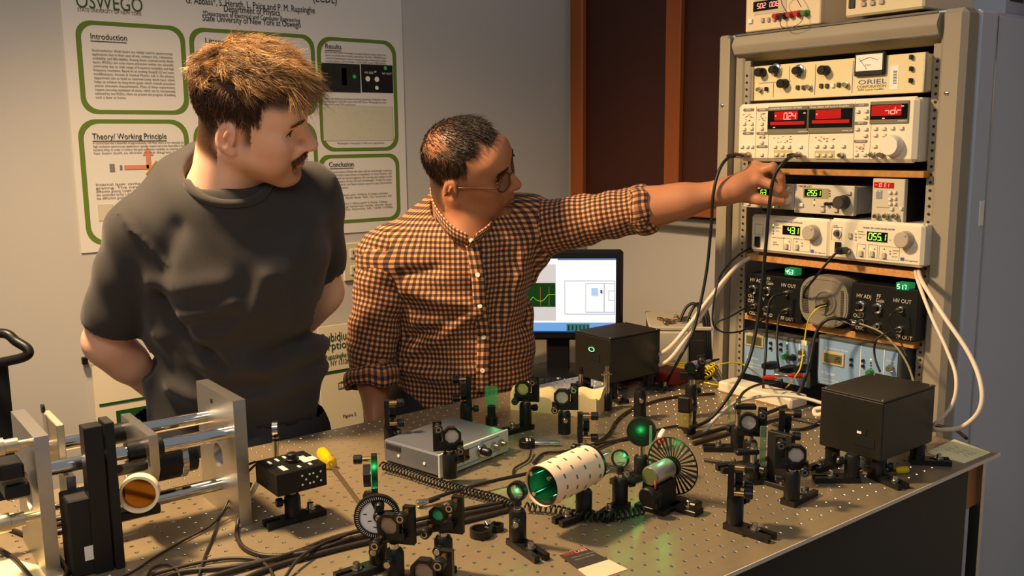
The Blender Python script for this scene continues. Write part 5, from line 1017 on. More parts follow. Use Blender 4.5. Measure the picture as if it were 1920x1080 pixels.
C('inner white cable hanging from the right of the rack to the laser box', [(1.75, 0.956, 1.21), (1.66, 0.8992, 1.202), (1.62, 0.8507, 1.1525), (1.6, 0.807, 1.0982), (1.58, 0.7767, 1.0538), (1.57, 0.7762, 1.0075), (1.57, 0.8055, 0.9665), (1.58, 0.8271, 0.9543)], .0034, WC)
C('outer white cable hanging in a wide loop at the right of the rack', [(1.75, 0.9493, 1.2107), (1.66, 0.8909, 1.203), (1.62, 0.828, 1.1557), (1.6, 0.7659, 1.0958), (1.58, 0.7327, 1.0484), (1.57, 0.7288, 1.0086), (1.57, 0.7551, 0.9738), (1.57, 0.7875, 0.96), (1.58, 0.8268, 0.9504)], .0042, WC)
C('black loop from the lower left box around the rack post', [(1.7, 1.3085, 1.0976), (1.6133, 1.2657, 1.1076), (1.5749, 1.2676, 1.0968), (1.5489, 1.285, 1.0835), (1.5443, 1.2867, 1.0744), (1.5566, 1.2747, 1.0618), (1.5989, 1.2669, 1.0584), (1.6472, 1.2691, 1.0636), (1.7, 1.2738, 1.0743)], .0020)
C('black cable from the rack post curling back behind', [(1.76, 1.3552, 1.2256), (1.6963, 1.3501, 1.2113), (1.632, 1.3422, 1.1789), (1.5982, 1.3339, 1.1351), (1.5874, 1.3306, 1.0766), (1.5934, 1.3213, 1.0531)], .0022)
for lb, pts, r in (('black lead from the HV OUT socket of the left box', [(1.71, 1.2268, 1.136), (1.68, 1.2395, 1.1306), (1.67, 1.2451, 1.1025), (1.66, 1.2391, 1.033), (1.64, 1.2261, 0.9785), (1.6747, 1.2555, 0.906)], .0030), ('black lead from the FF OUT socket of the left box', [(1.71, 1.2266, 1.0966), (1.69, 1.2298, 1.0879), (1.67, 1.219, 1.0468), (1.65, 1.1993, 0.9938), (1.7202, 1.2289, 0.906)], .0024)): C(lb, pts, r)
tt = thing('banana_plugs', 'red and black banana plugs heaped in front of the left blue controller', 'plugs', (0, 0, 0))
for p_, m in (((1.69, 1.2549, 0.9675), BLK), ((1.68, 1.1996, 0.9711), BLK), ((1.68, 1.1644, 0.979), BLK)): MB().lathe(Vector(p_)+Vector((.03, 0, 0)), (-.045, 0, .004), [(0, .009), (.5, .010), (1, .007)], 14).obj('plug_body', m, tt)
for p_ in ((1.66, 1.2094, 0.9569), (1.66, 1.1434, 0.9734)): MB().lathe(Vector(p_), (-.02, .022, 0), [(0, .005), (.5, .0055), (1, .003)], 12).obj('red_plug', RJ, tt)
MB().lathe(Vector((1.655, 1.1785, 0.9674)), (-.012, .022, 0), [(0, .006), (.4, .006), (.5, .0075), (1, .0075)], 14).obj('bnc_body', NICKEL, tt)
c = C('white cable arching over the table into the right laser box', [(1.3708, 1.1639, 0.904), (1.4275, 1.1785, 0.92), (1.4972, 1.1881, 0.935), (1.5463, 1.1459, 0.95), (1.5709, 1.0863, 0.955), (1.5676, 1.0286, 0.955)], .0036, mat('pale_grey_cable', (196, 188, 176), .45))
C('pale looped cable end beside the right laser box', [(1.5568, 1.0211, 0.95), (1.5485, 1.0357, 0.945), (1.5336, 1.0229, 0.94), (1.5279, 0.9982, 0.95)], .0045, WC)
# coiled fiber
t = thing('fiber_coil', 'coil of yellow optical fiber beside the back laser box', 'fiber', (*(1.6802, 1.4805), ZT), 0)
for k in range(9):
    r_ = .050+.004*(k % 5); MB().tube([(r_*1.2*math.cos(2*PI*i/40+.3*k)+.004*math.sin(k), r_*.8*math.sin(2*PI*i/40+.3*k), .003+.0028*k+.003*math.sin(2*PI*i/20+k)) for i in range(40)], .0016, 6, True).obj('fiber_loop', YF, t)
c = C('yellow fiber leaving the purple collimator boot', [(1.4649, 1.2085, 1.0166), (1.5, 1.2069, 1.0159), (1.5268, 1.1979, 1.0099), (1.5509, 1.1887, 0.993), (1.7401, 1.3028, 0.92), (1.7316, 1.2764, 0.904)], .0015, YF, 'fiber_cable')
# fiber collimator mount
t = mount('fiber collimator mount with a purple boot beside the yellow coil', (1.4377, 1.2572), 0, CAMD-.1, flip=-1, base=False, zc=.105, hold=.06, thumb=0., r=.0075, optic=mat('dark_green_lens', (10, 60, 30), .1), name='collimator_mount', knobs=(0,))
Mh = Matrix.Translation((0, 0, .105)) @ rotz(CAMD-.1+2.25)
MB(Mh).lathe((.004, .002, .003), (.05, 0, .003), [(0, .010), (.3, .010), (.32, .008), (.6, .0075), (.62, .006), (1, .0045)], 16).obj('boot', mat('purple_boot', (120, 104, 130), .5), t); MB(Mh).lathe((.054, .002, .006), (.026, 0, .001), [(0, .0035), (1, .0022)], 12).obj('boot_tip', BLK, t)
# coiled cord in front of the grey instrument
def helix(label, pts, R, r, pitch):
    P = smooth(pts, 24); L = [0.0]
    for i in range(1, len(P)): L.append(L[-1]+(P[i]-P[i-1]).length)
    n = int(L[-1]/pitch*12); out = []; j = 0
    for k in range(n):
        s_ = L[-1]*k/n
        while j < len(L)-2 and L[j+1] < s_: j += 1
        f_ = (s_-L[j])/max(1e-9, L[j+1]-L[j]); p_ = P[j].lerp(P[j+1], f_); t_ = (P[j+1]-P[j]).normalized(); u_ = Vector((0, 0, 1)); s2 = t_.cross(u_).normalized(); a = 2*PI*s_/pitch
        out.append(p_+s2*R*math.cos(a)+u_*R*math.sin(a))
    return tag(MB().tube(out, r, 6).obj('coiled_cord', RUB, None, 60), label, 'cord')
helix('black coiled cord along the front of the grey instrument', [(0.771, 1.3808, 0.912), (0.7877, 1.3291, 0.911), (0.804, 1.2535, 0.91), (0.8221, 1.186, 0.91), (0.8379, 1.1347, 0.91), (0.8408, 1.0899, 0.91)], .0062, .0017, .0072)
helix('black coiled cord under the wrapped tube', [(0.8552, 1.0812, 0.909), (0.8838, 1.0441, 0.909), (0.9009, 0.9954, 0.909), (0.9353, 0.9673, 0.909), (0.9894, 0.9551, 0.909)], .0060, .0017, .0085)
# coax with silver plug lying by the coil
c = C('black coax with silver plug crossing in front of the coiled cord', [(0.7441, 1.2006, 0.908), (0.799, 1.1983, 0.912), (0.8698, 1.1922, 0.914), (0.9345, 1.1881, 0.912), (1.0111, 1.1941, 0.906)], .0032)
bnc_plug(c, (0.7315, 1.2028, 0.907), Vector((0.7486, 1.1998, 0.908))-Vector((0.7315, 1.2028, 0.907)), .02, .0062)

# cable bundle at the bottom left
BUNDLE = (
 ('thick cable at the front of the bottom cable bundle', [(0.8491, 1.0965, 0.904), (0.7642, 1.104, 0.904), (0.677, 1.117, 0.904), (0.6054, 1.1324, 0.904), (0.5338, 1.1408, 0.904), (0.4551, 1.1411, 0.904), (0.3863, 1.1154, 0.904), (.22, 1.02, ZT+.004), (-.05, .98, ZT+.004)], .0042),
 ('second cable of the bottom bundle behind the dial', [(0.8583, 1.1083, 0.905), (0.7782, 1.1239, 0.905), (0.6892, 1.1365, 0.905), (0.6161, 1.1516, 0.905), (0.543, 1.1595, 0.905), (0.4648, 1.1638, 0.905), (0.3827, 1.1632, 0.905), (0.3379, 1.1339, 0.905), (.16, 1.06, ZT+.005), (-.06, 1.05, ZT+.005)], .0040),
 ('uppermost cable of the bottom bundle behind the dial', [(0.8584, 1.1125, 0.909), (0.7748, 1.1332, 0.909), (0.6948, 1.1454, 0.909), (0.623, 1.164, 0.908), (0.5664, 1.1725, 0.906), (0.4955, 1.162, 0.906), (0.4248, 1.178, 0.904), (0.3552, 1.2079, 0.904), (0.2905, 1.1747, 0.904), (.12, 1.12, ZT+.004), (-.06, 1.10, ZT+.004)], .0034),
 ('thin dark cable crossing the bundle and curling left', [(0.5864, 1.1612, 0.91), (0.5387, 1.1501, 0.912), (0.496, 1.1279, 0.912), (0.464, 1.1006, 0.906)], .0024),
 ('brown cable looping under the control box post', [(0.5104, 1.3244, 0.96), (0.4953, 1.3227, 0.93), (0.4786, 1.3052, 0.906), (0.4626, 1.2627, 0.904), (0.4583, 1.2199, 0.904), (0.4724, 1.1818, 0.904), (0.5095, 1.1578, 0.905), (0.5453, 1.147, 0.908), (0.5902, 1.152, 0.908)], .0032),
 ('outer thin cable hanging from the left of the control box', [(0.5183, 1.3227, 0.992), (0.5101, 1.3418, 0.98), (0.5008, 1.3663, 0.95), (0.4738, 1.3447, 0.92), (0.4471, 1.3308, 0.906), (0.404, 1.3104, 0.904), (0.3479, 1.2764, 0.904), (0.2916, 1.2395, 0.904), (.12, 1.17, ZT+.004), (-.06, 1.16, ZT+.004)], .0018),
 ('inner thin cable hanging from the left of the control box', [(0.5169, 1.3198, 0.988), (0.5087, 1.3357, 0.97), (0.4981, 1.3623, 0.93), (0.4658, 1.3431, 0.908), (0.4333, 1.2865, 0.904), (0.4064, 1.2398, 0.904), (0.375, 1.1779, 0.904)], .0018),
 ('dark cable arching over the bundle at the bottom left', [(0.3195, 1.217, 0.904), (0.3343, 1.2431, 0.904), (0.3527, 1.2448, 0.904), (0.3599, 1.2224, 0.904), (0.355, 1.1901, 0.904)], .0020),
 ('flat dark cable curve at the left bottom of the bundle', [(0.3284, 1.2236, 0.904), (0.3814, 1.2215, 0.904), (0.4284, 1.2068, 0.904), (0.4554, 1.1784, 0.904), (0.4592, 1.1418, 0.904), (0.4495, 1.102, 0.904)], .0026),
 ('dark cable along the foot of the left end plate', [(0.1977, 1.5401, 0.904), (0.2174, 1.4864, 0.904), (0.2381, 1.4264, 0.904), (0.2424, 1.3621, 0.904), (0.2342, 1.286, 0.904), (.16, 1.20, ZT+.004), (-.05, 1.20, ZT+.004)], .0034),
 ('dark cable at the very left bottom corner', [(0.1823, 1.4441, 0.904), (0.1937, 1.3908, 0.904), (0.1995, 1.3141, 0.904)], .0030))
for lb, pts, r in BUNDLE: C(lb, pts, r, BRC)
tag(MB().tube(smooth([(0.5192, 1.3211, 0.958), (0.5129, 1.3339, 0.935), (0.4986, 1.3307, 0.918)]), .0036, 10).obj('cable_sleeve', mat('white_sleeve', (226, 210, 180), .5)), 'white sleeve on the brown cable beside the control box', 'cable sleeve')
# cables in the middle and back of the table
MID = (
 ('black probe lead curling beside the round probe head', [(1.0331, 1.2871, 0.91), (1.0009, 1.2564, 0.905), (0.9567, 1.2389, 0.904), (0.9319, 1.2115, 0.904)], .0020),
 ('dark cable looping behind the wrapped tube', [(0.9994, 1.2393, 0.904), (1.0472, 1.267, 0.904), (1.0854, 1.251, 0.904), (1.1604, 1.2448, 0.904), (1.2298, 1.229, 0.904)], .0026),
 ('curved black cable rising towards the empty post holder', [(1.1462, 1.2443, 0.904), (1.2141, 1.272, 0.904), (1.2872, 1.3252, 0.904), (1.3621, 1.362, 0.904), (1.4337, 1.3765, 0.904), (1.5088, 1.3752, 0.904), (1.6054, 1.3346, 0.904)], .0030),
 ('dark cable along the foot of the iris mount', [(1.1156, 1.2183, 0.904), (1.1926, 1.2347, 0.904), (1.2621, 1.2322, 0.904), (1.3483, 1.2276, 0.904), (1.381, 1.2004, 0.904)], .0026),
 ('thick black cable between the cube mount and the brackets', [(1.3112, 1.1457, 0.908), (1.3823, 1.1469, 0.908), (1.4583, 1.1425, 0.908), (1.5841, 1.1592, 0.908), (1.6943, 1.1713, 0.906)], .0040),
 ('second black cable between the cube mount and the brackets', [(1.3001, 1.1292, 0.904), (1.3739, 1.1265, 0.904), (1.4542, 1.1259, 0.904), (1.5647, 1.1182, 0.904), (1.5885, 1.0463, 0.904)], .0032),
 ('black cable curving under the low bracket arm', [(1.2468, 1.0573, 0.904), (1.263, 1.0221, 0.904), (1.3038, 0.9957, 0.904), (1.3442, 0.9917, 0.904)], .0030),
 ('black cable rising behind the bracket arm to the plugs', [(1.3194, 1.0416, 0.98), (1.3749, 1.0861, 0.98), (1.4439, 1.127, 0.98), (1.5678, 1.1896, 0.96), (1.6509, 1.2037, 0.95)], .0028),
 ('black cable lying behind the yellow coil', [(1.7064, 1.4115, 0.904), (1.7201, 1.3355, 0.904), (1.717, 1.2294, 0.904), (1.7341, 1.1582, 0.904)], .0034),
 ('black cable curling left of the right laser box', [(1.5162, 1.111, 0.904), (1.5211, 1.0613, 0.904), (1.5601, 1.0516, 0.904), (1.6271, 1.0662, 0.904)], .0030),
 ('black cable leaving the table behind the right laser box', [(1.751, 0.8982, 0.906), (1.7576, 0.8605, 0.904), (1.7231, 0.8202, 0.904)], .0034))
for lb, pts, r in MID: C(lb, pts, r, BRC)
tt = thing('red_clip', 'small red clip on a white connector beside the iris', 'clip', (*(1.2381, 1.1588), ZT)); MB().lathe((0, 0, .02), (.018, .006, .01), [(0, .004), (.4, .006), (1, .005)], 12).obj('white_connector', WHITE, tt); MB().box((-.002, -.008, .018), (.014, .010, .008), .002, rz=.4).obj('clip', mat('red_plastic', (220, 60, 36), .4), tt); MB().cyl((0, 0, 0), (0, 0, .018), .003).obj('lead', BRC, tt)
tag(MB().box((*(1.6085, 1.4929), ZT+.016), (.07, .10, .032), .004).obj('red_box', mat('dark_red_box', (130, 24, 18), .5)), 'small dark red box between the back laser box and the yellow coil', 'box')
# ---------------------------------------------------------------- green laser light
def green(loc, power, r=.0015):
    d = bpy.data.lights.new('laser_scatter', 'POINT'); d.energy = power; d.color = (.03, 1.0, .20); d.shadow_soft_size = r
    o = bpy.data.objects.new('laser_scatter', d); COL.objects.link(o); o.location = loc
for loc, pw in (((1.0537, 1.4238, 0.98), .05), ((0.6527, 1.1942, 0.98), .03), ((1.0543, 1.182, 0.982), .03), ((0.9714, 0.9889, 0.988), .02), ((1.0935, 1.0701, 0.984), .04), ((0.7678, 0.9911, 0.984), .015), ((1.0486, 0.9697, 0.99), .035), ((1.036, 1.4878, 0.985), .02), (tuple(Vector((.8123, .9893, ZT+.080))+Vector((math.cos(.212), math.sin(.212), 0))*.035), .04), ((1.2991, 1.4028, 1.025), .006)): green(loc, pw)

# ================================================================ people: implicit surfaces meshed with surface nets
def axis_grid(lo, hi, coarse, fine=()):
    out = [lo]
    while out[-1] < hi:
        x = out[-1]; s_ = coarse
        for a, b, h in fine:
            if a <= x+coarse*.5 and x < b: s_ = min(s_, h)
        out.append(x+s_)
    return np.array(out, dtype=np.float32)
class SDF:
    def __init__(s, ax, ay, az): s.a = (ax, ay, az); s.D = np.full((len(ax), len(ay), len(az)), .12, np.float32)
    def reg(s, lo, hi):
        sl = []
        for a, l, h in zip(s.a, lo, hi):
            i0, i1 = np.searchsorted(a, l), np.searchsorted(a, h); sl.append(slice(max(0, i0-1), min(len(a), i1+1)))
        g = [a[q] for a, q in zip(s.a, sl)]
        return tuple(sl), np.stack(np.meshgrid(*g, indexing='ij'), -1)
    def op(s, fn, lo, hi, k, mode='add'):
        m = k+.012; sl, P = s.reg([x-m for x in lo], [x+m for x in hi])
        if 0 in P.shape: return s
        d = fn(P).astype(np.float32); D = s.D[sl]
        if mode == 'sub': a, b = D, -d; h = np.maximum(k-np.abs(a-b), 0)/max(k, 1e-6); s.D[sl] = np.maximum(a, b)+h*h*k*.25
        else: h = np.maximum(k-np.abs(D-d), 0)/max(k, 1e-6); s.D[sl] = np.minimum(D, d)-h*h*k*.25
        return s
    def ell(s, c, r, R=None, k=.02, mode='add'):
        c = np.array(c, np.float32); r = np.array(r, np.float32); R = np.eye(3) if R is None else np.array(R); ext = np.sqrt(((R*r)**2).sum(1))
        def fn(P):
            q = (P-c) @ R; k0 = np.sqrt(((q/r)**2).sum(-1)); k1 = np.sqrt(((q/(r*r))**2).sum(-1)); return k0*(k0-1)/np.maximum(k1, 1e-6)
        return s.op(fn, c-ext, c+ext, k, mode)
    def cap(s, a, b, ra, rb, k=.02, mode='add', flat=None):
        a = np.array(a, np.float32); b = np.array(b, np.float32); ba = b-a; L2 = max(float(ba@ba), 1e-9); R = max(ra, rb)
        def fn(P):
            h = np.clip(((P-a) @ ba)/L2, 0, 1); q = P-a-h[..., None]*ba
            if flat is not None:
                e, sc_ = np.array(flat[0], np.float32), flat[1]; c = q @ e; q = q+(c*(1/sc_-1))[..., None]*e
                return (np.sqrt((q*q).sum(-1))-(ra+(rb-ra)*h))*min(1, sc_**.5)
            return np.sqrt((q*q).sum(-1))-(ra+(rb-ra)*h)
        return s.op(fn, np.minimum(a, b)-R, np.maximum(a, b)+R, k, mode)
    def mesh(s):
        D = s.D; ins = D < 0; c = ins.astype(np.int8)
        n = sum(c[i:c.shape[0]-1+i, j:c.shape[1]-1+j, k:c.shape[2]-1+k] for i in (0, 1) for j in (0, 1) for k in (0, 1))
        act = (n > 0) & (n < 8); idx = np.full(act.shape, -1, np.int32); I = np.argwhere(act); idx[act] = np.arange(len(I))
        acc = np.zeros((len(I), 3)); cnt = np.zeros(len(I)); C8 = [(i, j, k) for i in (0, 1) for j in (0, 1) for k in (0, 1)]
        pos = lambda J: np.stack([s.a[d][J[:, d]] for d in range(3)], -1)
        for p in C8:
            for d in range(3):
                if p[d]: continue
                q = list(p); q[d] = 1; Jp, Jq = I+np.array(p), I+np.array(q); dp, dq = D[tuple(Jp.T)], D[tuple(Jq.T)]
                m = (dp < 0) != (dq < 0); t = np.where(m, dp/np.where(m, dp-dq, 1), 0)
                X = pos(Jp)*(1-t)[:, None]+pos(Jq)*t[:, None]; acc += X*m[:, None]; cnt += m
        V = acc/np.maximum(cnt, 1)[:, None]; F = []
        for d in range(3):
            e, f = [(1, 2), (2, 0), (0, 1)][d]
            sl0 = [slice(None)]*3; sl1 = [slice(None)]*3; sl0[d] = slice(0, -1); sl1[d] = slice(1, None)
            a, b = ins[tuple(sl0)], ins[tuple(sl1)]; J = np.argwhere(a != b); J = J[(J[:, e] > 0) & (J[:, f] > 0) & (J[:, e] < D.shape[e]-1) & (J[:, f] < D.shape[f]-1)]
            fl = a[tuple(J.T)]; oe = np.eye(3, dtype=int)[e]; of = np.eye(3, dtype=int)[f]
            q = np.stack([idx[tuple((J-oe-of).T)], idx[tuple((J-of).T)], idx[tuple(J.T)], idx[tuple((J-oe).T)]], -1)
            q[~fl] = q[~fl][:, ::-1]; F.append(q)
        F = np.concatenate(F); return V, F[(F >= 0).all(1)]
    def val(s, P):
        P = np.atleast_2d(np.array(P, np.float32)); I = []; W = []
        for d in range(3):
            i = np.clip(np.searchsorted(s.a[d], P[:, d])-1, 0, len(s.a[d])-2); I.append(i); W.append((P[:, d]-s.a[d][i])/(s.a[d][i+1]-s.a[d][i]))
        r = 0
        for i in (0, 1):
            for j in (0, 1):
                for k in (0, 1): r = r+s.D[I[0]+i, I[1]+j, I[2]+k]*(W[0] if i else 1-W[0])*(W[1] if j else 1-W[1])*(W[2] if k else 1-W[2])
        return r
    def drop(s, p, d, mx=.6):
        """follow a direction until the surface is met"""
        p = np.array(p, float); d = np.array(d, float); d /= np.linalg.norm(d); t = 0
        while t < mx:
            v = float(s.val(p+d*t)[0])
            if v < .0006: break
            t += max(.001, min(v*.6, .02))
        return p+d*t
def relax(V, F, it=2, lam=.5):
    n = len(V); e = np.concatenate([F[:, [0, 1]], F[:, [1, 2]], F[:, [2, 3]], F[:, [3, 0]]]); e = np.concatenate([e, e[:, ::-1]])
    deg = np.bincount(e[:, 0], minlength=n).astype(float)
    for _ in range(it):
        acc = np.stack([np.bincount(e[:, 0], V[e[:, 1], d], n) for d in range(3)], -1); V = V+lam*(acc/np.maximum(deg, 1)[:, None]-V)
    return V
def smesh(name, V, F, m, parent=None, col=None, chk=None):
    me = bpy.data.meshes.new(name); me.vertices.add(len(V)); me.vertices.foreach_set('co', np.asarray(V, np.float32).ravel())
    me.loops.add(F.size); me.loops.foreach_set('vertex_index', F.astype(np.int32).ravel()); me.polygons.add(len(F)); me.polygons.foreach_set('loop_start', np.arange(0, F.size, 4, dtype=np.int32))
    me.update(calc_edges=True); me.validate(); me.polygons.foreach_set('use_smooth', np.ones(len(me.polygons), bool))
    if col is not None:
        a = me.attributes.new('Col', 'FLOAT_COLOR', 'POINT'); a.data.foreach_set('color', np.concatenate([col, np.ones((len(col), 1))], 1).astype(np.float32).ravel())
    if chk is not None:
        a = me.attributes.new('chk', 'FLOAT_VECTOR', 'POINT'); a.data.foreach_set('vector', np.asarray(chk, np.float32).ravel())
    me.materials.append(m); o = bpy.data.objects.new(name, me); COL.objects.link(o)
    if parent is not None: o.parent = parent
    return o
LN = lambda c: np.array(lin(c)[:3])
RTH = np.array([.7909, -.6119, 0.]); VWH = np.array([.6119, .7909, 0.]); UPZ = np.array([0., 0, 1.])
def unit(v): v = np.array(v, float); return v/np.linalg.norm(v)
def rot(v, ax, a):
    ax = unit(ax); v = np.array(v, float); return v*math.cos(a)+np.cross(ax, v)*math.sin(a)+ax*(ax@v)*(1-math.cos(a))
class Head:
    def __init__(s, O, turn, nod, roll, sc_):
        F = math.cos(turn)*RTH-math.sin(turn)*VWH; L = np.cross(UPZ, F); U = UPZ.copy()
        F, U = rot(F, L, nod), rot(U, L, nod); L, U = rot(L, F, roll), rot(U, F, roll)
        s.F, s.L, s.U, s.k = F, L, U, sc_; s.R = np.stack([F, L, U], 1); s.O = np.array(O, float)
    def w(s, p): return s.O+s.R @ (np.array(p, float)*s.k)
    def loc(s, P): return ((P-s.O) @ s.R)/s.k
    def build(s, S, jaw=1.0, nose=1.0, full=1.0):
        k = s.k; E = lambda c, r, kk=.02, mode='add', R=None: S.ell(s.w(c), np.array(r)*k, s.R if R is None else s.R @ R, kk*k, mode); Cp = lambda a, b, ra, rb, kk=.012, mode='add': S.cap(s.w(a), s.w(b), ra*k, rb*k, kk*k, mode)
        E((-.002, 0, .046), (.094, .076, .086)); E((.035, 0, .0), (.062, .064*full, .080), .03); E((.052, 0, -.050), (.040, .044*jaw, .052), .03)
        for y in (-1, 1):
            Cp((.0, y*.056, -.035), (.070, y*.016*jaw, -.098), .024*full, .018, .03); E((.062, y*.042, -.012), (.026, .020*full, .022), .025)
            E((.060, y*.040, -.052), (.022, .017*full, .028), .025)
        E((.085, 0, -.098), (.019, .022*jaw, .017), .02)
        Cp((.086, -.030, .032), (.086, .030, .032), .013, .013, .022); E((.074, 0, .058), (.030, .055, .030), .03)
        for y in (-1, 1): E((.100, y*.034, .008), (.017, .016, .013), .016, 'sub')
        for y in (-1, 1): E((.0765, y*.0325, .009), (.0145, .0155, .0125), .004)
        for y in (-1, 1): E((.092, y*.0335, .0085), (.009, .0125, .0040), .002, 'sub')
        Cp((.094, 0, .022), (.119*nose, 0, -.022), .0085, .0112, .012); E((.110*nose, 0, -.027), (.014, .012, .009), .010)
        for y in (-1, 1): E((.1015, y*.0135, -.029), (.0115, .0075, .0085), .008)
        E((.095, 0, -.045), (.012, .022, .012), .012)
        Cp((.094, -.021, -.061), (.1025, 0, -.056), .0055, .0072, .006); Cp((.094, .021, -.061), (.1025, 0, -.056), .0055, .0072, .006)
        Cp((.092, -.019, -.066), (.1005, 0, -.069), .0055, .0078, .006); Cp((.092, .019, -.066), (.1005, 0, -.069), .0055, .0078, .006)
        Cp((.098, -.023, -.0635), (.109, 0, -.0625), .0016, .0016, .004, 'sub'); Cp((.098, .023, -.0635), (.109, 0, -.0625), .0016, .0016, .004, 'sub'); E((.099, 0, -.083), (.008, .014, .006), .010, 'sub')
        for y in (-1, 1):
            a = .28*1; Re = np.array([[math.cos(.32), 0, math.sin(.32)], [0, 1, 0], [-math.sin(.32), 0, math.cos(.32)]]) @ np.array([[math.cos(y*.35), -math.sin(y*.35), 0], [math.sin(y*.35), math.cos(y*.35), 0], [0, 0, 1]])
            E((-.012, y*.078, .002), (.019, .0075, .031), .006, R=Re); E((-.010, y*.0865, .003), (.0125, .0065, .0215), .005, 'sub', R=Re); E((-.002, y*.081, -.024), (.010, .005, .010), .006)
            E((-.004, y*.080, -.001), (.006, .0055, .009), .005); E((-.009, y*.086, .010), (.004, .004, .010), .005, R=Re)
    def hand(s): pass
def fingers(S, lst, k=.006):
    for pts in lst:
        for (p, r), (q, r2) in zip(pts[:-1], pts[1:]): S.cap(p, q, r, r2, k)
def locks(name, H, roots, dirs, lift, length, rad, cols, m, parent, n=5, curl=.3, seed=1, sides=3):
    """tapered tufts growing from scalp points (head-local), one mesh of kind stuff"""
    rg = np.random.default_rng(seed); N = len(roots); V = np.zeros((N, n, sides, 3)); t = np.linspace(0, 1, n)
    nr = lift[0]; up = lift[1]
    jitter = rg.normal(0, 1, (N, 3))*curl
    for i in range(n):
        c = roots+nr*(up[:, None]*np.sin(min(1.0, t[i]*1.25)*PI/2))+dirs*(length[:, None]*t[i]**1.15)+jitter*length[:, None]*(t[i]**2)
        ax = dirs+.3*nr; ax /= np.linalg.norm(ax, axis=1)[:, None]; u = np.cross(ax, nr+1e-3); u /= np.linalg.norm(u, axis=1)[:, None]; v = np.cross(ax, u); r = rad*(1-t[i]*.85)
        for q in range(sides):
            w = 2*PI*q/sides; V[:, i, q] = c+(u*math.cos(w)+v*math.sin(w))*r[:, None]
    W = (H.O+(V.reshape(-1, 3)*H.k) @ H.R.T)
    b = (np.arange(N)*n*sides)[:, None, None, None]; i_ = np.arange(n-1)[None, :, None, None]; q_ = np.arange(sides)[None, None, :, None]
    F = np.concatenate([b+i_*sides+q_, b+i_*sides+(q_+1) % sides, b+(i_+1)*sides+(q_+1) % sides, b+(i_+1)*sides+q_], -1).reshape(-1, 4)
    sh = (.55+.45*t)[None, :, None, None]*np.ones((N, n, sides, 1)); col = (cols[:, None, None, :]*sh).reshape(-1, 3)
    o = smesh(name, W, F, m, parent, col=col); o['kind'] = 'stuff'; return o
def tufts(name, H, gr, gn, gd, lift, length, col, per, spread, rad, m, parent, seed, n=7, conv=.55, wave=.1):
    """clumped strands: every guide carries `per` strands that draw together towards its tip"""
    rg = np.random.default_rng(seed); N = len(gr); rep = lambda a: np.repeat(a, per, axis=0)
    off = rg.normal(0, 1, (N*per, 3))*spread; G, Nn, Dd = rep(gr), rep(gn), rep(gd); off -= Nn*(off*Nn).sum(1)[:, None]
    roots = G+off; c0 = np.array([-.002, 0, .046]); r0 = np.array([.094, .076, .086]); q = (roots-c0)/r0; roots = c0+q/np.linalg.norm(q, axis=1)[:, None]*r0
    L_ = rep(length)*(.75+.5*rg.random(N*per)); up = rep(lift)*(.7+.6*rg.random(N*per)); t = np.linspace(0, 1, n); tip = G+Nn*up[:, None]+Dd*L_[:, None]; jit = rg.normal(0, 1, (N*per, 3))*wave*L_[:, None]
    V = np.zeros((N*per, n, 3, 3)); ax = Dd+.25*Nn; ax /= np.linalg.norm(ax, axis=1)[:, None]; u = np.cross(ax, Nn+1e-3); u /= np.linalg.norm(u, axis=1)[:, None]; v = np.cross(ax, u); rr = rad*(.7+.6*rg.random(N*per))
    for i in range(n):
        a = t[i]; own = roots+Nn*(up*math.sin(min(1, a*1.3)*PI/2))[:, None]+Dd*(L_*a**1.2)[:, None]; w = conv*a; P = own*(1-w)+(G+Nn*(up*math.sin(min(1, a*1.3)*PI/2))[:, None]+Dd*(L_*a**1.2)[:, None])*w+jit*a*a
        for k in range(3): V[:, i, k] = P+(u*math.cos(2*PI*k/3)+v*math.sin(2*PI*k/3))*(rr*(1-.8*a))[:, None]
    W = H.O+(V.reshape(-1, 3)*H.k) @ H.R.T; b = (np.arange(N*per)*n*3)[:, None, None, None]; i_ = np.arange(n-1)[None, :, None, None]; q_ = np.arange(3)[None, None, :, None]
    F = np.concatenate([b+i_*3+q_, b+i_*3+(q_+1) % 3, b+(i_+1)*3+(q_+1) % 3, b+(i_+1)*3+q_], -1).reshape(-1, 4)
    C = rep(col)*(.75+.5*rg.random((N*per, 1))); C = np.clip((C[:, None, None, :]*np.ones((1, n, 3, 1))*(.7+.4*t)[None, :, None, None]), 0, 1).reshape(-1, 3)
    o = smesh(name, W, F, m, parent, col=C); o['kind'] = 'stuff'; return o
HAIRM = attr_color(mat('hair_strands', (120, 80, 40), .38, spec=.6)); SKIN = attr_color(mat('skin', (210, 160, 130), .48, sss=.12, spec=.4)); HAIRD = HAIRM
def skull_pts(N, seed, zlo=-.05):
    rg = np.random.default_rng(seed); v = rg.normal(0, 1, (N*3, 3)); v /= np.linalg.norm(v, axis=1)[:, None]; c = np.array([-.002, 0, .046]); r = np.array([.094, .076, .086])
    p = c+v*r; n = v/r; n /= np.linalg.norm(n, axis=1)[:, None]; m = p[:, 2] > zlo; return p[m][:N], n[m][:N]
EYEW = mat('eye_white', (226, 218, 206), .2); IRIS = mat('iris_brown', (50, 34, 22), .15)
def eyes(H, parent, gaze=0.0):
    for y in (-1, 1):
        c = H.w((.0765, y*.0325, .009)); e = MB().sphere(c, .0128*H.k, 18, 12).obj('eye', EYEW, parent, 180); f = H.w((.0895, y*(.0325), .009))
        MB().lathe(Vector(c)+(Vector(f)-Vector(c))*.93, (Vector(f)-Vector(c))*.09, [(0, .0058*H.k), (1, .0050*H.k)], 16).obj('iris', IRIS, e)

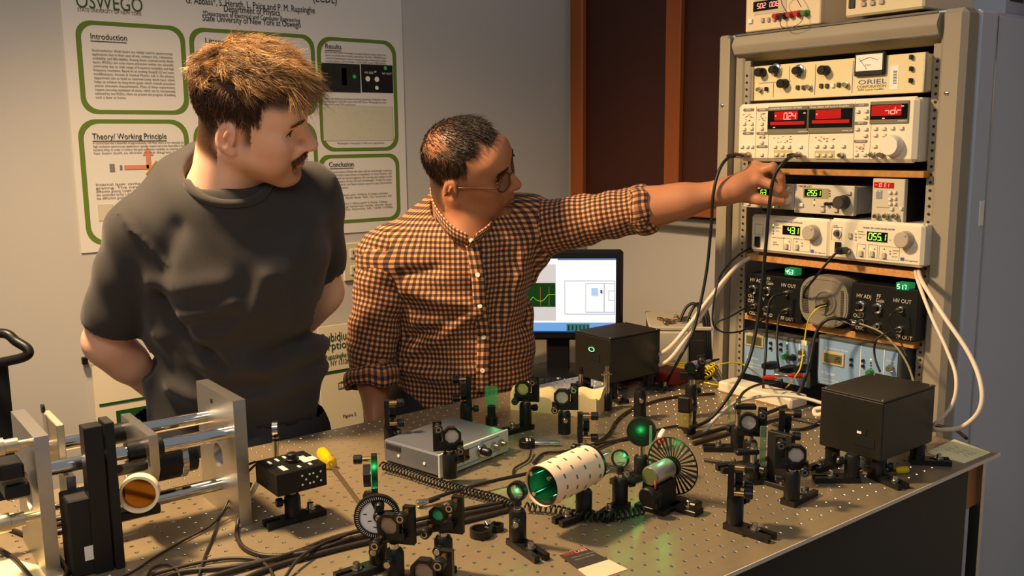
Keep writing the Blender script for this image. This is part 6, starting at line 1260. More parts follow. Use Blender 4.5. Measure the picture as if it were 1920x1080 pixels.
# ================================================================ young man in the dark T-shirt
H1 = Head((.6665, 1.645, 1.520), math.radians(-.5), math.radians(14), math.radians(29.5), 1.0)
pz = H1.O
J = dict(pel=(0.6753, 1.8445, 0.8319), wai=(0.6816, 1.8381, 1.0163), che=(0.6693, 1.7938, 1.2601), nb=(0.6482, 1.7355, 1.3994), shl=(0.5233, 1.8401, 1.3123), shr=(0.8307, 1.7432, 1.3743), ell=(0.467, 1.9531, 1.0841), elr=(0.8799, 1.7903, 1.1595), wrl=(0.6161, 2.0081, 0.9107), wrr=(0.7744, 1.9387, 0.9824))
J = {k: np.array(v) for k, v in J.items()}
cx_ = float(H1.O[0]); fx = (pz[0]-.16, pz[0]+.17); fy = (pz[1]-.16, pz[1]+.17); fz = (pz[2]-.15, pz[2]+.17)
S = SDF(axis_grid(.30, 1.02, .008, ((*fx, .0027),)), axis_grid(1.42, 2.16, .008, ((*fy, .0027),)), axis_grid(.86, 1.72, .008, ((*fz, .0027),)))
H1.build(S, jaw=1.0, nose=1.02, full=.97)
nk = H1.w((-.028, 0, -.035)); S.cap(nk, J['nb']+np.array([0, 0, -.03]), .058, .066, .03); S.cap(H1.w((-.002, 0, -.06)), J['nb']+np.array([0, -.015, -.02]), .042, .052, .012)
S.cap(J['nb']-UPZ*.05, J['che'], .085, .13, .03, flat=(VWH, .5)); S.cap(J['che'], J['pel'], .135, .135, .04, flat=(VWH, .5))
for a, b, c in (('shl', 'ell', 'wrl'), ('shr', 'elr', 'wrr')):
    S.cap(J['nb']-UPZ*.075, J[a]-UPZ*.01, .045, .040, .04); ra = .040 if a == 'shl' else .034; S.cap(J[a]-UPZ*.005, J[b], .040, ra, .02); S.cap(J[b], J[c], ra, .027, .02); m_ = J[b]+.3*(J[c]-J[b]); S.cap(J[b]+.1*(J[c]-J[b]), m_, ra+.002, ra+.001, .02)
    d = unit(J[c]-J[b]); e1 = unit(np.cross(d, VWH)); hp = J[c]+d*.05; S.cap(J[c], hp, .028, .032, .02, flat=(VWH, .5))
    for q in range(4): a0 = hp+e1*(.03-.02*q)+d*.012; a1 = a0+d*.035; a2 = a1+d*.025+VWH*.012; S.cap(a0-d*.02, a1, .0095, .009, .006); S.cap(a1, a2, .009, .007, .004)
    S.cap(J[c]+d*.02+e1*.02, J[c]+d*.055+e1*.048, .011, .009, .006)
V, F = S.mesh(); V = relax(V, F, 1, .35)
LC = H1.loc(V); x, y, z = LC.T
skin = LN((236, 184, 158))[None, :]*np.ones((len(V), 1))
def blend(col, c, w): w = np.clip(w, 0, 1)[:, None]; return col*(1-w)+LN(c)[None, :]*w
def gs(cx, cy, cz, s_): return np.exp(-(((x-cx)**2+(y-cy)**2+(z-cz)**2)/s_**2))
head = (np.abs(x) < .2) & (np.abs(y) < .2) & (z > -.14)
skin = blend(skin, (214, 120, 108), .45*gs(.062, -.05, -.03, .026)+.4*gs(.118, 0, -.022, .018)+.35*gs(-.01, -.08, 0, .03))
stub = np.clip((-.040-z)/.03, 0, 1)*(z > -.125)*np.clip((x+.01)/.03, 0, 1)*head
skin = blend(skin, (150, 98, 66), .60*stub); skin = blend(skin, (196, 110, 100), .7*gs(.099, 0, -.064, .012)+.5*gs(.094, -.014, -.064, .009))
# hair line: scalp coloured, sideburn in front of the ear
hz = .072-.9*np.clip(x-.052, 0, 1)*0+np.where(x > .03, (x-.03)*.25, 0)
side = (x < .040)
hl = np.where(x < -.03, -.060+(x+.1)*-.05, np.where(x < .010, -.030, np.where(x < .030, -.014, np.where(x < .044, .034, .066))))
hm = 1/(1+np.exp(-(z-hl)/.004)); hm *= head*(x < .088); ear = np.exp(-(((x+.010)/.026)**4+((np.abs(y)-.083)/.02)**4+((z-.0)/.036)**4)); hm *= (1-np.clip(ear*1.6, 0, 1))
hn = .75+.5*rng.random(len(V)); skin = skin*(1-hm[:, None])+LN((66, 40, 20))[None, :]*hn[:, None]*hm[:, None]
man1 = smesh('person', V, F, SKIN, None, col=skin)
tag(man1, 'young man in a dark T-shirt looking right with hands behind his back', 'person')
eyes(H1, man1)
# ---- hair: long tousled top swept forward, short dark sides
rg = np.random.default_rng(5); p, n = skull_pts(2600, 3, .03)
top = (p[:, 2] > .096-.25*np.clip(p[:, 1], -.02, .06)+.005*rg.normal(0, 1, len(p))) | ((p[:, 0] < -.05) & (p[:, 2] > .080)); top &= ~((p[:, 0] > .066) & (p[:, 2] < .074)); pt, nt = p[top][:420], n[top][:420]; N = len(pt)
sw = .45*np.sin(pt[:, 0]*70+pt[:, 1]*40)
fl = np.stack([.9+.25*rg.normal(0, 1, N), .35*sw-.25+.25*rg.normal(0, 1, N), -.05+.25*rg.normal(0, 1, N)], -1)
bk = pt[:, 0] < -.045; fl[bk] = np.stack([-.1+.45*rg.normal(0, 1, bk.sum()), -.2+.4*rg.normal(0, 1, bk.sum()), -.75+.3*rg.normal(0, 1, bk.sum())], -1)
fr2 = pt[:, 0] > .05; fl[fr2, 2] -= .55; sd = (pt[:, 1] < -.038) & ~bk; fl[sd, 2] -= .30; fl[sd, 1] -= .10
fl -= nt*(fl*nt).sum(1)[:, None]*.75; fl /= np.linalg.norm(fl, axis=1)[:, None]
frt = np.clip((pt[:, 0]+.01)/.08, 0, 1); up = .009+.011*rg.random(N)+.007*frt-.004*bk; ln_ = .024+.012*rg.random(N)+.016*frt-.010*bk+.012*(pt[:, 0] > .05)
u = rg.random(N)[:, None]**1.2; cl = LN((84, 52, 27))*(1-u)+LN((184, 138, 82))*u
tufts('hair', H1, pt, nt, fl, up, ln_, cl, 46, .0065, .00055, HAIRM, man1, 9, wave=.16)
ps, ns = skull_pts(14000, 4, -.045); hl = np.where(ps[:, 0] < -.03, -.052, np.where(ps[:, 0] < .010, -.03, np.where(ps[:, 0] < .030, -.012, np.where(ps[:, 0] < .044, .034, .07))))
sm = (ps[:, 2] > hl) & (ps[:, 2] < .085) & (ps[:, 0] < .05) & ~((np.abs(ps[:, 0]+.010) < .022) & (np.abs(ps[:, 2]) < .03) & (np.abs(ps[:, 1]) > .05)); ps, ns = ps[sm], ns[sm]
fs_ = np.stack([.15+.3*rg.normal(0, 1, len(ps)), .2*rg.normal(0, 1, len(ps)), -1+.2*rg.normal(0, 1, len(ps))], -1); fs_ -= ns*(fs_*ns).sum(1)[:, None]; fs_ /= np.linalg.norm(fs_, axis=1)[:, None]
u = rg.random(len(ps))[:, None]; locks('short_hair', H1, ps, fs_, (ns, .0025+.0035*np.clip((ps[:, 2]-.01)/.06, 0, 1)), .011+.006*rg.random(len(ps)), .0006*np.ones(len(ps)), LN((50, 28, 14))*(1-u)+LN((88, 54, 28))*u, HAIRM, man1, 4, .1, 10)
def surf_hair(name, H, S, pts, d, ln_, rad, c0, c1, parent, seed):
    """short hairs rooted on the face; pts and d are head-local"""
    rg = np.random.default_rng(seed); pts = np.array([H.loc(S.drop(H.w((.17, q[1], q[2])), -H.F, .14)) for q in pts]); d = np.array(d); d = d/np.linalg.norm(d, axis=1)[:, None]; u = rg.random(len(pts))[:, None]
    nn = np.tile(np.array([[1., 0, .2]]), (len(pts), 1)); return locks(name, H, pts, d, (nn, .0015*np.ones(len(pts))), ln_*(.7+.6*rg.random(len(pts))), rad*np.ones(len(pts)), LN(c0)*(1-u)+LN(c1)*u, HAIRM, parent, 4, .12, seed)
N = 520; t = rg.uniform(-1, 1, N); mp_ = np.stack([.106-.012*np.abs(t)**1.6+.001*rg.normal(0, 1, N), .027*t, -.045-.012*np.abs(t)**2+.0035*rg.normal(0, 1, N)], -1)
surf_hair('moustache', H1, S, mp_, np.stack([.15+0*t, 1.0*np.sign(t)*np.abs(t)**.4, -.5+0*t], -1), .0095, .0008, (84, 48, 22), (150, 92, 46), man1, 21)
for sy in (-1, 1):
    N = 160; t = rg.random(N); surf_hair('eyebrow', H1, S, np.stack([.0995-.016*t**1.5, sy*(.012+.036*t), .030+.006*np.sin(t*2.6)+.0018*rg.normal(0, 1, N)], -1), np.stack([-.3+0*t, sy*(.9+0*t), .15+0*t], -1), .010, .0006, (84, 50, 26), (120, 76, 40), man1, 30+sy)
def lashes(H, S, parent):
    for sy in (-1, 1):
        L_ = [Vector(S.drop(H.w((.17, sy*(.0335+.0125*a), .0085+.0046*math.sqrt(max(0, 1-a*a)))), -H.F, .14)) for a in np.linspace(-1, 1, 11)]
        MB().tube(L_, .0013*H.k, 6, taper=[.4, .8, 1, 1, 1, 1, 1, 1, 1, .8, .4]).obj('eyelashes', INK, parent, 180)
lashes(H1, S, man1)
# ---- T-shirt
def ridge(P, O, e, pts, amp, wid):
    s_ = (P-O) @ e; zz = P[..., 2]; best = np.full(s_.shape, 9., np.float32)
    for (a0, a1), (b0, b1) in zip(pts[:-1], pts[1:]):
        dx, dz = b0-a0, b1-a1; h = np.clip(((s_-a0)*dx+(zz-a1)*dz)/(dx*dx+dz*dz+1e-9), 0, 1); best = np.minimum(best, (s_-a0-h*dx)**2+(zz-a1-h*dz)**2)
    return amp*np.exp(-best/wid**2)
SH = SDF(axis_grid(.28, 1.04, .006), axis_grid(1.50, 2.16, .006), axis_grid(.78, 1.48, .006))
e1 = unit(rot(RTH, UPZ, math.radians(-4)))
fd = dict(flat=(np.cross(UPZ, e1), .66))
SH.cap(J['pel']-UPZ*.06, J['wai'], .172, .166, .03, **fd); SH.cap(J['wai'], J['che'], .166, .180, .06, **fd); SH.cap(J['che'], J['che']+UPZ*.06, .186, .165, .06, **fd)
for a, b, r0, r1 in (('shl', 'ell', .066, .057), ('shr', 'elr', .060, .047)):
    SH.cap(J['nb']-UPZ*.045, J[a]+UPZ*.004, .076, .060, .04); SH.cap(J['che'], J[a]-UPZ*.04, .13, .050, .04)
for a, b, r0, r1 in (('shl', 'ell', .066, .057), ('shr', 'elr', .060, .047)): SH.cap(J[a], J[b], r0, r1, .014)
O1 = np.array((0.6136, 1.6447, 1.1941)); PR = lambda L: [(float((np.array(q)-O1) @ e1), q[2]) for q in L]
FOLDS = (([(0.5345, 1.723, 1.1529), (0.5786, 1.6908, 1.1621), (0.6278, 1.657, 1.1829)], .011, .016), ([(0.5495, 1.7026, 1.1087), (0.5891, 1.6729, 1.113), (0.6264, 1.648, 1.1321), (0.6534, 1.6339, 1.1659), (0.6797, 1.6262, 1.2292)], .013, .020), ([(0.4931, 1.772, 1.1103), (0.5274, 1.7356, 1.0603), (0.5802, 1.6898, 1.0348), (0.6439, 1.6411, 1.0369)], .010, .018), ([(0.5987, 1.6804, 1.0593), (0.6683, 1.6236, 1.0435), (0.739, 1.5754, 1.0752)], .012, .022), ([(0.5035, 1.7548, 1.1925), (0.5343, 1.7153, 1.1138), (0.5812, 1.667, 1.0525)], -.012, .012), ([(0.498, 1.7475, 1.0063), (0.5582, 1.695, 0.9757), (0.6378, 1.6344, 0.9796), (0.7127, 1.5833, 1.0132)], .012, .018), ([(0.4919, 1.7427, 1.2152), (0.5378, 1.7062, 1.2097), (0.6089, 1.6541, 1.2232)], .008, .022), ([(0.5495, 1.7193, 1.3207), (0.5202, 1.7304, 1.2631), (0.5015, 1.7314, 1.1957)], -.008, .022), ([(0.7486, 1.5924, 1.3261), (0.7109, 1.602, 1.2287), (0.6929, 1.5966, 1.1312)], .008, .022), ([(0.5147, 1.7513, 1.0902), (0.5481, 1.7137, 1.0303), (0.5477, 1.6982, 0.9511)], -.010, .015), ([(0.7546, 1.5854, 1.1858), (0.7226, 1.5944, 1.1071), (0.6551, 1.6387, 1.0684)], -.009, .016), ([(0.4636, 1.7915, 1.3509), (0.4946, 1.7575, 1.3002), (0.5192, 1.7293, 1.2535)], .005, .006))
sl, P = SH.reg((.28, 1.5, .78), (1.04, 2.16, 1.48)); dd = sum(ridge(P, O1, e1, PR(L), a*1.5, w) for L, a, w in FOLDS)
dd += .0025*np.sin(P[..., 2]*60+((P-O1) @ e1)*35)*np.sin(((P-O1) @ e1)*22+1.3); SH.D[sl] -= dd
SH.cap(nk, J['nb']+np.array([0, 0, .012]), .066, .068, .012, 'sub'); SH.cap(J['nb']-VWH*.01+UPZ*.07, J['nb']-VWH*.04+UPZ*.018, .05, .036, .012, 'sub')
for a, b, c in (('shl', 'ell', 'wrl'), ('shr', 'elr', 'wrr')):
    d = unit(J[b]-J[a]); SH.cap(J[b]-d*.10, J[b]+d*.12, .047 if a == 'shl' else .037, .050 if a == 'shl' else .040, .003, 'sub')
    o = J[b]-d*.038
    def cut(P, o=o, d=d): return np.maximum(-((P-o) @ d), np.sqrt(((P-o)**2).sum(-1))-.13)
    SH.op(cut, o-.14, o+.14, .003, 'sub')
V, F = SH.mesh(); V = relax(V, F, 2, .5)
TEE = mat('charcoal_cotton', (46, 42, 42), .85, noise=.10, nscale=60, bump=.25, bscale=900, sheen=.15)
tee = smesh('t_shirt', V, F, TEE, man1)
cn = unit(UPZ*.80-VWH*.55+RTH*.05); cc = np.array((0.6512, 1.7082, 1.415)); ca = unit(np.cross(cn, VWH)); cb = np.cross(cn, ca)
cp = [SH.drop(cc+cn*.05+(ca*.077*math.cos(w)+cb*.080*math.sin(w)), -cn, .12) for w in np.linspace(0, 2*PI, 49)[:-1]]
cp = [sum((cp[(i+k) % 48] for k in (-2, -1, 0, 1, 2)), np.zeros(3))/5 for i in range(48)]
MB().tube([Vector(q) for q in cp], .0085, 10, True).obj('collar_band', TEE, tee, 180)
# trousers and shoes
TR = SDF(axis_grid(.36, 1.0, .012), axis_grid(1.60, 2.2, .012), axis_grid(-.01, .92, .012))
hipl, hipr = J['pel']-e1*.09-UPZ*.02, J['pel']+e1*.09-UPZ*.02
TR.cap(hipl+UPZ*.05, hipr+UPZ*.05, .12, .12, .05)
for hj, sx in ((hipl, -1), (hipr, 1)):
    kn = np.array([hj[0], hj[1]+.02, .48])+e1*.01*sx; an = np.array([hj[0], hj[1]+.07, .09])+e1*.02*sx; TR.cap(hj, kn, .095, .068, .04); TR.cap(kn, an, .068, .06, .03)
    sh_ = MB(Matrix.Translation(Vector((an[0], an[1], 0))) @ rotz(math.atan2(-VWH[1], -VWH[0]))).box((.055, 0, .045), (.28, .10, .088), .03).obj('shoe', BLKM, man1)
V, F = TR.mesh(); smesh('trousers', V, F, mat('dark_denim', (30, 30, 36), .8, noise=.1), man1)

# ================================================================ man in the checked shirt turning a knob
H2 = Head((1.2022, 1.7240, 1.4068), math.radians(15.9), math.radians(5.1), math.radians(33.5), .98)
K2 = dict(pel=(1.2403, 1.8112, 0.7979), wai=(1.2482, 1.8164, 0.9828), che=(1.2335, 1.802, 1.175), nb=(1.2132, 1.7476, 1.2727), shr=(1.0726, 1.8574, 1.2153), shl=(1.3667, 1.7181, 1.2695), elr=(1.0268, 1.8665, 1.0191), ell=(1.5264, 1.4896, 1.318), wrr=(1.0012, 1.8131, 0.8447), wrl=(1.645, 1.3215, 1.3636))
K2 = {k: np.array(v) for k, v in K2.items()}; G = K2
pz = H2.O; Hn = K2['wrl']
S = SDF(axis_grid(.82, 1.80, .009, ((pz[0]-.15, pz[0]+.16, .0028), (1.60, 1.78, .0024))), axis_grid(1.20, 2.05, .009, ((pz[1]-.15, pz[1]+.15, .0028), (1.21, 1.38, .0024))), axis_grid(.78, 1.62, .009, ((pz[2]-.14, pz[2]+.15, .0028), (1.31, 1.44, .0024))))
H2.build(S, jaw=1.12, nose=1.0, full=1.08)
nk = H2.w((-.028, 0, -.04)); S.cap(nk, G['nb']-UPZ*.03, .060, .068, .03); S.cap(H2.w((.025, 0, -.07)), G['nb']-UPZ*.03-VWH*.02, .045, .055, .03)
S.cap(G['nb']-UPZ*.05, G['che'], .08, .115, .03, flat=(VWH, .5)); S.cap(G['che'], G['pel'], .115, .12, .04, flat=(VWH, .5))
for a, b, c, r in (('shl', 'ell', 'wrl', .037), ('shr', 'elr', 'wrr', .040)):
    S.cap(G['nb']-UPZ*.05, G[a], .05, .05, .04); S.cap(G[a], G[b], .05, .043, .02); S.cap(G[b], G[c], r+.004, .0255, .02); d = G[c]-G[b]; S.cap(G[b]+.12*d, G[b]+.42*d, r+.003, r-.002, .03)
# left hand on the knob: palm, five fingers
KK = lambda *a: np.array(a)
w = G['wrl']; mcp = [np.array(q) for q in ((1.668, 1.2812, 1.3849), (1.684, 1.2898, 1.4016), (1.702, 1.3068, 1.4102), (1.716, 1.3264, 1.4119))]
S.cap(G['ell']+.9*(w-G['ell']), w+.25*(mcp[1]-w), .0262, .0265, .02, flat=(unit(KK(.5, .2, .84)), .95))
for q in mcp: S.cap(w, q, .019, .0125, .014)
S.cap(mcp[0], mcp[3], .0125, .0115, .01); S.cap(w, np.array((1.668, 1.2956, 1.3484)), .018, .0145, .014)
fingers(S, [[(mcp[0], .0118), (np.array((1.676, 1.2518, 1.3751)), .0098), (np.array((1.69, 1.2382, 1.3635)), .0088), (np.array((1.706, 1.2343, 1.3514)), .0072)],
 [(mcp[1], .0118), (np.array((1.69, 1.2595, 1.4124)), .0100), (np.array((1.704, 1.2482, 1.3903)), .0090), (np.array((1.712, 1.2477, 1.3692)), .0074)],
 [(mcp[2], .0110), (np.array((1.708, 1.2729, 1.4106)), .0095), (np.array((1.718, 1.2641, 1.3918)), .0085), (np.array((1.722, 1.2635, 1.373)), .0070)],
 [(mcp[3], .0100), (np.array((1.722, 1.2989, 1.4051)), .0085), (np.array((1.728, 1.2913, 1.3886)), .0076), (np.array((1.73, 1.2878, 1.372)), .0064)],
 [(np.array((1.662, 1.3053, 1.3483)), .0150), (np.array((1.67, 1.2769, 1.3421)), .0120), (np.array((1.68, 1.252, 1.3392)), .0105), (np.array((1.698, 1.2375, 1.3367)), .0082)]], .004)
# right hand hanging, five fingers
w = G['wrr']; d = unit(G['wrr']-G['elr']); s1 = unit(np.cross(d, RTH)); hp = w+d*.05
S.cap(w, hp, .026, .030, .02, flat=(RTH, .5))
for q in range(4): a0 = hp+s1*(.028-.019*q); a1 = a0+d*.036; a2 = a1+d*.028+RTH*.012; S.cap(a0-d*.01, a1, .0098, .009, .005); S.cap(a1, a2, .009, .0068, .004)
S.cap(w+d*.015+s1*.02, w+d*.06+s1*.046, .012, .009, .006)
V, F = S.mesh(); V = relax(V, F, 1, .35)
LC = H2.loc(V); x, y, z = LC.T; head = (np.abs(x) < .2) & (np.abs(y) < .2) & (z > -.14)
skin = LN((176, 118, 84))[None, :]*np.ones((len(V), 1)); skin = blend(skin, (120, 66, 50), .6*gs(.099, 0, -.064, .012)+.5*gs(.094, -.014, -.064, .009)); skin = blend(skin, (150, 82, 56), .4*gs(.06, -.05, -.03, .03)+.4*gs(.118, 0, -.022, .016)+.4*gs(-.01, -.08, 0, .028))
skin = blend(skin, (112, 70, 46), .5*np.clip((-.042-z)/.03, 0, 1)*(z > -.125)*np.clip((x-.0)/.03, 0, 1)*head)
hl = np.where(x < -.03, -.058, np.where(x < .010, -.012, np.where(x < .032, .035, .078+np.maximum(0, x-.05)*.2)))
hm = 1/(1+np.exp(-(z-hl)/.005)); hm *= head*(x < .080); ear = np.exp(-(((x+.010)/.026)**4+((np.abs(y)-.083)/.02)**4+((z-.0)/.036)**4)); hm *= (1-np.clip(ear*1.6, 0, 1))
bald = np.exp(-(((x+.045)/.040)**2+((y+.042)/.035)**2+((z-.098)/.03)**2)); hm *= 1-.6*np.clip(bald*1.3, 0, 1); hm *= 1-.9*np.exp(-(((x-.062)/.022)**2+((np.abs(y)-.04)/.022)**2+((z-.09)/.03)**2))
hn = .7+.6*rng.random(len(V)); skin = skin*(1-hm[:, None]*.9)+LN((38, 26, 18))[None, :]*hn[:, None]*hm[:, None]*.9
man2 = smesh('person', V, F, SKIN, None, col=skin)
tag(man2, 'man in a checked orange shirt and glasses reaching to turn a rack knob', 'person')
eyes(H2, man2)
p, n = skull_pts(9000, 13, -.05); rg = np.random.default_rng(15)
hl = np.where(p[:, 0] < -.03, -.050, np.where(p[:, 0] < .010, -.005, np.where(p[:, 0] < .032, .038, .082)))
b = np.exp(-(((p[:, 0]+.045)/.042)**2+((p[:, 1]+.042)/.038)**2+((p[:, 2]-.098)/.032)**2))
m = (p[:, 2] > hl) & (p[:, 0] < .078) & (rg.random(len(p)) > b*.72) & ~((p[:, 0] > .045) & (np.abs(p[:, 1]) > .026) & (p[:, 2] < .115)) & ~((np.abs(p[:, 0]+.010) < .022) & (np.abs(p[:, 2]) < .03) & (np.abs(p[:, 1]) > .05)); p, n = p[m], n[m]
fl = np.stack([.7*(p[:, 2] > .08)+.1+.25*rg.normal(0, 1, len(p)), .3*rg.normal(0, 1, len(p))-.25*(p[:, 2] > .09), -.15-.9*(p[:, 2] < .08)+.15*rg.normal(0, 1, len(p))], -1); fl -= n*(fl*n).sum(1)[:, None]; fl /= np.linalg.norm(fl, axis=1)[:, None]
tp = np.clip((p[:, 2]-.085)/.03, 0, 1)*np.clip((p[:, 0]+.03)/.05, 0, 1); u = rg.random(len(p))[:, None]
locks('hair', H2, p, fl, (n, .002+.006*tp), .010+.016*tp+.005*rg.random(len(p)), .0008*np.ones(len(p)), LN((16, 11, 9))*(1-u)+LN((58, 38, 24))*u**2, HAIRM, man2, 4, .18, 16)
for sy in (-1, 1):
    N = 200; t = rg.random(N); surf_hair('eyebrow', H2, S, np.stack([.1005-.016*t**1.5, sy*(.011+.038*t), .030+.006*np.sin(t*2.6)+.002*rg.normal(0, 1, N)], -1), np.stack([-.3+0*t, sy*(.9+0*t), .15+0*t], -1), .010, .0008, (24, 16, 12), (50, 32, 22), man2, 40+sy)
lashes(H2, S, man2)
# glasses
gl = bpy.data.objects.new('glasses', None); COL.objects.link(gl); gl.parent = man2
TORT = mat('tortoise_frame', (82, 52, 28), .25, noise=.7, nscale=120); LENS = mat('spectacle_lens', (236, 236, 236), .02, 0, trans=.95, ior=1.1)
for sy in (-1, 1):
    rim = [Vector(H2.w((.108-.010*abs(a_)*.0-.0035*((sy*.034+.024*math.cos(w_)*1.0)*sy/.03)**2, sy*.034+.0255*math.cos(w_)*(1.0 if math.sin(w_) > 0 else .92), .006+.0205*math.sin(w_)))) for a_, w_ in ((0, k*2*PI/28) for k in range(28))]
    r_ = MB().tube(rim, .0022*H2.k, 8, True).obj('rim', TORT, gl, 180); c_ = sum(rim, Vector())/28
    MB().raw([tuple(q) for q in rim]+[tuple(c_)], [(i, (i+1) % 28, 28) for i in range(28)]).obj('lens', LENS, gl, 180)
    MB().tube([Vector(H2.w(q)) for q in ((.1005, sy*.0595, .013), (.092, sy*.070, .014), (.05, sy*.0745, .014), (.008, sy*.080, .014), (-.012, sy*.082, .008), (-.026, sy*.080, -.012))], .0019*H2.k, 8).obj('temple', TORT, gl, 180)
MB().tube([Vector(H2.w(q)) for q in ((.108, -.0105, .010), (.113, -.004, .013), (.113, .004, .013), (.108, .0105, .010))], .0015*H2.k, 8).obj('bridge', TORT, gl, 180)
# ---- gingham cloth driven by the fabric coordinates stored on the mesh
def gingham():
    m = bpy.data.materials.new('gingham_cotton'); m.use_nodes = True; nt = m.node_tree; N_ = nt.nodes; b = N_['Principled BSDF']; b.inputs['Roughness'].default_value = .85; b.inputs['Sheen Weight'].default_value = .1
    a = N_.new('ShaderNodeAttribute'); a.attribute_name = 'chk'; sp = N_.new('ShaderNodeSeparateXYZ'); nt.links.new(a.outputs['Vector'], sp.inputs[0]); st = []
    for i in (0, 1):
        d = N_.new('ShaderNodeMath'); d.operation = 'DIVIDE'; d.inputs[1].default_value = .0118; nt.links.new(sp.outputs[i], d.inputs[0])
        f_ = N_.new('ShaderNodeMath'); f_.operation = 'FRACT'; nt.links.new(d.outputs[0], f_.inputs[0])
        g = N_.new('ShaderNodeMath'); g.operation = 'LESS_THAN'; g.inputs[1].default_value = .52; nt.links.new(f_.outputs[0], g.inputs[0]); st.append(g)
    s_ = N_.new('ShaderNodeMath'); s_.operation = 'ADD'; nt.links.new(st[0].outputs[0], s_.inputs[0]); nt.links.new(st[1].outputs[0], s_.inputs[1])
    h = N_.new('ShaderNodeMath'); h.operation = 'MULTIPLY'; h.inputs[1].default_value = .5; nt.links.new(s_.outputs[0], h.inputs[0])
    r = N_.new('ShaderNodeValToRGB'); r.color_ramp.interpolation = 'CONSTANT'; el = r.color_ramp.elements; el[0].position = 0; el[0].color = lin((222, 150, 94)); el[1].position = .25; el[1].color = lin((116, 72, 48)); e = el.new(.75); e.color = lin((30, 24, 26))
    nt.links.new(h.outputs[0], r.inputs[0]); nt.links.new(r.outputs[0], b.inputs['Base Color']); return m
GING = gingham()
def ring_uv(V, a, b, r0): d = unit(b-a); e = unit(np.cross(d, UPZ if abs(d[2]) < .8 else VWH)); g = np.cross(d, e); q = V-a; return np.stack([np.arctan2(q @ g, q @ e)*r0, q @ d, 0*V[:, 0]], -1)
# torso of the shirt
SB = SDF(axis_grid(.90, 1.56, .006), axis_grid(1.55, 2.10, .006), axis_grid(.80, 1.46, .006))
e1 = unit(rot(RTH, UPZ, math.radians(3))); fd = dict(flat=(np.cross(UPZ, e1), .74))
SB.cap(G['pel']+UPZ*.035, G['wai'], .160, .158, .03, **fd); SB.cap(G['wai'], G['che'], .158, .165, .06, **fd); SB.cap(G['che'], G['che']+UPZ*.04, .165, .14, .06, **fd)
SB.cap(G['nb']-UPZ*.045, G['shr'], .075, .066, .05); SB.cap(G['nb']-UPZ*.045, G['shl']+UPZ*.01, .075, .074, .05); SB.cap(G['che'], G['shl']-UPZ*.02, .12, .075, .05); SB.cap(G['che'], G['shr']-UPZ*.02, .12, .06, .05)
O2 = np.array((1.1732, 1.7008, 1.0751)); PR = lambda L: [(float((np.array(q)-O2) @ e1), q[2]) for q in L]
FO = (([(1.075, 1.7899, 1.1422), (1.1304, 1.7434, 1.1235), (1.1915, 1.6942, 1.1131)], .010, .014), ([(1.0866, 1.7666, 1.0703), (1.1528, 1.7142, 1.0634), (1.2037, 1.6808, 1.0926)], .012, .014), ([(1.0726, 1.7691, 1.0287), (1.1181, 1.7387, 1.052), (1.1541, 1.7156, 1.0754)], -.010, .012), ([(1.0794, 1.7948, 1.1839), (1.1182, 1.7659, 1.1893), (1.1379, 1.7519, 1.195)], -.012, .014), ([(1.0437, 1.7819, 0.9813), (1.1, 1.7455, 1.0164), (1.1414, 1.7195, 1.0457)], .011, .014), ([(1.0412, 1.7791, 0.9575), (1.111, 1.7216, 0.9386), (1.1893, 1.6646, 0.9554)], .010, .014), ([(1.2166, 1.6862, 1.1701), (1.2018, 1.6787, 1.0747), (1.1988, 1.6572, 0.9553)], .004, .012), ([(1.298, 1.6327, 1.2167), (1.2689, 1.6362, 1.1215), (1.235, 1.6435, 1.0264)], .009, .014), ([(1.3232, 1.6157, 1.2283), (1.3048, 1.6132, 1.1449), (1.2805, 1.613, 1.0497)], -.009, .014), ([(1.2563, 1.6674, 1.2292), (1.238, 1.6649, 1.1459), (1.2257, 1.6602, 1.0744)], -.006, .014))
sl, P = SB.reg((.9, 1.55, .8), (1.56, 2.1, 1.46)); dd = sum(ridge(P, O2, e1, PR(L), a*1.25, w_) for L, a, w_ in FO); dd += .003*np.sin(P[..., 2]*75+((P-O2) @ e1)*40)*np.sin(((P-O2) @ e1)*30+.6); SB.D[sl] -= dd
SB.cap(nk, G['nb'], .066, .070, .010, 'sub'); SB.cap(G['nb']-VWH*.02+UPZ*.05, G['nb']-VWH*.06-UPZ*.02, .05, .028, .010, 'sub')
V, F = SB.mesh(); V = relax(V, F, 2, .5); ax = G['che']; q = V-ax; dp = np.cross(UPZ, e1)
uv = np.stack([np.arctan2(q @ e1, -(q @ dp)*1.0+1e-4)*.150, V[:, 2]+.10*(q @ e1)*0, 0*V[:, 0]], -1)
sht = smesh('shirt_body', V, F, GING, man2, chk=uv)
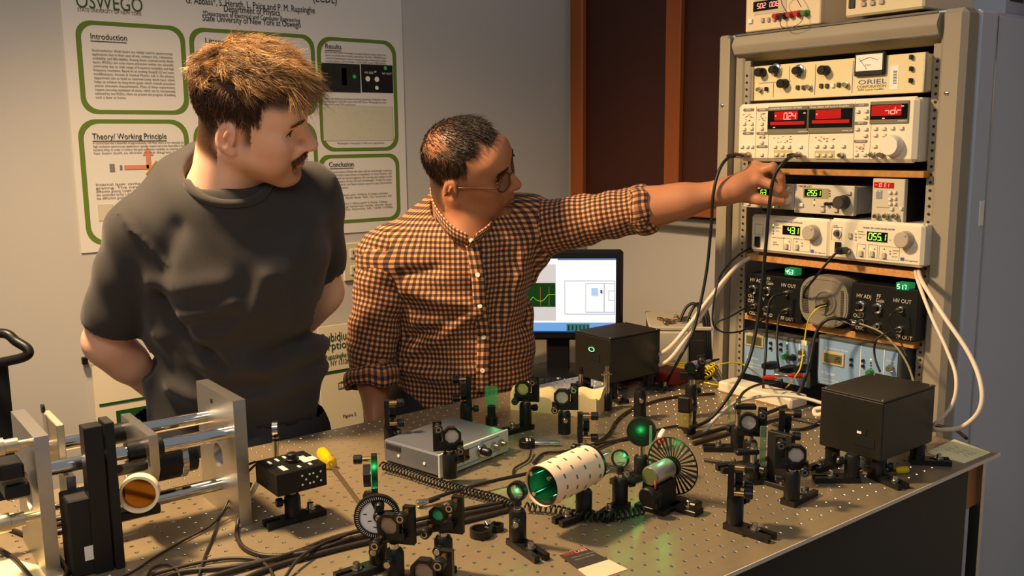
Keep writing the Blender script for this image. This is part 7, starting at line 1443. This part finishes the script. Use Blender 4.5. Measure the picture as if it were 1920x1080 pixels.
def sleeve(name, a, b, c, r0, r1, frac, seed, wob):
    lo = np.minimum(np.minimum(a, b), c)-.11; hi = np.maximum(np.maximum(a, b), c)+.11; X = SDF(axis_grid(lo[0], hi[0], .005), axis_grid(lo[1], hi[1], .005), axis_grid(lo[2], hi[2], .005))
    end = b+(c-b)*frac; X.cap(a, b, r0, r1, .02); X.cap(b, end, r1, r1*.97, .02); d1 = unit(b-a); d2 = unit(c-b)
    sl, P = X.reg(lo, hi); s_ = (P-a) @ d1; g = np.cross(d1, UPZ if abs(d1[2]) < .8 else VWH); g = unit(g); th = (P-a) @ g
    X.D[sl] -= wob*(np.sin(s_*70+th*45+seed)*.6+np.sin(s_*120-th*60+2*seed)*.4)
    o = end
    def cut(P, o=o, d=d2): return np.maximum(-((P-o) @ d), np.sqrt(((P-o)**2).sum(-1))-.12)
    X.op(cut, o-.13, o+.13, .003, 'sub'); X.cap(end-d2*.05, end+d2*.1, r1-.008, r1-.006, .003, 'sub')
    V, F = X.mesh(); V = relax(V, F, 2, .5); u1 = ring_uv(V, a, b, (r0+r1)/2)
    o_ = smesh(name, V, F, GING, man2, chk=u1)
    # rolled cuff
    cu = []; e = unit(np.cross(d2, UPZ if abs(d2[2]) < .8 else VWH)); g = np.cross(d2, e); Vc, Fc, uc = [], [], []
    n, mI = 40, 14; rg = np.random.default_rng(seed)
    for i in range(n):
        w_ = 2*PI*i/n; wo = .004*math.sin(3*w_+seed)+.002*math.sin(7*w_)
        for j in range(mI):
            v_ = 2*PI*j/mI; rr = r1+.001+wo+.0085*math.cos(v_); t_ = .022*math.sin(v_)*(1.0+.15*math.sin(2*w_)); Vc.append(end+d2*(t_-.012+wo)+(e*math.cos(w_)+g*math.sin(w_))*rr); uc.append((w_*r1, v_*.016, 0))
    for i in range(n):
        for j in range(mI): Fc.append((i*mI+j, ((i+1) % n)*mI+j, ((i+1) % n)*mI+(j+1) % mI, i*mI+(j+1) % mI))
    smesh('rolled_cuff', np.array(Vc), np.array(Fc)[:, ::-1], GING, o_, chk=np.array(uc)); return o_
sleeve('sleeve', G['shl']+.02*unit(G['che']-G['shl']), G['ell'], G['wrl'], .070, .050, .06, 3, .0035)
sleeve('sleeve', G['shr'], G['elr'], G['wrr'], .072, .055, .52, 5, .0045)
# collar leaves, placket and buttons
def strip(name, pts, wv, m, parent, th=.003, uv=True):
    P_ = smooth(pts, 5); n = len(P_); V, F, U_ = [], [], []
    for i, p_ in enumerate(P_):
        w_ = Vector(wv[0]).lerp(Vector(wv[1]), i/(n-1)); t_ = (P_[min(i+1, n-1)]-P_[max(i-1, 0)]).normalized(); nn = t_.cross(w_).normalized()*th
        for a_, b_ in ((-.5, 0), (.5, 0), (.5, 1), (-.5, 1)): V.append(tuple(p_+w_*a_+nn*b_)); U_.append((i*.01, a_*w_.length, 0))
    for i in range(n-1):
        for k in range(4): F.append((i*4+k, i*4+(k+1) % 4, i*4+4+(k+1) % 4, i*4+4+k))
    F += [(3, 2, 1, 0), (n*4-4, n*4-3, n*4-2, n*4-1)]
    return smesh(name, np.array(V), np.array(F), m, parent, chk=np.array(U_))
vd = VWH*.96-UPZ*.15
btn_px = [(1.0903, 1.5483, 1.2725), (1.0934, 1.5322, 1.2033), (1.0903, 1.5221, 1.1406), (1.0898, 1.51, 1.078), (1.0809, 1.5033, 1.01)]
bd = [SB.drop(q, np.array(q)-np.array([0, 0, 1.4725])) for q in btn_px]
strip('placket', [Vector(q)-Vector(vd)*.002 for q in bd]+[Vector(bd[-1])+Vector((0, 0, -.05))], (e1*.030, e1*.030), GING, sht)
for q in bd: MB().lathe(Vector(q)-Vector(vd)*.004, Vector(-vd)*.003, [(0, .0055), (.7, .0055), (1, .0045)], 16).obj('button', mat('pearl_button', (226, 218, 200), .3), sht)
cl = [np.array(q) for q in [(1.1799, 1.8274, 1.3516), (1.1477, 1.77, 1.3239), (1.1361, 1.723, 1.2997), (1.1427, 1.6873, 1.2744), (1.1625, 1.6629, 1.2607)]]; cr = [np.array(q) for q in [(1.1799, 1.8274, 1.3516), (1.2532, 1.8508, 1.3679), (1.294, 1.7883, 1.3406), (1.2621, 1.7037, 1.3054), (1.2136, 1.659, 1.2787), (1.1737, 1.6545, 1.2617)]]
strip('collar', [Vector(q) for q in cl], (np.array([-.01, 0, .040]), np.array([-.012, -.02, .030])), GING, sht, .004); strip('collar', [Vector(q) for q in cr], (np.array([-.01, 0, .040]), np.array([.02, -.01, .030])), GING, sht, .004)
# trousers and shoes
TR = SDF(axis_grid(.92, 1.56, .012), axis_grid(1.60, 2.2, .012), axis_grid(-.01, .96, .012)); pe = G['pel']
hipl, hipr = pe-e1*.085, pe+e1*.085; TR.cap(hipl+UPZ*.03, hipr+UPZ*.03, .105, .105, .05)
for hj, sx in ((hipl, -1), (hipr, 1)):
    kn = np.array([hj[0], hj[1]+.01, .46])+e1*.01*sx; an = np.array([hj[0], hj[1]+.06, .09])+e1*.02*sx; TR.cap(hj, kn, .090, .065, .04); TR.cap(kn, an, .065, .058, .03)
    MB(Matrix.Translation(Vector((an[0], an[1], 0))) @ rotz(math.atan2(-VWH[1], -VWH[0]))).box((.055, 0, .045), (.27, .10, .088), .03).obj('shoe', BLKM, man2)
V, F = TR.mesh(); smesh('trousers', V, F, mat('black_trousers', (26, 24, 24), .8), man2)

# ---------------------------------------------------------------- fit lettering to its width and turn it into plain meshes
bpy.context.view_layer.update()
for o, width, sx in TEXTS:
    if width and o.dimensions.x > 1e-6:
        k = width/o.dimensions.x; o.scale = (o.scale.x*k, o.scale.y, o.scale.z)
    elif sx != 1.0: o.scale.x *= sx
bpy.context.view_layer.update()
dg = bpy.context.evaluated_depsgraph_get()
for o, width, sx in TEXTS:
    me = bpy.data.meshes.new_from_object(o.evaluated_get(dg)); me.name = 'lettering'
    n = bpy.data.objects.new('lettering', me); n.parent = o.parent; n.matrix_local = o.matrix_local.copy(); COL.objects.link(n)
for o, width, sx in TEXTS: bpy.data.objects.remove(o)
# ---------------------------------------------------------------- groups of like things
GROUPS = {'mirror_mount': 'mirror mounts on the optical table', 'lens_mount': 'lens mounts on the optical table', 'cable': 'cables of the setup', 'fiber_cable': 'yellow fibers', 'laser_enclosure': 'black laser enclosures', 'laser_controller': 'beige laser controllers', 'bench_controller': 'pale bench controllers', 'high_voltage_box': 'hand-lettered black boxes', 'detector_controller': 'pale blue controllers', 'coiled_cord': 'coiled cords', 'glass_plate': 'glass plates on the table', 'bracket_mount': 'bracket mounts on the table', 'optical_post': 'bare posts on the table', 'person': 'men at the table'}
for o in list(bpy.data.objects):
    g_ = GROUPS.get(o.name.split('.')[0])
    if g_ and o.parent is None and 'label' in o: o['group'] = g_
